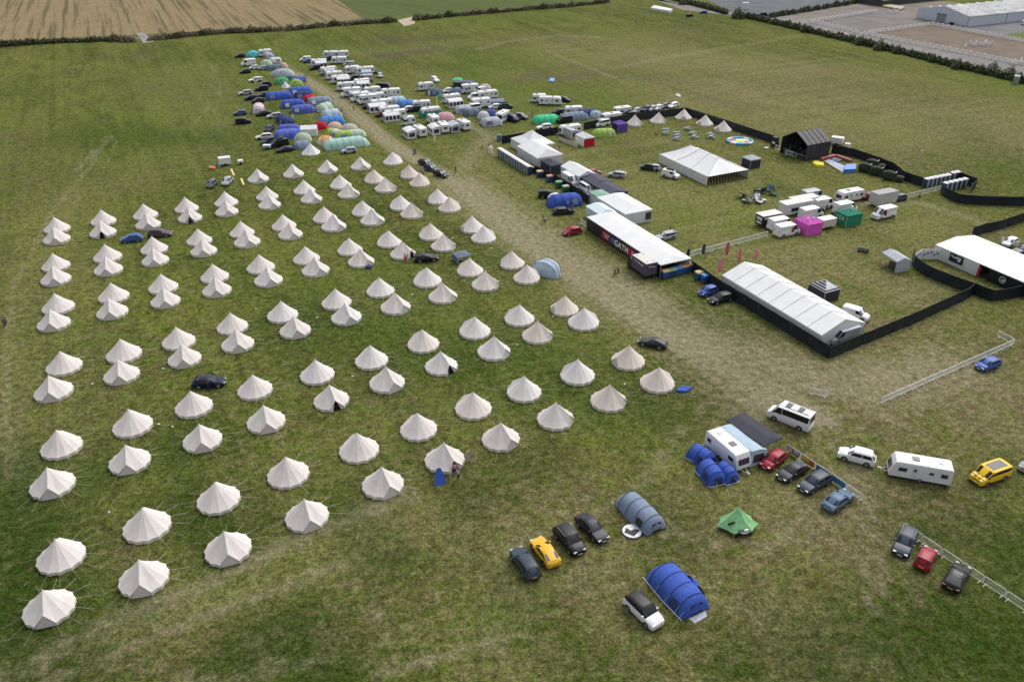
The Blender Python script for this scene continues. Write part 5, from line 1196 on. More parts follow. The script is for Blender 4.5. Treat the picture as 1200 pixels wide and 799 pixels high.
for i, ch in enumerate('TEA'):
    cu = bpy.data.curves.new('letter', 'FONT'); cu.body = ch; cu.size = 1.1; cu.extrude = .02; cu.align_x = 'CENTER'; cu.materials.append(SHELL)
    o = letter_object(cu, gg); o.location = (-2.22, .75 - i * .75, 1.2); o.rotation_euler = (math.pi / 2, 0, -math.pi / 2)
# striped gazebo
sg = frame_shelter(3.9, 3.4, 2.0, 'white', 'charcoal', ridge=1.2, walls='nesw', name='gazebo', valance=0)
sg.location = near_edge(*G('N', 962, 355.5), 3.9, 3.4, -64); sg.rotation_euler.z = R(-64); tag(sg, 'black and white striped gazebo behind the catering marquee', 'gazebo')
for s in (0, 1, 2, 3):
    for k in (0, 1, 2, 3):
        t0_, t1_ = .04 + k * .24, .175 + k * .24; cr_ = [(-2.01, -1.76), (2.01, -1.76), (2.01, 1.76), (-2.01, 1.76)]; a, b = cr_[s], cr_[(s + 1) % 4]
        f_ = lambda c_, t: (c_[0] * (1 - t), c_[1] * (1 - t), 2.0 + 1.2 * t + .05)
        q = MB(); q.poly(f_(a, t0_), f_(b, t0_), f_(b, t1_), f_(a, t1_)); part('stripe', q.mesh('st', BLACKV), sg)

# stall vehicles
def stall_trailer(L_, W_, H_, side, band, key):
    root = box_trailer(L_, W_, H_, side, mat('stall roof', (.60, .58, .55), rough=.5), .35, False, 'catering_trailer')
    for s in (-1, 1):
        q = MB(); q.box(-L_ * .42, L_ * .42, min(s * W_ / 2, s * (W_ / 2 + .02)), max(s * W_ / 2, s * (W_ / 2 + .02)), H_ * .70, H_ * .88); part('sign_band', q.mesh('sb', band), root)
        q = MB(); q.box(-L_ * .3, L_ * .3, min(s * W_ / 2, s * (W_ / 2 + .015)), max(s * W_ / 2, s * (W_ / 2 + .015)), 1.0, H_ * .66); part('serving_hatch', q.mesh('sh', DARK), root)
    for k, (y0, y1, z0, z1) in enumerate(((-.8, -.2, 1.5, 2.2), (-.1, .75, 1.55, 2.15), (-.7, .8, .8, 1.2))):
        q = MB(); q.box(-L_ / 2 - .02, -L_ / 2, y0, y1, z0, z1); part('sign_panel', q.mesh('sp', SHELL), root)
    q = MB(); q.box(-L_ / 2 - .2, L_ / 2 + .1, -W_ / 2 - .12, W_ / 2 + .12, H_ + .03, H_ + .08); part('roof_lip', q.mesh('rl', mat('stall roof', (0, 0, 0))), root)
    return root
place_v('st', lambda: stall_trailer(4.8, 2.3, 2.6, TRIM, SHELL, 'b'), 4.8, 2.3, 'J', 440, 606, 24, 'black food stall trailer with white signs and pale roof', 'stall', None, ('stl', 1))
A_car('van', 'white', 'J', 600, 655, 24, 'white panel van beside the black food stall', lod=1)
A_car('van', 'white', 'J', 690, 742, 24, 'white panel van with a dark picture on its side', lod=1, extra='l')
place_v('st', lambda: stall_trailer(7.2, 2.4, 2.7, SHELL, mat('pale band', (.5, .55, .6)), 'w'), 7.2, 2.4, 'J', 800, 455, 24, 'long white food trailer behind the white vans', 'stall', None, ('stl', 2))
place_v('st', lambda: stall_trailer(6.4, 2.3, 2.6, SHELL, mat('red band', (.35, .03, .05)), 'w'), 6.4, 2.3, 'J', 905, 390, 24, 'white food trailer furthest back in the stall group', 'stall', None, ('stl', 3))
A_car('van', 'white', 'J', 1010, 510, 24, 'white panel van directly behind the pink gazebo')
place_v('bt', lambda: box_trailer(3.6, 2.0, 2.1, mat('cream pink trailer', (.62, .52, .46), rough=.5)), 3.6, 2.0, 'K', 240, 556, 24, 'cream horsebox trailer right of the pink gazebo', 'trailer', None, ('hb',))
A_car('van', 'white', 'K', 445, 398, 24, 'white panel van behind the green gazebo', lod=1)
A_car('van', 'white', 'K', 205, 350, 24, 'white panel van in the middle of the stall group')
A_car('van', 'silver', 'K', 95, 260, 24, 'grey roofed van at the back of the stall group')
A_cv(6.6, 'K', 490, 275, 204, 'white caravan with furniture on its roof', 1, None)
place_v('bt', lambda: box_trailer(5.8, 2.4, 3.0, mat('grey white box body', (.50, .48, .47), rough=.5), mat('grey roof', (.30, .29, .30))), 5.8, 2.4, 'K', 850, 312, 24, 'tall grey white box trailer with a framed rear door', 'trailer', None, ('bt2',))
A_car('van', 'white', 'K', 862, 458, 206, 'white van with grey skirt and maroon logo, parked apart', extra='lk', lod=1)
A_car('hatch', 'maroon', 'K', 690, 240, 200, 'maroon car between the caravan and the box trailer')
A_car('mini', 'slate', 'K', 1035, 258, 206, 'dark green-grey buggy beside the box trailer')
place_v('bt', lambda: box_trailer(3.0, 1.8, 2.0, SHELL), 3.0, 1.8, 'N', 980, 171.5, -30, 'small white trailer behind the stage', 'trailer', None, ('bt3',))
q = MB(); q.cyl((0, 0, .6), (0, 0, 1), .75, 1.2, 14); q.cyl((0, 0, 1.25), (0, 0, 1), .3, .15, 10)
o = struct('water_tank', q.mesh('water_tank', SHELL, smooth=30)); del o['kind']; o.location = P(992.5, 173.5); tag(o, 'round white water tank behind the stage', 'tank')
# camouflaged vehicles
def camo_truck():
    root = thing('army_truck', 'x', 'truck'); cm = mat('camouflage net', (.035, .045, .028), rough=.9, var=.8, scale=3.5, bump=1, bscale=6)
    rnd = random.Random(4)
    def lump(x0, x1, y, z0, z1, nm):
        b = MB(); n = 7; rs = []
        for i in range(n):
            x = x0 + (x1 - x0) * i / (n - 1); k = 1 - .25 * abs(2 * i / (n - 1) - 1) ** 3
            rs.append([(x, yy * y * k + rnd.uniform(-.06, .06), z0 + (z1 - z0) * zz * k + rnd.uniform(-.06, .06)) for yy, zz in ((-1, 0), (-1.02, .5), (-.85, .9), (-.3, 1), (.3, 1), (.85, .9), (1.02, .5), (1, 0))])
        b.rings(rs); part(nm, b.mesh(nm, cm, smooth=40), root)
    lump(-2.3, .3, 1.05, .5, 2.2, 'canvas_hood'); lump(.35, 2.3, .95, .45, 1.4, 'bonnet')
    q = MB(); q.box(.2, .5, -.8, .8, 1.3, 2.0); part('windscreen', q.mesh('ws', GLASS), root)
    for x in (-1.5, 1.5):
        for s in (-1, 1): q = MB(); q.cyl((x, s * .95, .45), (0, 1, 0), .45, .3, 12); part('wheel', q.mesh('wh', TYRE), root)
    return root
for i, (x, y, t) in enumerate([(612, 372, 'nearest the play mats'), (738, 410, 'in the middle of three'), (880, 462, 'furthest right of three'), (690, 330, 'behind the other army vehicles')]):
    place_v('ct', camo_truck, 4.6, 2.1, 'L', x, y, -36, 'dark camouflaged army vehicle ' + t, 'truck', 'camouflaged army vehicles by the fence', ('camo',))
# play mats and assault course
def slab(name, pts, h, m_, label, cat):
    o0 = sum((Vector(p) for p in pts), Vector()) / len(pts); q = MB(); q.rings([[Vector(p) - o0 for p in pts], [Vector(p) - o0 + Vector((0, 0, h * .8)) for p in pts], [(Vector(p) - o0) * .96 + Vector((0, 0, h)) for p in pts]], closed=True)
    o = struct(name, q.mesh(name, m_, smooth=30)); del o['kind']; o.location = o0; tag(o, label, cat); return o
slab('safety_mat', [GP('L', *p) for p in ((150, 225), (345, 345), (400, 290), (200, 205))], .2, mat('pale blue mat', (.30, .36, .48), var=.3, scale=1), 'long pale blue crash mat right of the stage', 'mat')
slab('inflatable_slide', [GP('L', *p) for p in ((350, 350), (480, 345), (490, 285), (370, 290))], .9, mat('bright blue pvc', (.04, .18, .60), rough=.35), 'bright blue inflatable at the end of the pale mat', 'inflatable')
slab('safety_mat', [GP('L', *p) for p in ((205, 215), (300, 240), (340, 215), (250, 185))], .3, mat('navy mat', (.03, .035, .09)), 'navy mat behind the pale blue one', 'mat')
for i, (a, b, t) in enumerate([((110, 215), (270, 178), 'left'), ((270, 178), (430, 235), 'back')]):
    a, b = GP('L', *a), GP('L', *b); d = (b - a); n = Vector((-d.y, d.x, 0)).normalized() * .4
    slab('foam_barrier', [a - n, b - n, b + n, a + n], .7, mat('faded red foam', (.40, .09, .08), var=.4, scale=1), 'faded red foam barrier along the %s of the mats' % t, 'barrier')
a, b = GP('L', 150, 232), GP('L', 345, 352); d = (b - a); n = Vector((-d.y, d.x, 0)).normalized() * .15
slab('foam_barrier', [a - n, b - n, b + n, a + n], .35, mat('tan foam', (.50, .40, .33)), 'thin tan barrier along the front of the pale mat', 'barrier')
slab('inflatable', [GP('L', *p) for p in ((20, 262), (60, 285), (140, 290), (138, 262), (60, 240), (25, 245))], .6, mat('yellow pvc', (.75, .62, .02), rough=.4), 'bright yellow inflatable in front of the stage corner', 'inflatable')
def paddling():
    root = thing('inflatable_ring', 'x', 'inflatable')
    rm2 = [mat('cyan pvc', (.06, .38, .58), rough=.4), SHELL]
    for k in range(12):
        a0, a1 = 2 * math.pi * k / 12, 2 * math.pi * (k + 1) / 12
        q = MB(); q.tube([(3.3 * math.cos(a0 + (a1 - a0) * i / 4), 3.0 * math.sin(a0 + (a1 - a0) * i / 4), .25) for i in range(5)], .36, 8); part('ring_segment', q.mesh('rs', rm2[k % 3 == 1], smooth=60), root)
    for k in range(6):
        a0, a1 = 2 * math.pi * k / 6, 2 * math.pi * (k + 1) / 6
        q = MB(); q.rings([[(r * math.cos(a), r * math.sin(a), z) for a in (a0, (a0 + a1) / 2, a1)] for r, z in ((1.4, .35), (2.9, .2))], cap=False); part('floor_segment', q.mesh('fs', [mat('white pvc', (.65, .66, .68)), rm2[0], mat('red pvc', (.45, .05, .06))][k % 3]), root)
    q = MB(); q.cyl((0, 0, .25), (0, 0, 1), 1.5, .4, 16, 1.2); part('centre', q.mesh('ct', MATS['yellow pvc']), root)
    return root
o = paddling(); o.location = P(867, 166.5); tag(o, 'blue white and yellow inflatable ring beside the last bell tent', 'inflatable'); 
# picnic tables and benches
def picnic():
    root = thing('picnic_table', 'x', 'table'); m_ = mat('grey painted timber', (.20, .26, .33), var=.3, scale=2)
    for k in range(3): q = MB(); q.box(-.9, .9, -.38 + k * .26, -.14 + k * .26, .70, .75); part('plank', q.mesh('pk', m_), root)
    for s in (-1, 1):
        q = MB(); q.box(-.9, .9, s * .75 - .14, s * .75 + .14, .42, .46); part('bench', q.mesh('bn', m_), root)
        q = MB(); q.tube([(s * .6, -.8, 0), (s * .6, -.25, .7)], .04, 4); q.tube([(s * .6, .8, 0), (s * .6, .25, .7)], .04, 4); q.box(s * .6 - .03, s * .6 + .03, -.8, .8, .36, .42); part('leg_frame', q.mesh('lf', m_), root)
    return root
for i, (s, x, y, t) in enumerate([('O', 655, 480, 'left, rear'), ('O', 652, 520, 'left, front'), ('O', 795, 520, 'second group, rear'), ('O', 792, 555, 'second group, middle'), ('O', 790, 592, 'second group, front'), ('O', 930, 462, 'alone behind the others'), ('O', 995, 525, 'third group, rear'), ('O', 1012, 570, 'third group, front'), ('T6', 752, 338, 'fourth group, rear'), ('T6', 760, 355, 'fourth group, front')]):
    spawn(('pic',), picnic, 'grey blue picnic table on the arena grass, ' + t, 'table', P(*G(s, x, y)), R(5 + i * 7), 'picnic tables on the arena grass', 1.05)
def deck_chairs(c1, c2):
    root = thing('deck_chair', 'x', 'chair')
    q = MB(); q.rings([[(-.5, -.5, 1.0), (-.5, .5, 1.0)], [(-.1, -.5, .45), (-.1, .5, .45)], [(.8, -.5, .35), (.8, .5, .35)]], cap=False); part('sling', q.mesh('sl', fab(c1), smooth=60), root)
    q = MB()
    for s in (-.52, .52): q.tube([(-.55, s, 1.02), (.7, s, 0)], .035, 4); q.tube([(-.5, s, 0), (.85, s, .4)], .035, 4)
    part('frame', q.mesh('fr', fab(c2)), root); return root
for i, (x, y, c1) in enumerate([(90, 190, 'white'), (135, 205, 'slate'), (165, 255, 'white'), (210, 262, 'cream'), (285, 190, 'slate'), (310, 220, 'white'), (320, 262, 'white'), (365, 245, 'cream'), (300, 150, 'charcoal'), (370, 120, 'slate'), (395, 135, 'charcoal'), (465, 95, 'slate'), (505, 130, 'darkgreen'), (515, 160, 'darkgreen')]):
    spawn(('dc', c1), lambda c=c1: deck_chairs(c, 'charcoal'), '%s lounge chair, %s from the left in the seating circle' % ({'white': 'white', 'slate': 'grey', 'cream': 'cream', 'charcoal': 'black', 'darkgreen': 'dark green'}[c1], ordinal(i)), 'chair', P(*G('J', x, y)), R(i * 53), 'lounge chairs scattered on the arena grass', 1.3)
# toilets
def toilet():
    root = thing('portable_toilet', 'x', 'toilet'); m_ = mat('slate toilet shell', (.03, .045, .065), rough=.5); 
    q = MB(); q.box(-.56, .56, -.56, .56, .05, 2.08); part('cabin', q.mesh('cb', m_), root)
    q = MB(); q.rings([[(-.6, -.6, 2.05), (.6, -.6, 2.05), (.6, .6, 2.05), (-.6, .6, 2.05)], [(-.6, -.6, 2.15), (.6, -.6, 2.15), (.6, .6, 2.15), (-.6, .6, 2.15)], [(-.35, -.45, 2.32), (.35, -.45, 2.32), (.35, .45, 2.32), (-.35, .45, 2.32)]], closed=True); part('roof', q.mesh('rf', SHELL, smooth=30), root)
    q = MB(); q.box(-.38, .38, -.60, -.562, .12, 1.98); dr = part('door', q.mesh('dr', mat('grey toilet door', (.26, .31, .35), rough=.5)), root)
    q = MB(); q.box(.2, .3, -.63, -.60, .95, 1.1); part('handle', q.mesh('hd', METAL), dr)
    return root
a, b = P(585, 184.5), P(618.5, 205.5)
for i in range(13):
    p = a.lerp(b, i / 12); spawn(('wc',), toilet, 'slate portable toilet with white roof, %s from the far end of the long row' % ordinal(i), 'toilet', p + Vector((.2, .5, 0)), R(-64), 'portable toilets in the long row')
a, b = P(1085.5, 221), P(1110, 216)
for i in range(6):
    p = a.lerp(b, i / 5); spawn(('wc',), toilet, 'slate portable toilet by the white barrier, %s from the left' % ordinal(i), 'toilet', p + Vector((0, .6, 0)), R(26), 'portable toilets by the arena gap')
for i in range(2):
    spawn(('wc',), toilet, 'portable toilet set back behind the gap row, %s of two' % ordinal(i), 'toilet', P(1116 + i * 5, 213.5 - i) + Vector((0, .6, 0)), R(26), 'portable toilets by the arena gap')
a, b = P(1109, 227), P(1131, 222)
for i in range(5):
    p = a.lerp(b, i / 4); spawn(('wc',), toilet, 'portable toilet inside the curved black fence, %s from the left' % ordinal(i), 'toilet', p + Vector((0, 1.2, 0)), R(26), 'portable toilets inside the curved fence')
# bins
def bin_(body, top):
    root = thing('waste_bin', 'x', 'bin'); m_ = mat('bin ' + body, dict(blue=(.03, .10, .32), navy=(.03, .06, .15), green=(.02, .13, .06), slate=(.06, .09, .11))[body], rough=.45, var=.25)
    q = MB(); q.rings([[(-.60, -.42, .15), (.60, -.42, .15), (.60, .42, .15), (-.60, .42, .15)], [(-.70, -.52, 1.2), (.70, -.52, 1.2), (.70, .52, 1.2), (-.70, .52, 1.2)]], closed=True); part('container', q.mesh('cn', m_), root)
    q = MB(); tc_ = dict(tan=(.62, .45, .22), orange=(.62, .30, .16), grey=(.42, .44, .42), blue=(.10, .25, .55), green=(.2, .35, .22))[top]
    q.rings([[(-.70, -.52, 1.2), (.70, -.52, 1.2), (.70, .52, 1.2), (-.70, .52, 1.2)], [(-.66, -.45, 1.42), (.66, -.45, 1.42), (.66, .5, 1.42), (-.66, .5, 1.42)]], closed=True); part('contents', q.mesh('ct', mat('cardboard ' + top, tc_, var=.4, scale=5)), root)
    for sx in (-.5, .5):
        for sy in (-.35, .35): q = MB(); q.cyl((sx, sy, .09), (1, 0, 0), .09, .06, 8); part('castor', q.mesh('cs', TYRE), root)
    return root
for i, (s, x, y, b_, t_, rz, lab) in enumerate([('U', 490, 668, 'navy', 'tan', 26, 'blue bin with tan load next to the toilet row'), ('U', 600, 728, 'navy', 'tan', 26, 'blue bin with tan load, second from the toilets'), ('U', 735, 790, 'blue', 'orange', 26, 'blue bin with orange load by the black car'),
        ('I', 428, 448, 'green', 'green', 26, 'green bin behind the black car, first of two'), ('I', 525, 512, 'green', 'grey', 26, 'green bin behind the black car, second of two'),
        ('M', 792, 702, 'blue', 'tan', 26, 'blue bin with tan load, first at the banner marquee end'), ('M', 848, 690, 'navy', 'green', 26, 'dark bin with green load, second at the marquee end'), ('M', 905, 672, 'blue', 'blue', 26, 'blue lidded bin, third at the marquee end'), ('M', 962, 655, 'blue', 'orange', 26, 'blue bin with orange load, fourth at the marquee end'), ('M', 1018, 636, 'blue', 'orange', 26, 'blue bin with orange load, last at the marquee end'),
        ('M', 1108, 715, 'blue', 'tan', 26, 'blue bin with tan load beside the black fence'), ('M', 1165, 742, 'blue', 'blue', 26, 'blue lidded bin beside the black fence')]):
    spawn(('bin', b_, t_), lambda b=b_, t=t_: bin_(b, t), lab, 'bin', near_edge(*G(s, x, y), 1.3, 1.1, rz), R(rz), 'waste bins', 1.12)

# ---------------------------------------------------------------- fences
def fence(label, pts, H_=2.1, n0=3.5, bulge=.10):
    pts = [Vector(p) for p in pts]; o0 = pts[0].copy()
    root = thing('screened_fence', label, 'fence', o0)
    pts = [p - o0 for p in pts]; rnd = random.Random(len(label))
    last = None
    for a, b in zip(pts, pts[1:]):
        d = b - a; n = max(1, round(d.length / n0))
        nn = Vector((d.y, -d.x, 0)).normalized()
        for i in range(n):
            p, q_ = a + d * (i / n), a + d * ((i + 1) / n)
            rs = []
            for k in range(7):
                t = k / 6; c_ = p.lerp(q_, t); w = math.sin(math.pi * t)
                j1, j2 = rnd.uniform(-.04, .04), rnd.uniform(.6, 1.3)
                rs.append([tuple(c_ + nn * o + Vector((0, 0, z))) for o, z in ((.03 + .18 * w * j2, .0), (bulge * w * j2 + j1 + .02, H_ * .3), (-bulge * .6 * w * j2, H_ * .65), (bulge * .5 * w + j1, H_ * .9), (.02, H_ - .05 * w), (-.03, H_ - .05 * w), (-.02, H_ * .5), (-.03, 0.0))])
            q = MB(); q.rings(rs, closed=True); part('fabric_panel', q.mesh('fp', SCREEN, smooth=50), root)
            if last is None or (p - last).length > .5:
                q = MB(); q.cyl(p + Vector((0, 0, H_ / 2 + .05)), (0, 0, 1), .035, H_ + .1, 6); part('post', q.mesh('po', mat('dull fence post', (.12, .12, .13))), root); last = p
        last = b
    q = MB(); q.cyl(pts[-1] + Vector((0, 0, H_ / 2 + .05)), (0, 0, 1), .035, H_ + .1, 6); part('post', q.mesh('po', METAL), root)
    return root
fence('black screened fence running down beside the catering marquee and back', [P(809, 317), P(840, 339.5), P(905, 379), P(971, 420), P(1010, 404), P(1070, 379), P(1133, 350), P(1141, 342)])
fence('black screened fence leading off behind the right-edge marquee', [P(1138, 277.5), P(1152, 273), P(1166, 270.5), P(1180, 266), P(1205, 257.5)])
fence('black screened fence curving round below the right-edge marquee', [P(1069, 303), P(1070, 312.5), P(1086, 324), P(1105, 332), P(1138, 344), P(1162, 353), P(1181, 350), P(1206, 344.5)])
fence('black screened fence behind the arena bell tents up to the stage', [P(803, 134.5), P(827, 142), P(849, 149), P(880, 159.5), P(909, 169)])
fence('black screened fence along the row of parked cars', [P(684, 152.5), P(703, 148.5), P(727, 144), P(756, 140), P(790, 136), P(803, 134.3)])
fence('black screened fence at the back of the peaked pavilion', [P(588, 168.5), P(610, 165), P(632, 161), P(654, 157.5)])
fence('black screened fence right of the stage', [P(974, 179), P(988, 181.5), P(1000, 184), P(1013, 188.5), P(1030, 194.5), P(1046, 201), P(1058, 211), P(1080, 218.5)])
fence('black screened fence loop behind the right toilets', [P(1112, 212), P(1125, 213), P(1143, 220), P(1136, 227)], 2.2)
fence('black screened fence running to the right edge below the toilets', [P(1103, 227), P(1107, 231), P(1122, 238), P(1144, 240), P(1172, 241), P(1210, 241.5)])
fence('black screened fence behind the bins by the white van', [P(622, 200.5), P(645, 211), P(668, 224), P(690, 239)], 1.9)
for a, b, t in ((P(1069, 310), P(1078, 304), 'left'), (P(1078.5, 304), P(1099, 304.5), 'right')):
    d = b - a; o = thing('banner_screen', 'white banner printed with blue shapes, %s one by the grey frame tent' % t, 'banner', a, math.atan2(d.y, d.x)); l = d.length
    q = MB(); q.box(0, l, -.03, .03, .1, 2.1); part('panel', q.mesh('pn', SHELL), o)
    for k in range(int(l * 1.6)):
        q = MB(); x0 = .25 + k * .6; z0 = .8 + .5 * ((k * 7) % 3) / 2; q.box(x0, x0 + .42, -.045, -.032, z0, z0 + .45); part('print', q.mesh('pr', mat('blue print', (.18, .22, .38))), o)
def barrier_mesh():
    q = MB(); h = 1.1; l = 2.24
    q.tube([(0, 0, .18), (0, 0, h - .1), (.1, 0, h), (l - .1, 0, h), (l, 0, h - .1), (l, 0, .18)], .05, 4); q.tube([(0, 0, .2), (l, 0, .2)], .045, 4)
    return q.mesh('frame', BARR)
def feet_mesh():
    q = MB()
    for x in (.25, 1.99): q.box(x - .03, x + .03, -.32, .32, 0, .05); q.box(x - .02, x + .02, -.02, .02, .05, .2)
    return q.mesh('feet', BARR)
def bars_mesh():
    q = MB()
    for i in range(1, 17): x = 2.24 * i / 17; q.box(x - .010, x + .010, -.010, .010, .2, 1.1)
    return q.mesh('bars', BARR)
def barrier():
    root = thing('crowd_barrier', 'x', 'barrier'); part('frame', barrier_mesh(), root); part('foot', feet_mesh(), root); part('bars', bars_mesh(), root); return root
def barriers(a, b, what, grp, sheet=None, last=None):
    d = b - a; n = max(1, round(d.length / 2.35)); rz = math.atan2(d.y, d.x)
    out = []
    for i in range(n):
        lab = 'pale metal crowd barrier %s' % what if n == 1 else 'crowd barrier, %s %s' % (ordinal(i) if i < 14 else 'last', what)
        o = spawn(('bar',), barrier, lab, 'barrier', a + d * (i / n), rz, grp); out.append(o)
        o.scale = (d.length / n / 2.32, 1, 1)
    return out
barriers(P(1032, 473), P(1187, 404.5), 'from the near end of the line behind the blue car', 'barriers in the line behind the blue car')
barriers(P(1187, 404.5), P(1168, 394), 'at the top turn behind the blue car', None)
barriers(P(1057, 621), P(1204, 719), 'from the left in the line behind three parked cars', 'barriers behind the three parked cars')
barriers(P(948, 461.5), P(970, 466), 'standing alone above the white minibus', None)
bs = barriers(P(921, 528), P(1010, 588), 'from the top in the banner-hung line by the red car', 'barriers hung with banners')
for o, nm, c in zip(bs, ('grey picture', 'red and yellow', 'plain blue', 'plain blue'), ((.2, .2, .24), (.5, .16, .06), (.05, .20, .38), (.05, .20, .38))):
    q = MB(); q.box(.12, 2.12, -.06, -.045, .22, 1.02); bn = part('banner', q.mesh('bn', mat('banner ' + nm, c, var=.2, scale=2)), o, nm + ' banner')
    if nm == 'red and yellow': q = MB(); q.box(.12, 1.3, -.075, -.062, .5, .9); part('stripe', q.mesh('s', mat('banner yellow', (.7, .55, .08))), bn)
    if nm == 'grey picture': q = MB(); q.box(.3, .9, -.075, -.062, .3, .9); q.box(1.2, 1.9, -.075, -.062, .55, .95); part('print', q.mesh('s', mat('banner pale', (.6, .55, .55))), bn)
barriers(P(799, 303.5), P(899.5, 277), 'from the marquee end of the long run to the food stalls', 'barriers between the marquee and the food stalls')
barriers(P(1053, 235), P(1104, 222.5), 'from the left in the run to the toilets', 'barriers leading to the toilets')
barriers(P(908, 174.5), P(917, 178.5), 'left of the stage front', None)
barriers(P(920, 181), P(932, 184.5), 'from the left along the stage front', 'barriers at the stage front'); barriers(P(932, 185), P(944, 184), 'right end of the stage front', None)
barriers(P(680.5, 262), P(686, 266), 'between the maroon car and the banner marquee', None)

# ---------------------------------------------------------------- trucks and cars of the arena
def box_truck():
    root = thing('box_truck', 'dark purple box lorry with white roof parked against the banner wall', 'lorry')
    body = mat('purple grey lorry box', (.075, .06, .105), rough=.5, var=.3, scale=1.5)
    q = MB(); q.box(-2.6, 1.9, -1.2, 1.2, .85, 3.15); part('box', q.mesh('bx', body), root)
    q = MB(); q.box(-2.64, 1.94, -1.24, 1.24, 3.15, 3.26); rf = part('roof', q.mesh('rf', mat('cream grp roof', (.58, .56, .52), rough=.5)), root)
    for x, y in ((-2.0, .7), (1.2, .7), (-2.0, -.7), (1.2, -.7)): q = MB(); q.cyl((x, y, 3.28), (0, 0, 1), .11, .06, 8); part('roof_fitting', q.mesh('ft', TRIM), rf)
    q = MB(); prof = [(2.0, .5), (3.75, .5), (3.8, 1.1), (3.55, 1.45), (3.0, 2.25), (2.0, 2.3)]; q.rings([[(x, y * k, z) for x, z in prof] for y, k in ((-1.0, 1), (-.95, 1), (.95, 1), (1.0, 1))]); part('cab', q.mesh('cb', TRIM, smooth=30), root)
    q = MB(); q.poly((3.565, -.85, 1.5), (3.565, .85, 1.5), (3.06, .8, 2.2), (3.06, -.8, 2.2)); part('windscreen', q.mesh('ws', GLASS), root)
    for s in (-1, 1):
        q = MB(); q.box(2.35, 3.1, min(s, s * 1.012), max(s, s * 1.012), 1.4, 2.05); part('cab_window', q.mesh('cw', GLASS), root)
        for x in (3.0, -1.5): q = MB(); q.cyl((x, s * .95, .42), (0, 1, 0), .42, .3, 12); part('wheel', q.mesh('wh', TYRE), root)
        q = MB(); q.box(3.6, 3.82, s * .7 - .15, s * .7 + .15, .75, .95); part('headlight', q.mesh('hl', LAMP), root)
    lm = mat('white script', (.68, .68, .74))
    for k in range(9):   # sign-written line, too small to read
        x = .9 - k * .3; z = 2.55 - k * .03
        for s in (-1, 1):
            q = MB(); q.box(x - .11, x + .11, min(s * 1.2, s * 1.215), max(s * 1.2, s * 1.215), z, z + (.26 if k % 4 == 0 else .16)); part('sign_mark', q.mesh('sm', lm), root)
    for k in range(5):
        q = MB(); q.box(-2.62, -2.6, -.7 + k * .3, -.5 + k * .3, 2.3 + k * .05, 2.45 + k * .05); part('sign_mark', q.mesh('sm', lm), root)
    return root
bt = box_truck(); p = P(756, 329) + bx_ * 1.2 - ax * 2.6; bt.location = (p.x, p.y, 0); bt.rotation_euler.z = R(116)
A_car('mini', 'blue', 'N', 828.5, 350, 212, 'blue hatchback beside the black fence', lod=1)
A_car('estate', 'black', 'N', 843.5, 359, 206, 'black estate car beside the black fence', lod=1)
A_car('hatch', 'red', 'M', -80, 305, 206, 'dark red hatchback left of the banner marquee', lod=1)
A_car('estate', 'silver', 'M', 790, 355, 206, 'silver estate car with open boot behind the banner marquee', lod=1, extra='t')
A_car('van', 'white', 'I', 592, 440, 296, 'white minibus-like van between white marquee and dark canopy', lod=1)
A_car('hatch', 'red', 'X', 437, 222, 20, 'dark red estate car beyond the dark canopy', lod=1)
A_car('hatch', 'silver', 'X', 657, 240, 160, 'silver hatchback with raised boot on the arena grass', lod=1, extra='t')
A_car('camper', 'white', 'X', 385, 395, 296, 'white pick-up camper beside the green roof canopy')
A_car('suv', 'black', 'I', 275, 590, 0, 'black pick-up with open tail by the green bins', extra='t', lod=1)
A_car('hatch', 'white', 'I', 400, 640, 20, 'white car half hidden by the blue tunnel tent')
A_tt(7.6, 4.2, 2.5, 'blue', 'I', 500, 740, 14, 'big blue tunnel tent beside the dark red hatchback', hoops=4)
A_car('estate', 'charcoal', 'Y', 215, 392, 15, 'charcoal estate in front of the big blue tunnel tent')
A_car('hatch', 'charcoal', 'I', 690, 560, 300, 'dark car squeezed under the pale van at the bins')
A_car('suv', 'slate', 'I', 790, 600, 300, 'dark slate car behind the squeezed one')
A_car('smallvan', 'white', 'T6', 488, 636, -40, 'small white van at the side of the pole marquee', lod=1, extra='b')
A_car('mini', 'charcoal', 'T6', 335, 576, 160, 'small dark buggy left of the pole marquee')
A_car('mini', 'silver', 'T6', 372, 580, 160, 'silver buggy beside the small dark one')
A_car('smallvan', 'white', 'N', 1000, 379.5, -40, 'white van behind the near end of the catering marquee', lod=1)
A_car('van', 'silver', 'N', 984, 407, 206, 'grey panel van at the near end wall of the catering marquee', lod=1)
A_car('hatch', 'white', 'NN', 455, 282, 215, 'white car with its door open behind the right-edge marquee', lod=1, extra='d')
A_car('estate', 'grey', 'NN', 600, 358, 200, 'grey car cut by the right edge of the picture', lod=1)
for i, (x, y, c, k, h, t) in enumerate([(849, 302, (.55, .10, .12), 'flag red', 3.2, 'dark red feather flag at the barrier run'), (863, 312.5, (.70, .12, .2), 'flag rose', 3.6, 'rose feather flag beside the catering marquee'), (840, 323.5, (.78, .18, .34), 'flag pink', 3.4, 'pink feather flag nearest the catering marquee corner'), (883, 308, (.78, .18, .34), 'flag pink', 2.6, 'pink feather flag behind the catering marquee roof'), (803.5, 305, (.02, .02, .03), 'flag black', 2.4, 'black feather flag at the marquee end of the barriers'), (821.5, 300.5, (.05, .05, .07), 'flag dark', 2.6, 'dark feather flag against the barrier run')]):
    spawn(('flag', k, h), lambda h=h, c=c, k=k: feather_flag(h, c, k), t, 'flag', P(x, y), R(random.uniform(-30, 30)))
q = MB(); q.cyl((0, 0, 3), (0, 0, 1), .09, 6.0, 6); q.cyl((0, 0, 6.1), (0, 0, 1), .2, .3, 6)
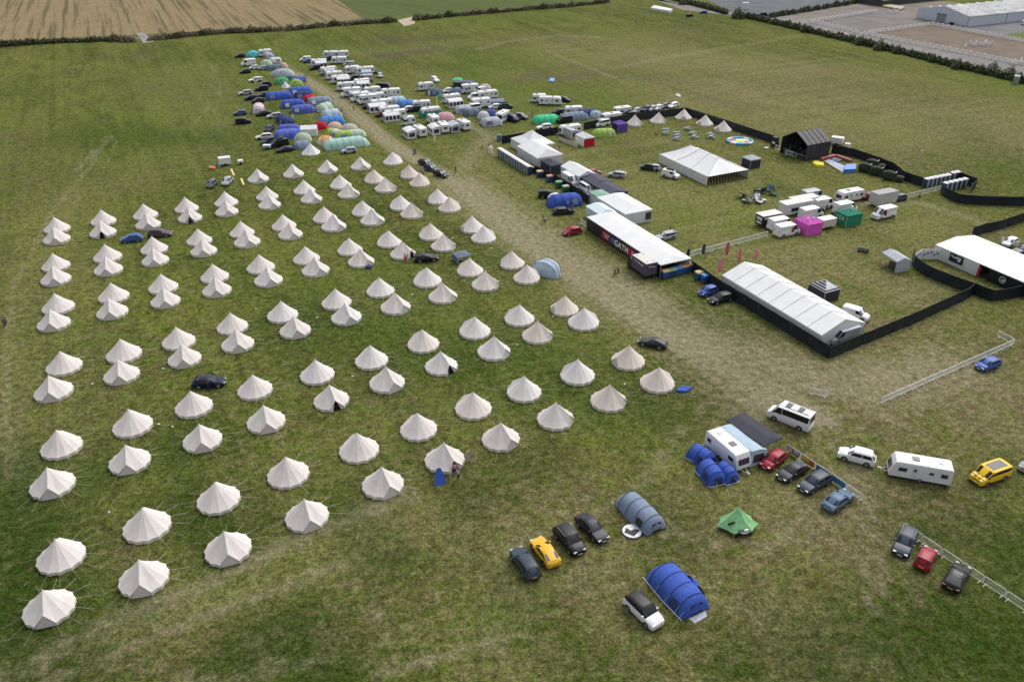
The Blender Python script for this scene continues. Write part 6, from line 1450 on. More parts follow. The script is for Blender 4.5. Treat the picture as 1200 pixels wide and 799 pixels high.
for x, y, t in ((1073, 206, 'behind the right toilets'), (436, 78, 'in the caravan rows')):
    o = bpy.data.objects.new('lamp_mast', cached(('mast',), lambda: q.mesh('lamp_mast', METAL))); C.objects.link(o); o.location = P(x, y); tag(o, 'tall thin lamp mast ' + t, 'mast')

# ---------------------------------------------------------------- near camping pitches
A_cv(6.3, 'N', 848, 556, -64, 'white caravan joined to the pale awning by the red car', 0, None)
aw = awning(5.8, 2.6, 2.45, 'paleblue'); p = P(866, 557) + bx_ * 3.3 - ax * 3.6; aw.location = (p.x + .1, p.y, 0); aw.rotation_euler.z = R(-64); tag(aw, 'pale blue grey awning between the near caravan and the dark canopy', 'awning')
cn = frame_shelter(6.4, 3.2, 2.3, 'navy', 'navy', ridge=.25, hip=.5, walls='', valance=.12, name='canopy', roofmat=mat('dark navy canopy', (.016, .018, .036), rough=.75, bump=.5, bscale=1.5))
p = (P(861, 494, 2.4) + P(921, 516, 2.4)) / 2; cn.location = (p.x - .6, p.y + .6, 0); cn.rotation_euler.z = R(-58); tag(cn, 'dark navy fly canopy on legs beside the near awning', 'canopy')
A_car('hatch', 'red', 'N', 903, 555, 222, 'bright red car beside the near caravan', lod=1)
A_car('coupe', 'charcoal', 'N', 925, 569, 214, 'charcoal saloon second in the line by the banner barriers', lod=1)
A_car('estate', 'slate', 'N', 950.5, 583, 214, 'dark grey estate third in the line by the banner barriers', lod=1, extra='')
A_car('saloon', 'skyblue', 'N', 977, 605, 38, 'steel blue saloon last in the line by the banner barriers', lod=1)
A_car('minibus', 'white', 'N', 922, 509, 140, 'white minibus camper with solar panels on its roof', lod=1, extra='p')
A_car('suv', 'white', 'N', 1000, 550, 153, 'white crossover car towing the near white caravan', lod=1)
A_cv(7.0, 'N', 1070, 572, 163, 'long white caravan hitched behind the white crossover', 1, None)
A_car('camper', 'amber', 'N', 1154, 573, 203, 'yellow camper van with black bonnet stripes and dark roof panel', lod=1, extra='sgk')
A_car('smallvan', 'silver', 'N', 1204, 560, 215, 'silver car cut by the right edge near the yellow camper', lod=1)
A_car('estate', 'slate', 'N', 1053, 658, 234, 'slate estate first of three cars by the long barrier line', lod=1, extra='r')
A_car('mini', 'red', 'N', 1078, 674, 50, 'dark red hatchback second of three by the long barrier line', lod=1)
A_car('coupe', 'black', 'N', 1112, 700, 48, 'black glass-roofed car third of three by the long barrier line', lod=1, extra='g')
A_car('hatch', 'blue', 'N', 1154, 438, 206, 'blue hatchback beside the barrier line at right', lod=1)
A_car('estate', 'slate', 'N', 615, 685, 115, 'dark slate estate car left of the yellow car', lod=1)
A_car('coupe', 'yellow', 'N', 638, 670, 116, 'yellow hatchback between dark cars', lod=1)
A_car('suv', 'black', 'N', 666, 656, -61, 'black estate with silver roof rails right of the yellow car', lod=1, extra='r')
A_car('saloon', 'charcoal', 'N', 692, 641, -58, 'charcoal saloon furthest right of the near dark cars', lod=1)
A_car('suv', 'white', 'N', 751, 743, -56, 'white off-roader with black roof, nearest car', lod=1, roofc='black')
A_car('saloon', 'navy', 'N', 247, 457, 8, 'navy car with doors open among the bell tents', lod=1, extra='dt')
A_car('coupe', 'black', 'N', 500, 309, 12, 'black car with its boot open behind bell tents', lod=1, extra='td')
A_car('coupe', 'charcoal', 'N', 764, 412, 155, 'dark grey car beside the fawn bell tents', lod=1)
A_car('hatch', 'blue', 'N', 156, 286, 195, 'blue hatchback behind the left bell tents', lod=1)
A_car('estate', 'bronze', 'N', 189, 279, 4, 'brown estate car beside the blue hatchback', lod=1)
A_car('mini', 'grey', 'N', 249.5, 221.5, 268, 'grey car, left of two facing the camp', lod=1)
A_car('hatch', 'silver', 'N', 267.5, 219, 268, 'silver car, right of two facing the camp', lod=1)
for x, y, c, t in ((499, 196.5, 'charcoal', 'top one of three parked nose to tail'), (505.5, 203, 'slate', 'middle one of three parked nose to tail'), (517, 210, 'black', 'lowest of three parked nose to tail')):
    A_car('hatch', c, 'N', x, y, -40, 'dark car by the back bell tents, ' + t, lod=1)
place_v('gt', lambda: box_trailer(2.8, 1.8, 2.0, SHELL), 2.8, 1.8, 'N', 264.5, 195.5, 200, 'small white trailer at the back of the bell tents', 'trailer', None, ('btn',))
place_v('gt', lambda: box_trailer(1.2, 1.2, 1.0, SHELL, doors=False), 1.2, 1.2, 'N', 282.5, 193.5, 20, 'little white box cart right of the small trailer', 'trailer', None, ('btc',))
slab('tool_crate', [P(245, 199), P(252, 199.5), P(253, 197), P(246, 196.5)], .5, mat('orange load', (.55, .16, .05), var=.4), 'orange loaded crate left of the small white trailer', 'crate')
slab('gas_bottle', [P(256, 196), P(258.5, 196), P(258.5, 194.5), P(256, 194.5)], .8, mat('pale blue enamel', (.3, .45, .5)), 'pale blue cylinder at the small trailer hitch', 'bottle')
for x, y, t in ((272.5, 202.5, 'nearer the small white trailer'), (284, 223.5 - 10, 'nearer the silver car')):
    a = P(x - 1.5, y - 4); b = P(x + 1.8, y + 3.5); d = (b - a).normalized(); n = Vector((-d.y, d.x, 0)) * .22
    slab('folded_cover', [a - n, b - n, b + n, a + n], .12, mat('cream yellow strip', (.72, .58, .28)), 'long cream yellow folded cover on the grass, ' + t, 'cover')
# near tents
def vis_tent():
    root = tunnel_tent(6.4, 3.7, 2.15, 'royal', None, 4, 'navy', True, True)
    b = MB(); rs = []
    for i in range(5):
        y = 1.5 + i * .28; k = 1 - .18 * i
        rs.append([(.2 + 1.0 * math.cos(a) * k, y, 1.75 * k * math.sin(a)) for a in (math.pi * j / 8 for j in range(9))])
    b.rings(rs); part('side_porch', b.mesh('sp', fab('royal'), smooth=50), root)
    q = MB(); q.tube([(-3.2, -1.8, .12), (0, -1.98, .16), (3.2, -1.8, .12)], .05, 4); part('hem', q.mesh('hm', SHELL), root)
    q = MB(); q.poly((3.2, -1.0, .03), (4.0, -.8, .03), (3.9, .8, .03), (3.2, 1.2, .03)); part('groundsheet', q.mesh('gs', fab('palegrey')), root)
    return root
o = vis_tent(); p = near_edge(800, 727, 6.6, 3.8, -62); o.location = P(792, 694); o.rotation_euler.z = R(-62); tag(o, 'royal blue tunnel tent with yellow guy lines, nearest tent', 'tent')
o = tunnel_tent(6.2, 3.0, 2.0, 'greyblue', None, 4, 'charcoal', True, False); o.location = P(749, 604); o.rotation_euler.z = R(-60); tag(o, 'grey blue tunnel tent with a ladder of dark hoops', 'tent')
q = MB(); q.cyl((0, 0, .1), (0, 0, 1), 1.15, .16, 18, 1.05); o = struct('paddling_pool', q.mesh('paddling_pool', SHELL)); del o['kind']; o.location = P(740.5, 623); tag(o, 'round white paddling pool with black lining in front of the grey tent', 'pool')
q = MB(); q.poly((-.9, -.3, .19), (.1, -.9, .19), (.9, .1, .19), (.3, .3, .19), (-.1, .0, .19), (-.6, .5, .19)); part('lining', q.mesh('ln', TRIM), o)
q = MB(); q.cyl((0, 0, .09), (0, 0, 1), 1.2, .05, 18); part('rim', q.mesh('rm', TRIM), o)
slab('folded_cover', [P(729, 601), P(737, 605), P(739, 600), P(731, 596)], .45, SHELL, 'heap of white sheeting beside the grey tunnel tent', 'sheet')
# three-part blue tent
def pod_tent():
    c0 = P(829, 556); root = thing('tunnel_tent', 'royal blue three-part tent beside the near caravan', 'tent', c0)
    for (x, y), L_, W_, H_, rz, n in (((832, 558), 3.7, 2.5, 1.9, -72, 3), ((850, 558), 3.0, 2.1, 1.75, -66, 3), ((821, 538), 3.4, 2.5, 1.8, -50, 3)):
        t = tunnel_tent(L_, W_, H_, 'royal', None, n, 'navy', True, False); p = P(x, y) - c0
        kids = list(t.children); fly = [k for k in kids if k.name.startswith('flysheet')][0]
        fly.parent = root; fly.location = p; fly.rotation_euler.z = R(rz)
        for k in kids:
            if k is not fly: k.parent = fly
        bpy.data.objects.remove(t)
        for sx in (-1, 1): q = MB(); q.tube([(-L_ * .42, sx * W_ * .52, .1), (L_ * .5, sx * W_ * .46, .1)], .04, 4); part('hem', q.mesh('hm', SHELL), fly)
        q = MB(); q.tube([(L_ * .51, -W_ * .44, .08), (L_ * .51, W_ * .44, .08)], .05, 4); part('hem', q.mesh('hm', SHELL), fly)
    for x, y, dx, dy in ((806, 549, -1.2, -1.0), (813, 560, -1.0, -1.6), (838, 572, 0, -1.8), (848, 572, .4, -1.9), (858, 566, 1.3, -1.2), (803, 538, -1.6, -.2)):
        a = P(x, y) - c0; q = MB(); q.tube([a + Vector((0, 0, 1.0)), a + Vector((dx, dy, 0.02))], .014, 3); part('guy_rope', q.mesh('g', ROPEY), root)
    return root
pod_tent()
for i, (x, y) in enumerate([(191, 202 + 230), (186, 497), (202, 500), (413, 441), (412, 296), (491, 332), (483, 345), (576, 291), (648, 371), (732, 450), (606, 404), (300, 362), (372, 372), (108, 450), (530, 279), (128, 600), (317, 241)]):
    q = MB(); q.rings([[(-.16, -.1, .0), (.14, -.14, .0), (.18, .1, 0), (-.12, .13, 0)], [(-.1, -.06, .12), (.1, -.1, .08), (.1, .05, .14), (-.08, .08, .1)]], closed=True)
    o = bpy.data.objects.new('litter_scrap', cached(('ls',), lambda: q.mesh('scrap', SHELL))); C.objects.link(o); o.location = P(x, y); o.rotation_euler.z = i
    tag(o, 'small white scrap of litter in the grass between tents', 'litter', 'litter scraps between the bell tents')

# green sail shelter
def sail():
    root = thing('sail_shelter', 'green pointed shelter beside a parked motorbike', 'tent', P(862, 616), R(20))
    rim = [(-2.3, .3, .5), (-1.3, -1.5, .55), (.6, -2.1, .9), (2.0, -1.3, .8), (2.1, .5, .45), (.8, 1.5, .4), (-1.0, 1.5, .4)]
    tip = Vector((.1, .1, 2.5)); b = MB(); n = len(rim)
    rr = []
    for i in range(n): rr += [Vector(rim[i]), (Vector(rim[i]) + Vector(rim[(i + 1) % n])) * .5 * .93]
    r1 = [Vector((p.x, p.y, 0)) * .5 + Vector((0, 0, .42)) + Vector((0, 0, p.z * .5 + .78)) * 1 for p in rr]; r2 = [tip + Vector((p.x * .03, p.y * .03, 0)) for p in rr]
    b.rings([rr, [Vector((p.x * .5, p.y * .5, 1.42 + (.0 if i % 2 == 0 else -.07))) for i, p in enumerate(rr)], r2], closed=True); part('canopy', b.mesh('cp', cloth('sail green', (.22, .48, .22)), smooth=25), root)
    q = MB(); q.tube(rr + rr[:1], .03, 4); part('binding', q.mesh('bd', mat('lime tape', (.2, .5, .25))), root)
    q = MB(); q.cyl(tip + Vector((0, 0, -1.2)), (0, 0, 1), .03, 2.5, 6); part('pole', q.mesh('pl', METAL), root)
    q = MB(); q.poly((-1.5, -.6, 1.0), (-.6, -.8, 1.36), (-.5, -.65, 1.5), (-1.4, -.3, 1.08)); part('vent', q.mesh('vt', DARK), root)
    for p in rim: q = MB(); q.tube([p, (p[0] * 1.25, p[1] * 1.25, 0)], .013, 3); part('guy_rope', q.mesh('gr', ROPEY), root)
    return root
sail()
def motorbike():
    root = thing('motorbike', 'x', 'motorbike')
    for x in (-.7, .7):
        q = MB(); pts = [(x + .28 * math.cos(a), 0, .32 + .28 * math.sin(a)) for a in (2 * math.pi * i / 14 for i in range(15))]; q.tube(pts, .07, 6); part('wheel', q.mesh('wh', TYRE, smooth=60), root)
    q = MB(); q.rings([[(x, -w_, z0), (x, -w_ * .6, z1), (x, w_ * .6, z1), (x, w_, z0)] for x, w_, z0, z1 in ((-.6, .06, .6, .75), (-.2, .16, .45, .82), (.25, .17, .5, 1.0), (.55, .10, .6, .95), (.7, .04, .7, .85))]); part('body', q.mesh('bd', SHELL, smooth=40), root)
    q = MB(); q.box(-.75, -.1, -.13, .13, .8, .9); part('seat', q.mesh('st', TRIM), root)
    q = MB(); q.tube([(.35, -.38, 1.1), (.5, 0, 1.05), (.35, .38, 1.1)], .025, 5); part('handlebar', q.mesh('hb', TRIM), root)
    q = MB(); q.box(-.25, .3, -.15, .15, .25, .5); part('engine', q.mesh('en', TRIM), root)
    return root
spawn(('mb',), motorbike, 'white and black motorbike parked by the green shelter', 'motorbike', P(872, 628), R(10))
# bell-tent accessories
lean = thing('ground_sheet', 'deep blue sheet hanging over the open bell tent front', 'sheet', P(515.5, 566), R(20))
q = MB(); q.rings([[(-.75, -.5, .03), (.75, -.3, .03)], [(-.6, .1, .9), (.6, .1, 1.0)], [(-.2, .5, 1.9), (.3, .5, 1.9)], [(-.1, .9, 1.6), (.3, .9, 1.6)]], cap=False); part('cloth', q.mesh('cl', fab('royal'), smooth=40), lean)
slab('folding_table', [P(791, 459.5), P(804, 460.5), P(811, 455.5), P(799, 454)], .35, fab('blue'), 'dark blue low table beside the fawn bell tent', 'table')
o = tunnel_tent(2.9, 5.2, 2.7, 'paleblue', None, 3, 'paleblue', True, False)
for ch in list(o.children):
    if ch.name.split('.')[0] in ('door', 'window', 'skirt'): bpy.data.objects.remove(ch)
o.location = P(640, 322) + Vector((0, .6, 0)); o.rotation_euler.z = R(60); tag(o, 'pale blue arched shelter beside the back bell tents by the lane', 'shelter')
fl = frame_shelter(2.8, 2.6, 1.4, 'slate', 'slate', ridge=.3, walls='w', name='canopy', valance=.05); fl.location = P(541, 307) + Vector((0, .5, 0)); fl.rotation_euler.z = R(30); tag(fl, 'slate blue low canopy behind the bell tent right of the black car', 'canopy')
slab('cool_box', [P(428, 315), P(435, 315.5), P(436, 313), P(430, 312)], .4, fab('navy'), 'navy bundle outside a bell tent door', 'bag')
mir = thing('mirror_board', 'upright framed board leaning beside the open bell tent', 'board', P(549, 540), R(40))
q = MB(); q.box(-.35, .35, -.03, .03, .02, 1.5); pb = part('board', q.mesh('bd', mat('dull mirror', (.35, .33, .32), rough=.3)), mir)
q = MB()
for x0, x1, z0, z1 in ((-.42, -.35, 0, 1.57), (.35, .42, 0, 1.57), (-.42, .42, 1.5, 1.57), (-.42, .42, 0, .05)): q.box(x0, x1, -.05, .05, z0, z1)
part('frame', q.mesh('fr', mat('tan wood', (.45, .3, .18))), mir)
q = MB(); q.cyl((0, 0, .45), (0, 0, 1), .5, .9, 14, .4); q.cyl((0, 0, 1.0), (0, 0, 1), .25, .2, 10); o = struct('water_butt', q.mesh('water_butt', SHELL, smooth=30)); del o['kind']; o.location = P(575, 179); o.scale = (1.3, 1.3, 1.6); tag(o, 'white rounded water container left of the toilet row', 'container')
q = MB(); q.box(-.5, .5, -.02, .02, .2, 1.5); q.box(-.5, -.45, -.3, .3, 0, .2); q.box(.45, .5, -.3, .3, 0, .2); o = struct('notice_board', q.mesh('notice_board', mat('grey board', (.12, .13, .17)))); del o['kind']; o.location = P(486, 181); o.rotation_euler.z = R(50); tag(o, 'small dark notice board in the lane near the caravans', 'board')
slab('blue_sheet', [P(643, 96.5), P(649, 97), P(650, 93.5), P(645, 93)], .5, mat('blue tarp', (.12, .35, .7)), 'small blue sheet on bare soil in the far grass', 'sheet')
slab('crate', [GP('U', 25, 232), GP('U', 85, 238), GP('U', 95, 220), GP('U', 35, 215)], 1.6, mat('blue grey crate', (.10, .17, .26)), 'blue grey box at the end of the pavilion fence', 'crate')
slab('white_board', [P(895, 174.5), P(900, 174.8), P(901, 173.8), P(895.5, 173.6)], .3, SHELL, 'flat white board left of the stage', 'board')
slab('white_board', [GP('T6', 520, 72), GP('T6', 556, 84), GP('T6', 556, 68), GP('T6', 530, 60)], .25, mat('pale tarp', (.5, .5, .47), var=.3), 'pale board lying in the grass beyond the arena fence', 'board')

# ---------------------------------------------------------------- people
def skin_mesh(name, joints, bones, m_):
    me = bpy.data.meshes.new(name + '_rig'); me.from_pydata([j[:3] for j in joints], bones, [])
    o = bpy.data.objects.new(name + '_rig', me); C.objects.link(o)
    o.modifiers.new('s', 'SKIN'); 
    for i, j in enumerate(joints):
        sv = me.skin_vertices[0].data[i]; sv.radius = (j[3], j[4] if len(j) > 4 else j[3]); sv.use_root = (i == 0)
    sb_ = o.modifiers.new('u', 'SUBSURF'); sb_.levels = sb_.render_levels = 1
    dg = bpy.context.evaluated_depsgraph_get(); out = bpy.data.meshes.new_from_object(o.evaluated_get(dg)); out.name = name
    out.materials.clear(); out.materials.append(m_); out.polygons.foreach_set('use_smooth', [True] * len(out.polygons))
    bpy.data.objects.remove(o); bpy.data.meshes.remove(me); return out
SKIN = mat('skin', (.50, .30, .22), rough=.55, var=.05)
def person(pose, top, legs, hair):
    root = thing('person', 'x', 'person')
    st = .34 if pose == 'walk' else .0
    if pose == 'sit':
        J = [(0, 0, .48, .13), (0, 0, .75, .13), (.02, 0, 1.0, .15, .10), (.03, 0, 1.14, .05), (.05, 0, 1.27, .095, .10), (.05, 0, 1.36, .07)]
        hipz = .48; knee = lambda s: (.42, s * .12, .48, .07); ank = lambda s: (.45, s * .12, .08, .045); toe = lambda s: (.62, s * .13, .05, .035)
    else:
        J = [(0, 0, .95, .14, .11), (0, 0, 1.2, .13, .10), (0, 0, 1.42, .16, .10), (0, 0, 1.52, .05), (.02, 0, 1.66, .095, .085), (.02, 0, 1.75, .06)]
        knee = lambda s: (.05 + s * st * .5, s * .10, .50, .065); ank = lambda s: (-.02 + s * st, s * .10, .09, .042); toe = lambda s: (.14 + s * st, s * .11, .05, .035)
    B = [(0, 1), (1, 2), (2, 3), (3, 4), (4, 5)]
    zs = J[2][2]; hp = J[0][2]
    for s in (-1, 1):
        k = len(J); J += [(0, s * .10, hp - .06, .085), knee(s), ank(s), toe(s)]; B += [(0, k), (k, k + 1), (k + 1, k + 2), (k + 2, k + 3)]
    for s in (-1, 1):
        k = len(J); fx = .25 if pose in ('reach', 'sit') else s * -st * .5
        J += [(0, s * .19, zs - .01, .055), (fx * .4, s * .25, zs - .29, .043), (fx + .03, s * .25, zs - (.36 if pose in ('reach', 'sit') else .53), .032), (fx + .07, s * .25, zs - (.38 if pose in ('reach', 'sit') else .62), .035, .02)]
        B += [(2, k), (k, k + 1), (k + 1, k + 2), (k + 2, k + 3)]
        h = k + 3
        for f in range(4):
            J += [(J[h][0] + .02 + .02 * (f in (1, 2)), J[h][1] + (f - 1.5) * .018, J[h][2] - .06, .008), (J[h][0] + .035, J[h][1] + (f - 1.5) * .02, J[h][2] - .085, .007)]; B += [(h, len(J) - 2), (len(J) - 2, len(J) - 1)]
        J += [(J[h][0] + .05, J[h][1] - s * .02, J[h][2] - .02, .009)]; B += [(h, len(J) - 1)]
    part('body', cached(('body', pose), lambda: skin_mesh('body', J, B, SKIN)), root)
    gr = lambda j, d: tuple(j[:3]) + tuple(r + d for r in j[3:])
    al = 6 + 8
    TJ = [gr(J[0], .02), gr(J[1], .022), gr(J[2], .02), gr(J[al], .02), gr(J[al + 1], .02)]
    arm2 = al + 4 + 9
    TJ += [gr(J[arm2], .02), gr(J[arm2 + 1], .02)]
    part('shirt', cached(('shirt', pose, top), lambda: skin_mesh('shirt', TJ, [(0, 1), (1, 2), (2, 3), (3, 4), (2, 5), (5, 6)], fab(top))), root)
    LJ = [gr(J[0], .015)]; LB = []
    for s in (0, 1):
        k = len(LJ); LJ += [gr(J[6 + 4 * s], .02), gr(J[7 + 4 * s], .02), gr(J[8 + 4 * s], .025)]; LB += [(0, k), (k, k + 1), (k + 1, k + 2)]
    part('trousers', cached(('trs', pose, legs), lambda: skin_mesh('trousers', LJ, LB, fab(legs))), root)
    hz = J[4]
    def hm():
        q = MB(); rs = []
        for t in range(5):
            a = math.pi / 2 * t / 4; rs.append([(hz[0] - .015 + .108 * math.cos(a) * math.cos(u), .10 * math.cos(a) * math.sin(u), hz[2] + .02 + .115 * math.sin(a)) for u in (2 * math.pi * i / 10 for i in range(10))])
        rs[0] = [(x - (.02 if x > hz[0] else 0), y, z - (.09 if x < hz[0] else .0)) for x, y, z in rs[0]]
        q.rings(rs, closed=True); return q.mesh('hair', mat('hair ' + hair, dict(dark=(.02, .015, .01), brown=(.09, .05, .03), fair=(.35, .25, .12))[hair], rough=.8), smooth=60)
    part('hair', cached(('hair', pose, hair), hm), root)
    q = MB(); ey = hz[0] + .088
    for s in (-1, 1): q.cyl((ey, s * .035, hz[2] + .005), (1, 0, 0), .011, .01, 6)
    part('eyes', q.mesh('ey', TRIM), root)
    q = MB(); q.cyl((ey + .01, 0, hz[2] - .02), (0, 0, 1), .013, .05, 5, .006); part('nose', q.mesh('ns', SKIN), root)
    q = MB(); q.box(ey - .01, ey + .003, -.025, .025, hz[2] - .068, hz[2] - .056); part('mouth', q.mesh('mo', mat('lips', (.35, .10, .09))), root)
    return root
PEOPLE = [(6, 383, 'walk', 'charcoal', 'charcoal', 'dark', 80, 'person in black walking near the left edge'), (7.5, 380, 'stand', 'slate', 'navy', 'brown', 80, 'person in grey beside the one in black at the left edge'),
 (637, 261, 'walk', 'charcoal', 'navy', 'dark', 100, 'person in dark clothes walking up the lane'), (638.5, 262.5, 'walk', 'white', 'charcoal', 'fair', 100, 'person in a white top walking up the lane'),
 (720, 324, 'walk', 'charcoal', 'charcoal', 'dark', 200, 'person in black crossing the lane near the lorry'), (724, 322, 'walk', 'red', 'charcoal', 'brown', 20, 'person in a red top crossing the lane near the lorry'),
 (537, 562, 'reach', 'paleblue', 'charcoal', 'brown', 200, 'person bending by the open front bell tent'), (533, 556, 'stand', 'pink', 'navy', 'dark', 260, 'person in pink at the open bell tent door'),
 (785, 273, 'reach', 'charcoal', 'charcoal', 'dark', 200, 'person in black at the boot of the silver estate'), (573, 190 - 15, 'stand', 'charcoal', 'charcoal', 'dark', 0, 'person in black near the water container'),
 (565, 176, 'walk', 'charcoal', 'navy', 'dark', 0, 'person in black in the lane left of the toilets'), (493.5, 204, 'stand', 'charcoal', 'slate', 'dark', 0, 'person standing by the three dark cars'), (496, 206, 'stand', 'grey', 'charcoal', 'brown', 180, 'second person standing by the three dark cars'),
 (534, 202, 'walk', 'charcoal', 'charcoal', 'dark', 30, 'person alone in the lane by the three dark cars'), (475, 306, 'stand', 'cream', 'red', 'brown', 300, 'person in cream outside the open bell tent by the black car'), (478, 307, 'stand', 'pink', 'beige', 'fair', 120, 'person in pink outside the open bell tent by the black car'), (484, 303, 'reach', 'charcoal', 'charcoal', 'dark', 10, 'person at the boot of the black car'),
 (224, 262, 'stand', 'charcoal', 'charcoal', 'dark', 280, 'person in black in a bell tent doorway'), (1077, 233, 'walk', 'orange', 'charcoal', 'brown', 20, 'person in an orange top at the white barriers'), (968, 248, 'stand', 'charcoal', 'charcoal', 'dark', 290, 'person in black among the food vans'), (965, 251, 'stand', 'beige', 'navy', 'fair', 200, 'person in beige among the food vans'),
 (414.5, 130, 'walk', 'red', 'charcoal', 'dark', 100, 'person in a red top in the caravan lane'), (399.5, 132, 'stand', 'charcoal', 'charcoal', 'dark', 0, 'person in dark clothes by the pale blue tent'), (401, 133, 'stand', 'slate', 'navy', 'brown', 180, 'person in grey by the pale blue tent'), (324, 67, 'stand', 'charcoal', 'charcoal', 'dark', 0, 'person in black at the furthest grey tent'), (624, 137, 'stand', 'charcoal', 'charcoal', 'dark', 0, 'person in black left of the bright green tent'),
 (708.5, 215, 'stand', 'charcoal', 'charcoal', 'dark', 0, 'person in black beyond the dark canopies'), (715, 222, 'walk', 'slate', 'charcoal', 'dark', 40, 'person in grey beyond the second dark canopy'), (665, 244, 'stand', 'orange', 'slate', 'fair', 200, 'person in orange outside the big blue tunnel tent'), (670, 249, 'stand', 'charcoal', 'charcoal', 'dark', 20, 'person in black outside the big blue tunnel tent'), (768, 137 + 22, 'sit', 'slate', 'charcoal', 'brown', 0, 'person sitting near the arena picnic tables'), (655, 176, 'stand', 'slate', 'charcoal', 'dark', 0, 'person in grey on the grass beside the pavilion'),
 (478, 26, 'stand', 'charcoal', 'charcoal', 'dark', 0, 'person in black at the far gate')]
for x, y, pose, a, b, h, rz, t in PEOPLE[:-1]:
    spawn(('person', pose, a, b, h), lambda p_=pose, a_=a, b_=b, h_=h: person(p_, a_, b_, h_), t, 'person', P(x, y), R(rz))

# ---------------------------------------------------------------- hedges
def bush_mesh(L_, W_, H_, n, cols, seed, name):
    rnd = random.Random(seed); mb = MB()
    for _ in range(n):
        while True:
            x, y, z = rnd.uniform(-1, 1), rnd.uniform(-1, 1), rnd.uniform(0, 1)
            r = math.sqrt(x * x + y * y + z * z)
            lim = .85 + .15 * math.sin(x * 7 + seed) * math.cos(y * 5 + seed * 2)
            if r < lim and (r > .45 or rnd.random() < .2): break
        c_ = Vector((x * L_ / 2, y * W_ / 2, z * H_)); s = rnd.uniform(.14, .32)
        u = Vector((rnd.uniform(-1, 1), rnd.uniform(-1, 1), rnd.uniform(-.6, .6))).normalized(); w = u.cross(Vector((rnd.uniform(-1, 1), rnd.uniform(-1, 1), 1))).normalized()
        mb.cur = rnd.randrange(len(cols)); mb.poly(c_ - u * s, c_ - w * s * .7, c_ + u * s, c_ + w * s * .7)
    return mb.mesh(name, *cols)
LG = [mat('leaf dark', (.035, .055, .018), var=.4), mat('leaf mid', (.06, .085, .025), var=.4), mat('leaf light', (.095, .12, .04), var=.4)]
LD = [mat('dry bramble', (.22, .17, .10), var=.4), mat('dry seed heads', (.30, .24, .16), var=.3), mat('dull bramble leaf', (.09, .09, .04), var=.4)]
def hedge(name, label, pts, spacing, L_, W_, H_, kinds, dense=520, grp='hedge'):
    pts = [Vector((p[0], p[1], 0)) for p in pts]; o0 = pts[0]; rnd = random.Random(len(label)); i = 0
    root = thing(name, label, 'hedge', o0); tot = 0
    for a, b in zip(pts, pts[1:]):
        d = b - a; n = max(1, int(d.length / (spacing * .8)))
        for k in range(n):
            key = kinds(i); cols = LG if key == 'g' else LD if key == 'd' else [LG[0], LD[2], LG[1], LD[0]]
            v_ = i % 4; s = rnd.uniform(.75, 1.25)
            m_ = cached(('bush', name, key, v_), lambda: bush_mesh(L_, W_, H_, dense, cols, v_ * 3 + len(key), 'foliage'))
            o = part('shrub', m_, root); o.location = a + d * (k / n) - o0 + Vector((rnd.uniform(-.5, .5), rnd.uniform(-.5, .5), 0)); o.rotation_euler.z = math.atan2(d.y, d.x) + rnd.uniform(-.3, .3); o.scale = (1.15, s, s * (rnd.uniform(1.1, 1.5) if key == 'g' else rnd.uniform(.9, 1.5))); i += 1
    return root
hedge('hedge', 'low dark hedge at the top left of the field', PL((-120, 60), (0, 55), (60, 51), (140, 48)), 3.0, 5.2, 3.6, 2.0, lambda i: 'm' if i % 3 else 'g')
hedge('hedge', 'dry bramble hedge between the two field gaps, top left', PL((136, 49), (160, 49.5)), 2.6, 5, 4.0, 2.2, lambda i: 'd')
hedge('hedge', 'scrubby hedge from the left gap to the tents lane', PL((179, 47.5), (215, 44), (260, 39.5), (300, 38), (335, 36)), 2.8, 5.0, 3.6, 2.0, lambda i: 'd' if i % 5 < 3 else 'm')
hedge('hedge', 'scrubby hedge behind the caravan rows', PL((341, 36), (390, 31), (430, 28), (465, 26)), 3.0, 5.0, 3.6, 2.0, lambda i: 'd' if i % 5 < 2 else 'm')
hedge('hedge', 'long bramble hedge from the sandy gap to the farm road', PL((489, 24), (520, 20.5), (560, 17), (620, 12), (670, 8), (715, 3)), 3.0, 5.4, 4.4, 2.6, lambda i: 'd' if i % 5 < 2 else 'm')
hedge('hedge', 'dark green hedge beside the farm road, upper stretch', PL((775, -4), (800, 3), (830, 11), (852, 17)), 2.0, 5.6, 5.0, 3.0, lambda i: 'g', 760)
hedge('hedge', 'thin hedge between the road and the dark field', PL((905, 20.5), (950, 13), (1000, 4.5), (1060, -6)), 3.2, 5.0, 3.0, 1.8, lambda i: 'g', 300)
hedge('hedge', 'long green hedge below the riding arena', PL((862, 19), (893, 25), (940, 36), (1000, 50), (1060, 64), (1120, 79), (1160, 88), (1215, 101)), 1.9, 5.4, 4.4, 2.3, lambda i: 'g', 760)
def round_bush(x, y, s, t):
    o = thing('bush', t, 'bush', P(x, y)); m_ = cached(('rb', 1), lambda: bush_mesh(5.5, 5.0, 4.4, 900, LG, 5, 'foliage')); f = part('crown', m_, o); o.scale = (s, s, s)
    q = MB(); q.cyl((0, 0, .7), (0, 0, 1), .14, 1.4, 6, .08); part('trunk', q.mesh('tk', mat('bark', (.08, .06, .045))), o)
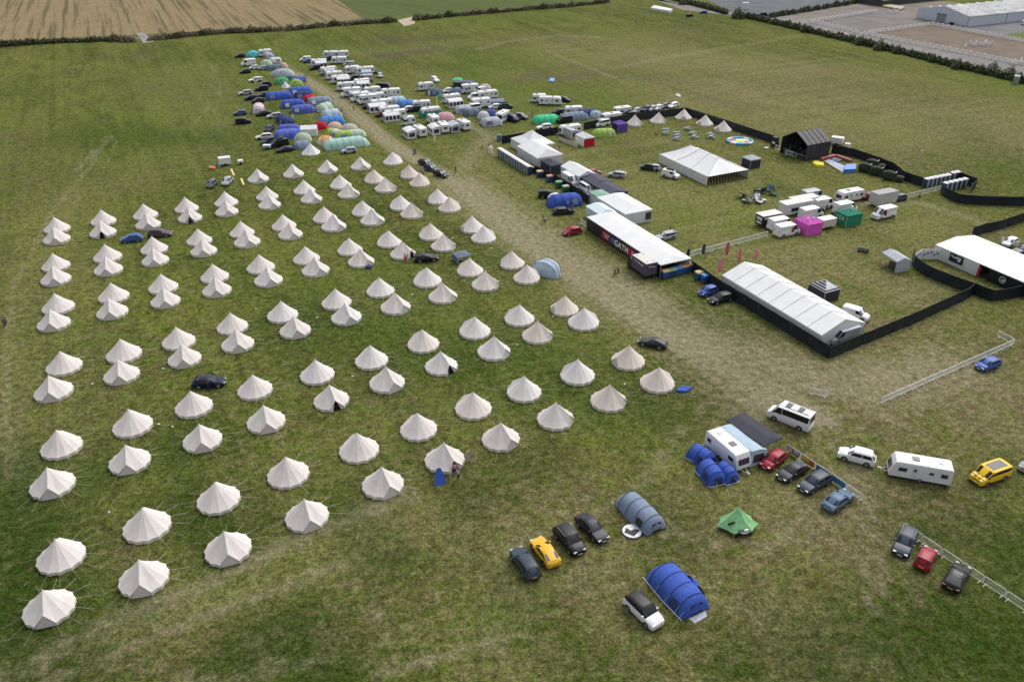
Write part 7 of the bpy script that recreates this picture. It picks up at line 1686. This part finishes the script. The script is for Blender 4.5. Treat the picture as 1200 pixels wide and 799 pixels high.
for x, y, s, t in ((865, 22, 1.35, 'tall round bush at the top of the long green hedge'), (943, 38, .9, 'round bush left of the maroon car on the road'), (1009, 53, 1.0, 'round bush in the hedge by the arena corner'), (1031, 59, 1.15, 'large round bush in the hedge below the arena'), (1052, 63, .9, 'round bush right of the large one in the hedge'), (1093, 73, .8, 'round bush in the middle of the right hedge'), (1122, 81, 1.0, 'round bush towards the right end of the hedge'), (1163, 86, 1.05, 'round bush left of the green box, right hedge'), (1183, 92, 1.1, 'round bush at the right end of the hedge'), (800, 6, .9, 'round bush in the upper road hedge')):
    round_bush(x, y, s, t)

# ---------------------------------------------------------------- farm buildings and riding arena, top right
def hangar():
    o0 = P(1073.5, 22); o0.z = 0
    a = P(1132.5, 32) - o0; a.z = 0; W_ = a.length; ang = math.atan2(a.y, a.x)
    root = thing('barn', 'large white clad barn with a roller door', 'building', o0, ang)
    L_ = 62; He, Hr = 4.6, 7.4
    wl = mat('pale blue white cladding', (.52, .57, .64), rough=.5, var=.05)
    rf = mat('weathered white roof sheet', (.70, .70, .71), rough=.55, var=.22, scale=.12, stretch=(1, .3, 1))
    n = 9
    q = MB(); q.poly((0, 0, 0), (W_, 0, 0), (W_, 0, He), (W_ / 2, 0, Hr), (0, 0, He)); part('gable_wall', q.mesh('gw', wl), root)
    q = MB(); q.poly((0, L_, 0), (W_, L_, 0), (W_, L_, He), (W_ / 2, L_, Hr), (0, L_, He)); part('gable_wall', q.mesh('gw', wl), root)
    for i in range(n):
        y0, y1 = L_ * i / n, L_ * (i + 1) / n
        for s in (0, 1):
            q = MB(); xx = 0 if s == 0 else W_
            q.box(xx - .05, xx + .05, y0 + .03, y1 - .03, 0, He); part('wall_panel', q.mesh('wp', wl), root)
            q = MB(); e = -.4 if s == 0 else W_ + .4; q.rings([[(e, y0 + .02, He - .12), (e, y1 - .02, He - .12)], [(W_ / 2, y0 + .02, Hr), (W_ / 2, y1 - .02, Hr)], [(W_ / 2, y0 + .02, Hr + .12), (W_ / 2, y1 - .02, Hr + .12)], [(e, y0 + .02, He), (e, y1 - .02, He)]], closed=True); part('roof_panel', q.mesh('rp', rf), root)
            for k in (1, 2): 
                t = k / 3; xr = e + (W_ / 2 - e) * t; zr = He + (Hr - He) * t + .13
                q = MB(); q.box(xr - .9, xr + .9, y0 + 2.6, y0 + 3.6, zr - .25, zr + .08); part('roof_light', q.mesh('rl', mat('pale rooflight', (.80, .80, .82))), root)
        q = MB(); q.box(W_ + .05, W_ + .12, y1 - .1, y1 + .1, 0, He); part('downpipe', q.mesh('dp', TRIM), root) if i == 3 else None
    q = MB(); q.box(W_ * .40, W_ * .58, -.12, -.02, 0, 3.7)
    dr = part('roller_door', q.mesh('rd', mat('grey roller door', (.22, .26, .30))), root)
    for k in range(9): q = MB(); q.box(W_ * .40, W_ * .58, -.15, -.12, .1 + k * .4, .14 + k * .4); part('slat', q.mesh('sl', mat('grey roller slat', (.3, .34, .38))), dr)
    q = MB(); q.box(W_ * .40 - .2, W_ * .58 + .2, -.16, -.02, 3.7, 3.95); part('door_head', q.mesh('dh', TRIM), root)
    q = MB(); q.box(W_ * .5 - .3, W_ * .5 + .5, -.2, -.02, 5.6, 6.1); part('floodlight', q.mesh('fl', SHELL), root)
    q = MB(); q.box(W_ + .04, W_ + .16, -.1, .1, 0, He); part('corner_trim', q.mesh('ctm', TRIM), root)
    q = MB(); q.box(-.1, W_ + .1, -.10, -.03, 0, .7); part('plinth', q.mesh('pl', mat('plinth block', (.42, .44, .47))), root)
    q = MB(); q.box(W_ * .70, W_ * .76, -1.2, -.3, 0, 1.1); part('gas_cage', q.mesh('gc', TRIM), root)
    return root
hangar()
def shed():
    root = thing('shed', 'long low barn with a mossy green roof behind the white barn', 'building', P(1032, 8), R(30))
    q = MB(); q.box(0, 60, 0, 14, 0, 2.8); part('wall', q.mesh('w', mat('tarred boards', (.05, .05, .05))), root)
    for i in range(8):
        q = MB(); x0, x1 = 60 * i / 8 + .03, 60 * (i + 1) / 8 - .03; q.rings([[(x0, -.8, 2.9), (x1, -.8, 2.9)], [(x0, 7, 5.0), (x1, 7, 5.0)], [(x0, 14.8, 2.9), (x1, 14.8, 2.9)], [(x0, 14.8, 2.75), (x1, 14.8, 2.75)], [(x0, 7, 4.8), (x1, 7, 4.8)], [(x0, -.8, 2.75), (x1, -.8, 2.75)]], closed=True); part('roof_panel', q.mesh('r', mat('mossy roof', (.14, .20, .15), var=.25, scale=.2)), root)
    return root
shed()
def rail_mesh():
    q = MB(); q.box(0, 3, -.07, .07, 1.05, 1.40); q.box(0, 3, -.06, .06, .35, .62); return q.mesh('rail', BARR)
def rpost_mesh():
    q = MB(); q.box(-.24, .24, -.2, .2, 0, 1.65); return q.mesh('post', BARR)
def rails(a, b, label, spacing=3.0):
    d = b - a; n = int(d.length / spacing); rz = math.atan2(d.y, d.x); root = thing('post_and_rail_fence', label, 'fence', a, rz)
    for i in range(n):
        part('post', cached(('rp',), rpost_mesh), root, loc=(i * d.length / n, 0, 0)); r_ = part('rail', cached(('rr',), rail_mesh), root, loc=(i * d.length / n, 0, 0)); r_.scale.x = d.length / n / 3
    return root
rails(P(1012, 41), P(1225, 82), 'white rail fence along the near side of the riding arena')
rails(P(1092, 30), P(1225, 55), 'white rail fence between the arena and the barn')
rails(P(1018, 40), P(1090, 30), 'white rail fence at the left end of the arena')
rails(P(949, 27), P(1028, 14.5), 'white rail fence at the far left of the pale arena')
rails(P(949, 27), P(1008, 40), 'faded white rail fence along the road by the pale arena', 3)
def jump(k):
    root = thing('show_jump', 'x', 'jump')
    for x in (-1.9, 1.9):
        q = MB(); q.box(x - .35, x + .35, -.2, .2, 0, 1.9 if k else 1.4); part('wing', q.mesh('wg', SHELL), root)
    for z in (.35, .75, 1.1): q = MB(); q.cyl((0, 0, z), (1, 0, 0), .09, 3.4, 6); part('pole', q.mesh('pl', SHELL), root)
    return root
for i, (x, y, k) in enumerate([(1131, 56.5, 0), (1139.5, 54, 1), (1148, 53.5, 1), (1153, 54.5, 1), (1158, 53, 1), (1189, 76, 0), (1196, 73, 0), (1050, 14.5, 1), (1045, 16, 0)]):
    spawn(('jump', k), lambda k=k: jump(k), 'white show jump on the arena sand, %s from the left' % ordinal(i), 'jump', P(x, y), R(60 + 40 * (i % 3)), 'white show jumps')
A_car('hatch', 'maroon', 'N', 989, 43.5, -68, 'maroon car on the farm road by the arena')
A_car('hatch', 'blue', 'N', 824, 16.5, 170, 'blue car on the farm road beside the hedge')
A_car('hatch', 'black', 'N', 808, 20.5, 30, 'black car at the field edge near the farm road')
A_car('smallvan', 'white', 'N', 1199, 30, 60, 'white vehicle at the right end of the barn')
A_car('mini', 'slate', 'N', 895, 18.5, 20, 'dark car by the thin hedge near the road junction')
slab('bale_clamp', [P(762, 12), P(785, 16), P(788, 13.5), P(766, 9)], 1.2, mat('white silage sheet', (.62, .62, .60), var=.2, scale=.5), 'long white silage sheet beside the farm road', 'sheet')
q = MB(); q.box(-1.8, 1.8, -.6, .6, 0, 3.2); q.box(-2.0, 2.0, -.8, .8, 3.2, 3.4); o = struct('kiosk', q.mesh('kiosk', SHELL)); del o['kind']; o.location = P(873, 11.5); o.rotation_euler.z = R(20); tag(o, 'small white cabin by the dark field', 'building')
slab('utility_box', [P(1186, 99), P(1193, 99.5), P(1194, 97), P(1187, 96.5)], 2.6, mat('green grey box', (.22, .27, .24)), 'grey green utility box at the right end of the hedge', 'box')
slab('pallet_pile', [P(1033, 9), P(1056, 13), P(1060, 10), P(1038, 6.5)], .9, mat('straw litter', (.33, .25, .14), var=.5, scale=.6), 'pile of straw and pallets beside the green-roofed barn', 'pile')
